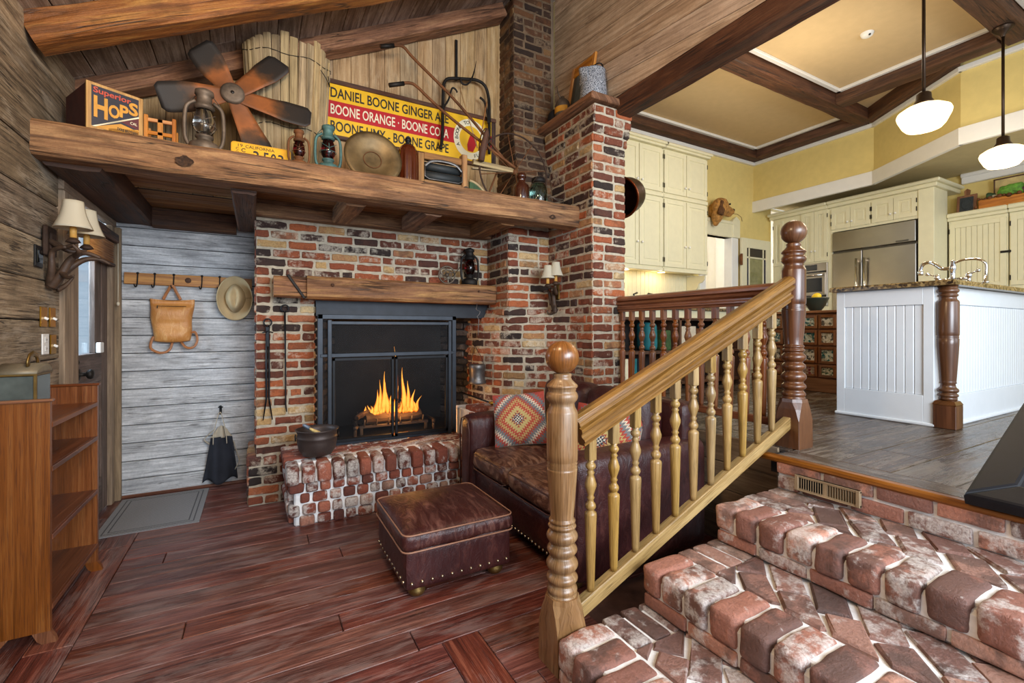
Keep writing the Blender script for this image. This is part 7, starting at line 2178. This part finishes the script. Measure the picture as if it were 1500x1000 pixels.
m.lathe([(.026, 0), (.026, .01), (.016, .018), (.015, .10), (.02, .11), (.02, .135), (.012, .15), (.014, .165), (.004, .18)], n=16)
m.tube(spline([(0, 0, .12), (0, .03, .118), (0, .06, .122), (0, .095, .155), (0, .13, .175), (0, .165, .165), (0, .18, .13), (0, .18, .10)], 6), .0125, 10); m.lathe([(.013, .085), (.017, .09), (.017, .115), (.012, .12)], (0, .18, 0), 14); m.build('spout', M['chrome'], fc)
for y in (.085, -.085):
    m = MB(); m.lathe([(.022, 0), (.022, .008), (.012, .016), (.012, .045), (.018, .052), (.016, .075), (.006, .082)], (0, y, 0), 14); m.tube([(0, y, .065), (-.01, y*1.5, .085)], .005, 6); m.ball((-.012, y*1.6, .088), .013, 10); m.tube([(0, y, .04), (0, 0, .04)], .009, 8); m.build('tap', M['chrome'], fc)
m = MB(); m.lathe([(.018, 0), (.018, .008), (.010, .014), (.010, .05)], (.0, -.17, 0), 12); m.tube(spline([(0, -.17, .05), (0, -.17, .13), (0, -.13, .165), (0, -.06, .17), (0, -.01, .155)], 5), .008, 8); m.build('side_spray', M['chrome'], fc)

# bin cabinet with glass fronted drawers
bn = thing('bin_cabinet', 'old brown seed cabinet with small glass fronted drawers behind the newel post', 'cabinet', (5.25, 2.85, KF))
m = W(bn); m.bx(5.02, 5.5, 2.405, 3.30, KF, 1.44, bev=.004); m.bx(4.985, 5.5, 2.385, 3.32, 1.44, 1.467, bev=.006, long=1); m.bx(5.0, 5.06, 2.40, 3.31, KF, KF+.14, bev=.006, long=1); m.build('case', M['bindrawer'], bn)
bm_ = ['bin_b', 'bin_a', 'bin_d', 'bin_c']; k = 0
for r_, (za, zb) in enumerate(((1.285, 1.42), (1.115, 1.265), (.93, 1.095), (.79, .915))):
    for c_ in range(5):
        ya = 2.42+c_*.176; yb = ya+.164
        m = W(bn); fr = .026
        for (a, b, c2, d) in ((ya, ya+fr, za, zb), (yb-fr, yb, za, zb), (ya+fr, yb-fr, za, za+fr), (ya+fr, yb-fr, zb-fr, zb)): m.bx(4.995, 5.022, a, b, c2, d, bev=.003)
        q = m.build('drawer', M['bindrawer'], bn)
        m = W(bn); m.bx(5.008, 5.018, ya+fr, yb-fr, za+fr, zb-fr, bev=0); m.build('glass_front', M[bm_[(r_*3+c_*2+(r_ == 1)) % 4]], q); k += 1
bw = thing('fruit_bowl', 'dark bowl on the old seed cabinet beside the newel post', 'bowl', (5.15, 2.69, 1.467))
m = MB(); m.lathe([(.0, 0), (.05, 0), (.055, .01), (.09, .06), (.12, .13), (.124, .138), (.116, .13), (.086, .066), (.05, .02), (0, .018)], n=32, cap=False); m.build('body', plain('dark_green_bowl', '#2c332b', .3, var=.2), bw)
lm = thing('lemon', 'single yellow lemon in the dark bowl', 'fruit', (5.11, 2.66, 1.615))
m = MB(); m.ball((0, 0, 0), .038, 16, sz=1.25, rot=Matrix.Rotation(1.2, 3, 'X')); m.build('body', M['lemon'], lm)

# dark open shelf behind the railing and what is on it
sb = thing('open_shelf', 'dark wooden open shelf unit seen through the red brown railing', 'shelf unit', (4.3, 3.6, KF))
m = W(sb)
for z in (KF+.08, 1.05, 1.40): m.bx(3.0, 5.0, 3.45, 3.80, z-.03, z, bev=.004, long=0)
for x in (3.0, 3.98, 4.98): m.bx(x, x+.03, 3.45, 3.80, KF, 1.40, bev=.004, long=2)
m.build('carcass', M['beam_dark'], sb)
m = W(sb); m.bx(3.0, 5.0, 3.80, 3.82, KF, 1.40, bev=0, long=0); m.build('back_board', plain('shelf_back', '#1e130d', .7), sb)
def onshelf(name, label, cat, x, w_, d_, h_, mat, z=1.05, r=None, y=3.58):
    o_ = thing(name, label, cat, (x, y, z))
    m_ = MB()
    if r: m_.cushion((0, 0, h_/2), (w_, d_, h_), r=r, n=8, wob=.01, seed=x)
    else: m_.box((0, 0, h_/2), (w_, d_, h_), bev=.004)
    m_.build('body', M[mat], o_); return o_
onshelf('folded_cloth', 'teal folded cloth on the dark shelf behind the railing', 'cloth', 3.62, .16, .2, .30, 'tealcloth', r=.05)
onshelf('green_tin', 'green tin beside the teal cloth on the dark shelf', 'tin', 3.84, .14, .16, .22, 'dkgreen', r=.02)
onshelf('pale_box', 'beige storage box on the dark shelf, left of the shelf post', 'box', 4.14, .26, .2, .26, 'canvas')
onshelf('brown_jug', 'brown jug between the beige box and the green plant', 'jug', 4.42, .14, .14, .24, 'rust', r=.06)
pp = thing('potted_plant', 'small green potted plant on the dark shelf', 'plant', (4.72, 3.56, 1.05))
m = MB(); m.lathe([(.0, 0), (.05, 0), (.065, .09), (.07, .1), (.06, .1), (0, .09)], n=20, cap=False); m.build('pot', M['canvas'], pp)
m = MB(); random.seed(12)
for i in range(26):
    a, l = R(0, 2*PI), R(.08, .16); d = Vector((math.cos(a)*R(.2, .9), math.sin(a)*R(.2, .9), 1)).normalized()
    b0 = Vector((0, 0, .09)); tip = b0+d*l; s_ = d.cross(Vector((0, 0, 1)))
    s_ = s_.normalized()*.016 if s_.length > .01 else Vector((.016, 0, 0)); mid = b0+d*l*.55
    m.add([tuple(b0), tuple(mid+s_), tuple(tip-Vector((0, 0, .02))), tuple(mid-s_)], [[0, 1, 2, 3]])
m.build('leaves', M['green'], pp)
for k, (x, mt, lab) in enumerate(((3.25, 'off', 'cream book on the lower dark shelf'), (3.31, 'cratered', 'red book on the lower dark shelf'), (3.37, 'tealcloth', 'teal book on the lower dark shelf'), (3.43, 'navy', 'navy book on the lower dark shelf'))):
    onshelf('book', lab, 'book', x, .045, .2, .26, mt, z=KF+.08)

# pendants
for k, (x, lab, zs) in enumerate(((4.20, 'lit opal pendant lamp nearer the boarded wall', 2.80), (5.80, 'lit opal pendant lamp at the right edge with a visible ceiling canopy', 2.81))):
    pd = thing('pendant_lamp', lab, 'pendant lamp', (x, 1.46, 3.955), group='opal pendants over the island')
    m = W(pd); m.lathe([(.0, 3.955), (.07, 3.955), (.07, 3.945), (.05, 3.92), (.02, 3.89), (.012, 3.87)][::-1], (x, 1.46, 0), 20, cap=False); m.build('canopy', M['bronze'], pd)
    m = W(pd); m.tube([(x, 1.46, 3.88), (x, 1.46, zs+.16)], .011, 10); m.build('rod', M['bronze'], pd)
    m = W(pd); m.lathe([(.03, zs+.175), (.042, zs+.165), (.045, zs+.125), (.06, zs+.10), (.066, zs+.088), (0, zs+.088)][::-1], (x, 1.46, 0), 20, cap=False); m.build('fitter', M['bronze'], pd)
    m = W(pd); m.lathe([(.0, zs-.098), (.05, zs-.096), (.10, zs-.085), (.122, zs-.06), (.150, zs+.0), (.155, zs+.022), (.148, zs+.042), (.11, zs+.068), (.062, zs+.088)], (x, 1.46, 0), 36, cap=False); m.build('glass_shade', M['lamp'], pd)
sd = thing('smoke_detector', 'small white round detector on the tan kitchen ceiling', 'smoke detector', (5.10, 2.20, KZ))
m = MB(); m.lathe([(.0, -.035), (.03, -.035), (.045, -.025), (.055, 0)], n=20, cap=False); m.build('case', M['plastic'], sd)
m = MB(); m.ball((-.02, -.03, -.03), .011, 8); m.build('sensor', M['darkplastic'], sd)
# black frame leaning at the edge of the kitchen floor
bf = thing('black_framework', 'empty black wooden frame lying slanted at the edge of the kitchen floor', 'frame', (2.26, .1, KF))
FM = frame_M((2.255-2.26, .665-.1, .002), (0, -1, 0), (.915, 0, .403))
m = MB()
FW, FL, rw = 1.1, .95, .115
for poly, ua in (([(0, 0), (FW, 0), (FW-rw, rw), (rw, rw)], 0), ([(0, 0), (rw, rw), (rw, FL-rw), (0, FL)], 1), ([(FW, 0), (FW, FL), (FW-rw, FL-rw), (FW-rw, rw)], 1), ([(0, FL), (rw, FL-rw), (FW-rw, FL-rw), (FW, FL)], 0)):
    m.prism(poly, 0, .045, bev=.012, T=FM, uax=ua)
m.build('rails', M['frame_black'], bf)
m = MB()
for x in (.06, FW-.06):
    t_ = FM @ Vector((x, FL-.05, 0)); m.bx(t_.x-.02, t_.x+.02, t_.y-.02, t_.y+.02, 0, t_.z, bev=.003, long=2)
m.build('prop_leg', M['frame_black'], bf)
# ---------------------------------------------------------------- camera
sc = bpy.context.scene
cam = bpy.data.cameras.new('camera'); co = bpy.data.objects.new('camera', cam); C.objects.link(co)
cam.sensor_width = 36; cam.lens = 675/1500*36
cam.shift_y = -17/1500
cam.clip_start = .05
co.location = (0, 0, 1.27); co.rotation_euler = (PI/2, 0, -math.radians(29.05))
sc.camera = co
# ---------------------------------------------------------------- light
w = bpy.data.worlds.new('world'); sc.world = w; w.use_nodes = True
bg_ = w.node_tree.nodes['Background']
bg_.inputs[0].default_value = (.80, .89, 1.0, 1); bg_.inputs[1].default_value = .9
def area(name, loc, target, sx, sy, power, col):
    l = bpy.data.lights.new(name, 'AREA'); l.shape = 'RECTANGLE'; l.size = sx; l.size_y = sy; l.energy = power; l.color = col
    o = bpy.data.objects.new(name, l); C.objects.link(o); o.location = loc
    o.rotation_euler = (Vector(target)-Vector(loc)).to_track_quat('-Z', 'Y').to_euler(); return o
def point(name, loc, power, col, r=.08):
    l = bpy.data.lights.new(name, 'POINT'); l.energy = power; l.color = col; l.shadow_soft_size = r
    o = bpy.data.objects.new(name, l); C.objects.link(o); o.location = loc; return o
WARM = (1.0, .72, .42); SOFT = (1.0, .86, .66); DAY = (.86, .93, 1.0)
area('window_light_behind', (1.2, -2.6, 2.0), (1.3, 2.5, .6), 2.6, 1.6, 170, (.78, .88, 1.0))
area('window_light_right', (2.2, -2.0, 2.4), (1.9, 1.0, .3), 2.2, 1.6, 120, DAY)
area('kitchen_window_light', (5.2, -2.4, 2.3), (4.6, 1.6, 1.2), 2.0, 1.4, 26, DAY)
area('door_daylight', (-1.35, 3.95, 1.6), (.3, 3.7, .6), .7, 1.0, 70, (.78, .88, 1.0))
point('room_lamp', (.25, 1.1, 2.75), 64, WARM, .15)
point('loft_lamp', (-.1, 2.0, 2.5), 11, WARM, .12)
for x in (4.20, 5.80): point('pendant_bulb', (x, 1.46, 2.62), 20, SOFT, .12)
point('kitchen_lamp', (4.6, 2.6, 3.3), 28, SOFT, .25)  # added fill without a fitting, brightens the whole kitchen
point('pantry_lamp', (6.6, 5.4, 2.9), 60, (1, .95, .92), .2)
for x in (4.10, 4.74): point('under_cabinet_bulb', (x, 4.42, 1.99), 2.2, (1.0, .74, .40), .03)
point('fire_glow', (1.03, 3.84, .62), 8, (1.0, .45, .12), .08)
# ---------------------------------------------------------------- render look
sc.view_settings.view_transform = 'Standard'
sc.view_settings.look = 'None'
sc.view_settings.gamma = 1
sc.view_settings.use_curve_mapping = False
sc.view_settings.exposure = 0.12
cy = sc.cycles
cy.use_denoising = True
cy.max_bounces = 8; cy.diffuse_bounces = 4; cy.glossy_bounces = 4; cy.transmission_bounces = 6; cy.transparent_max_bounces = 12
cy.sample_clamp_indirect = 6.0
cy.caustics_reflective = False; cy.caustics_refractive = False
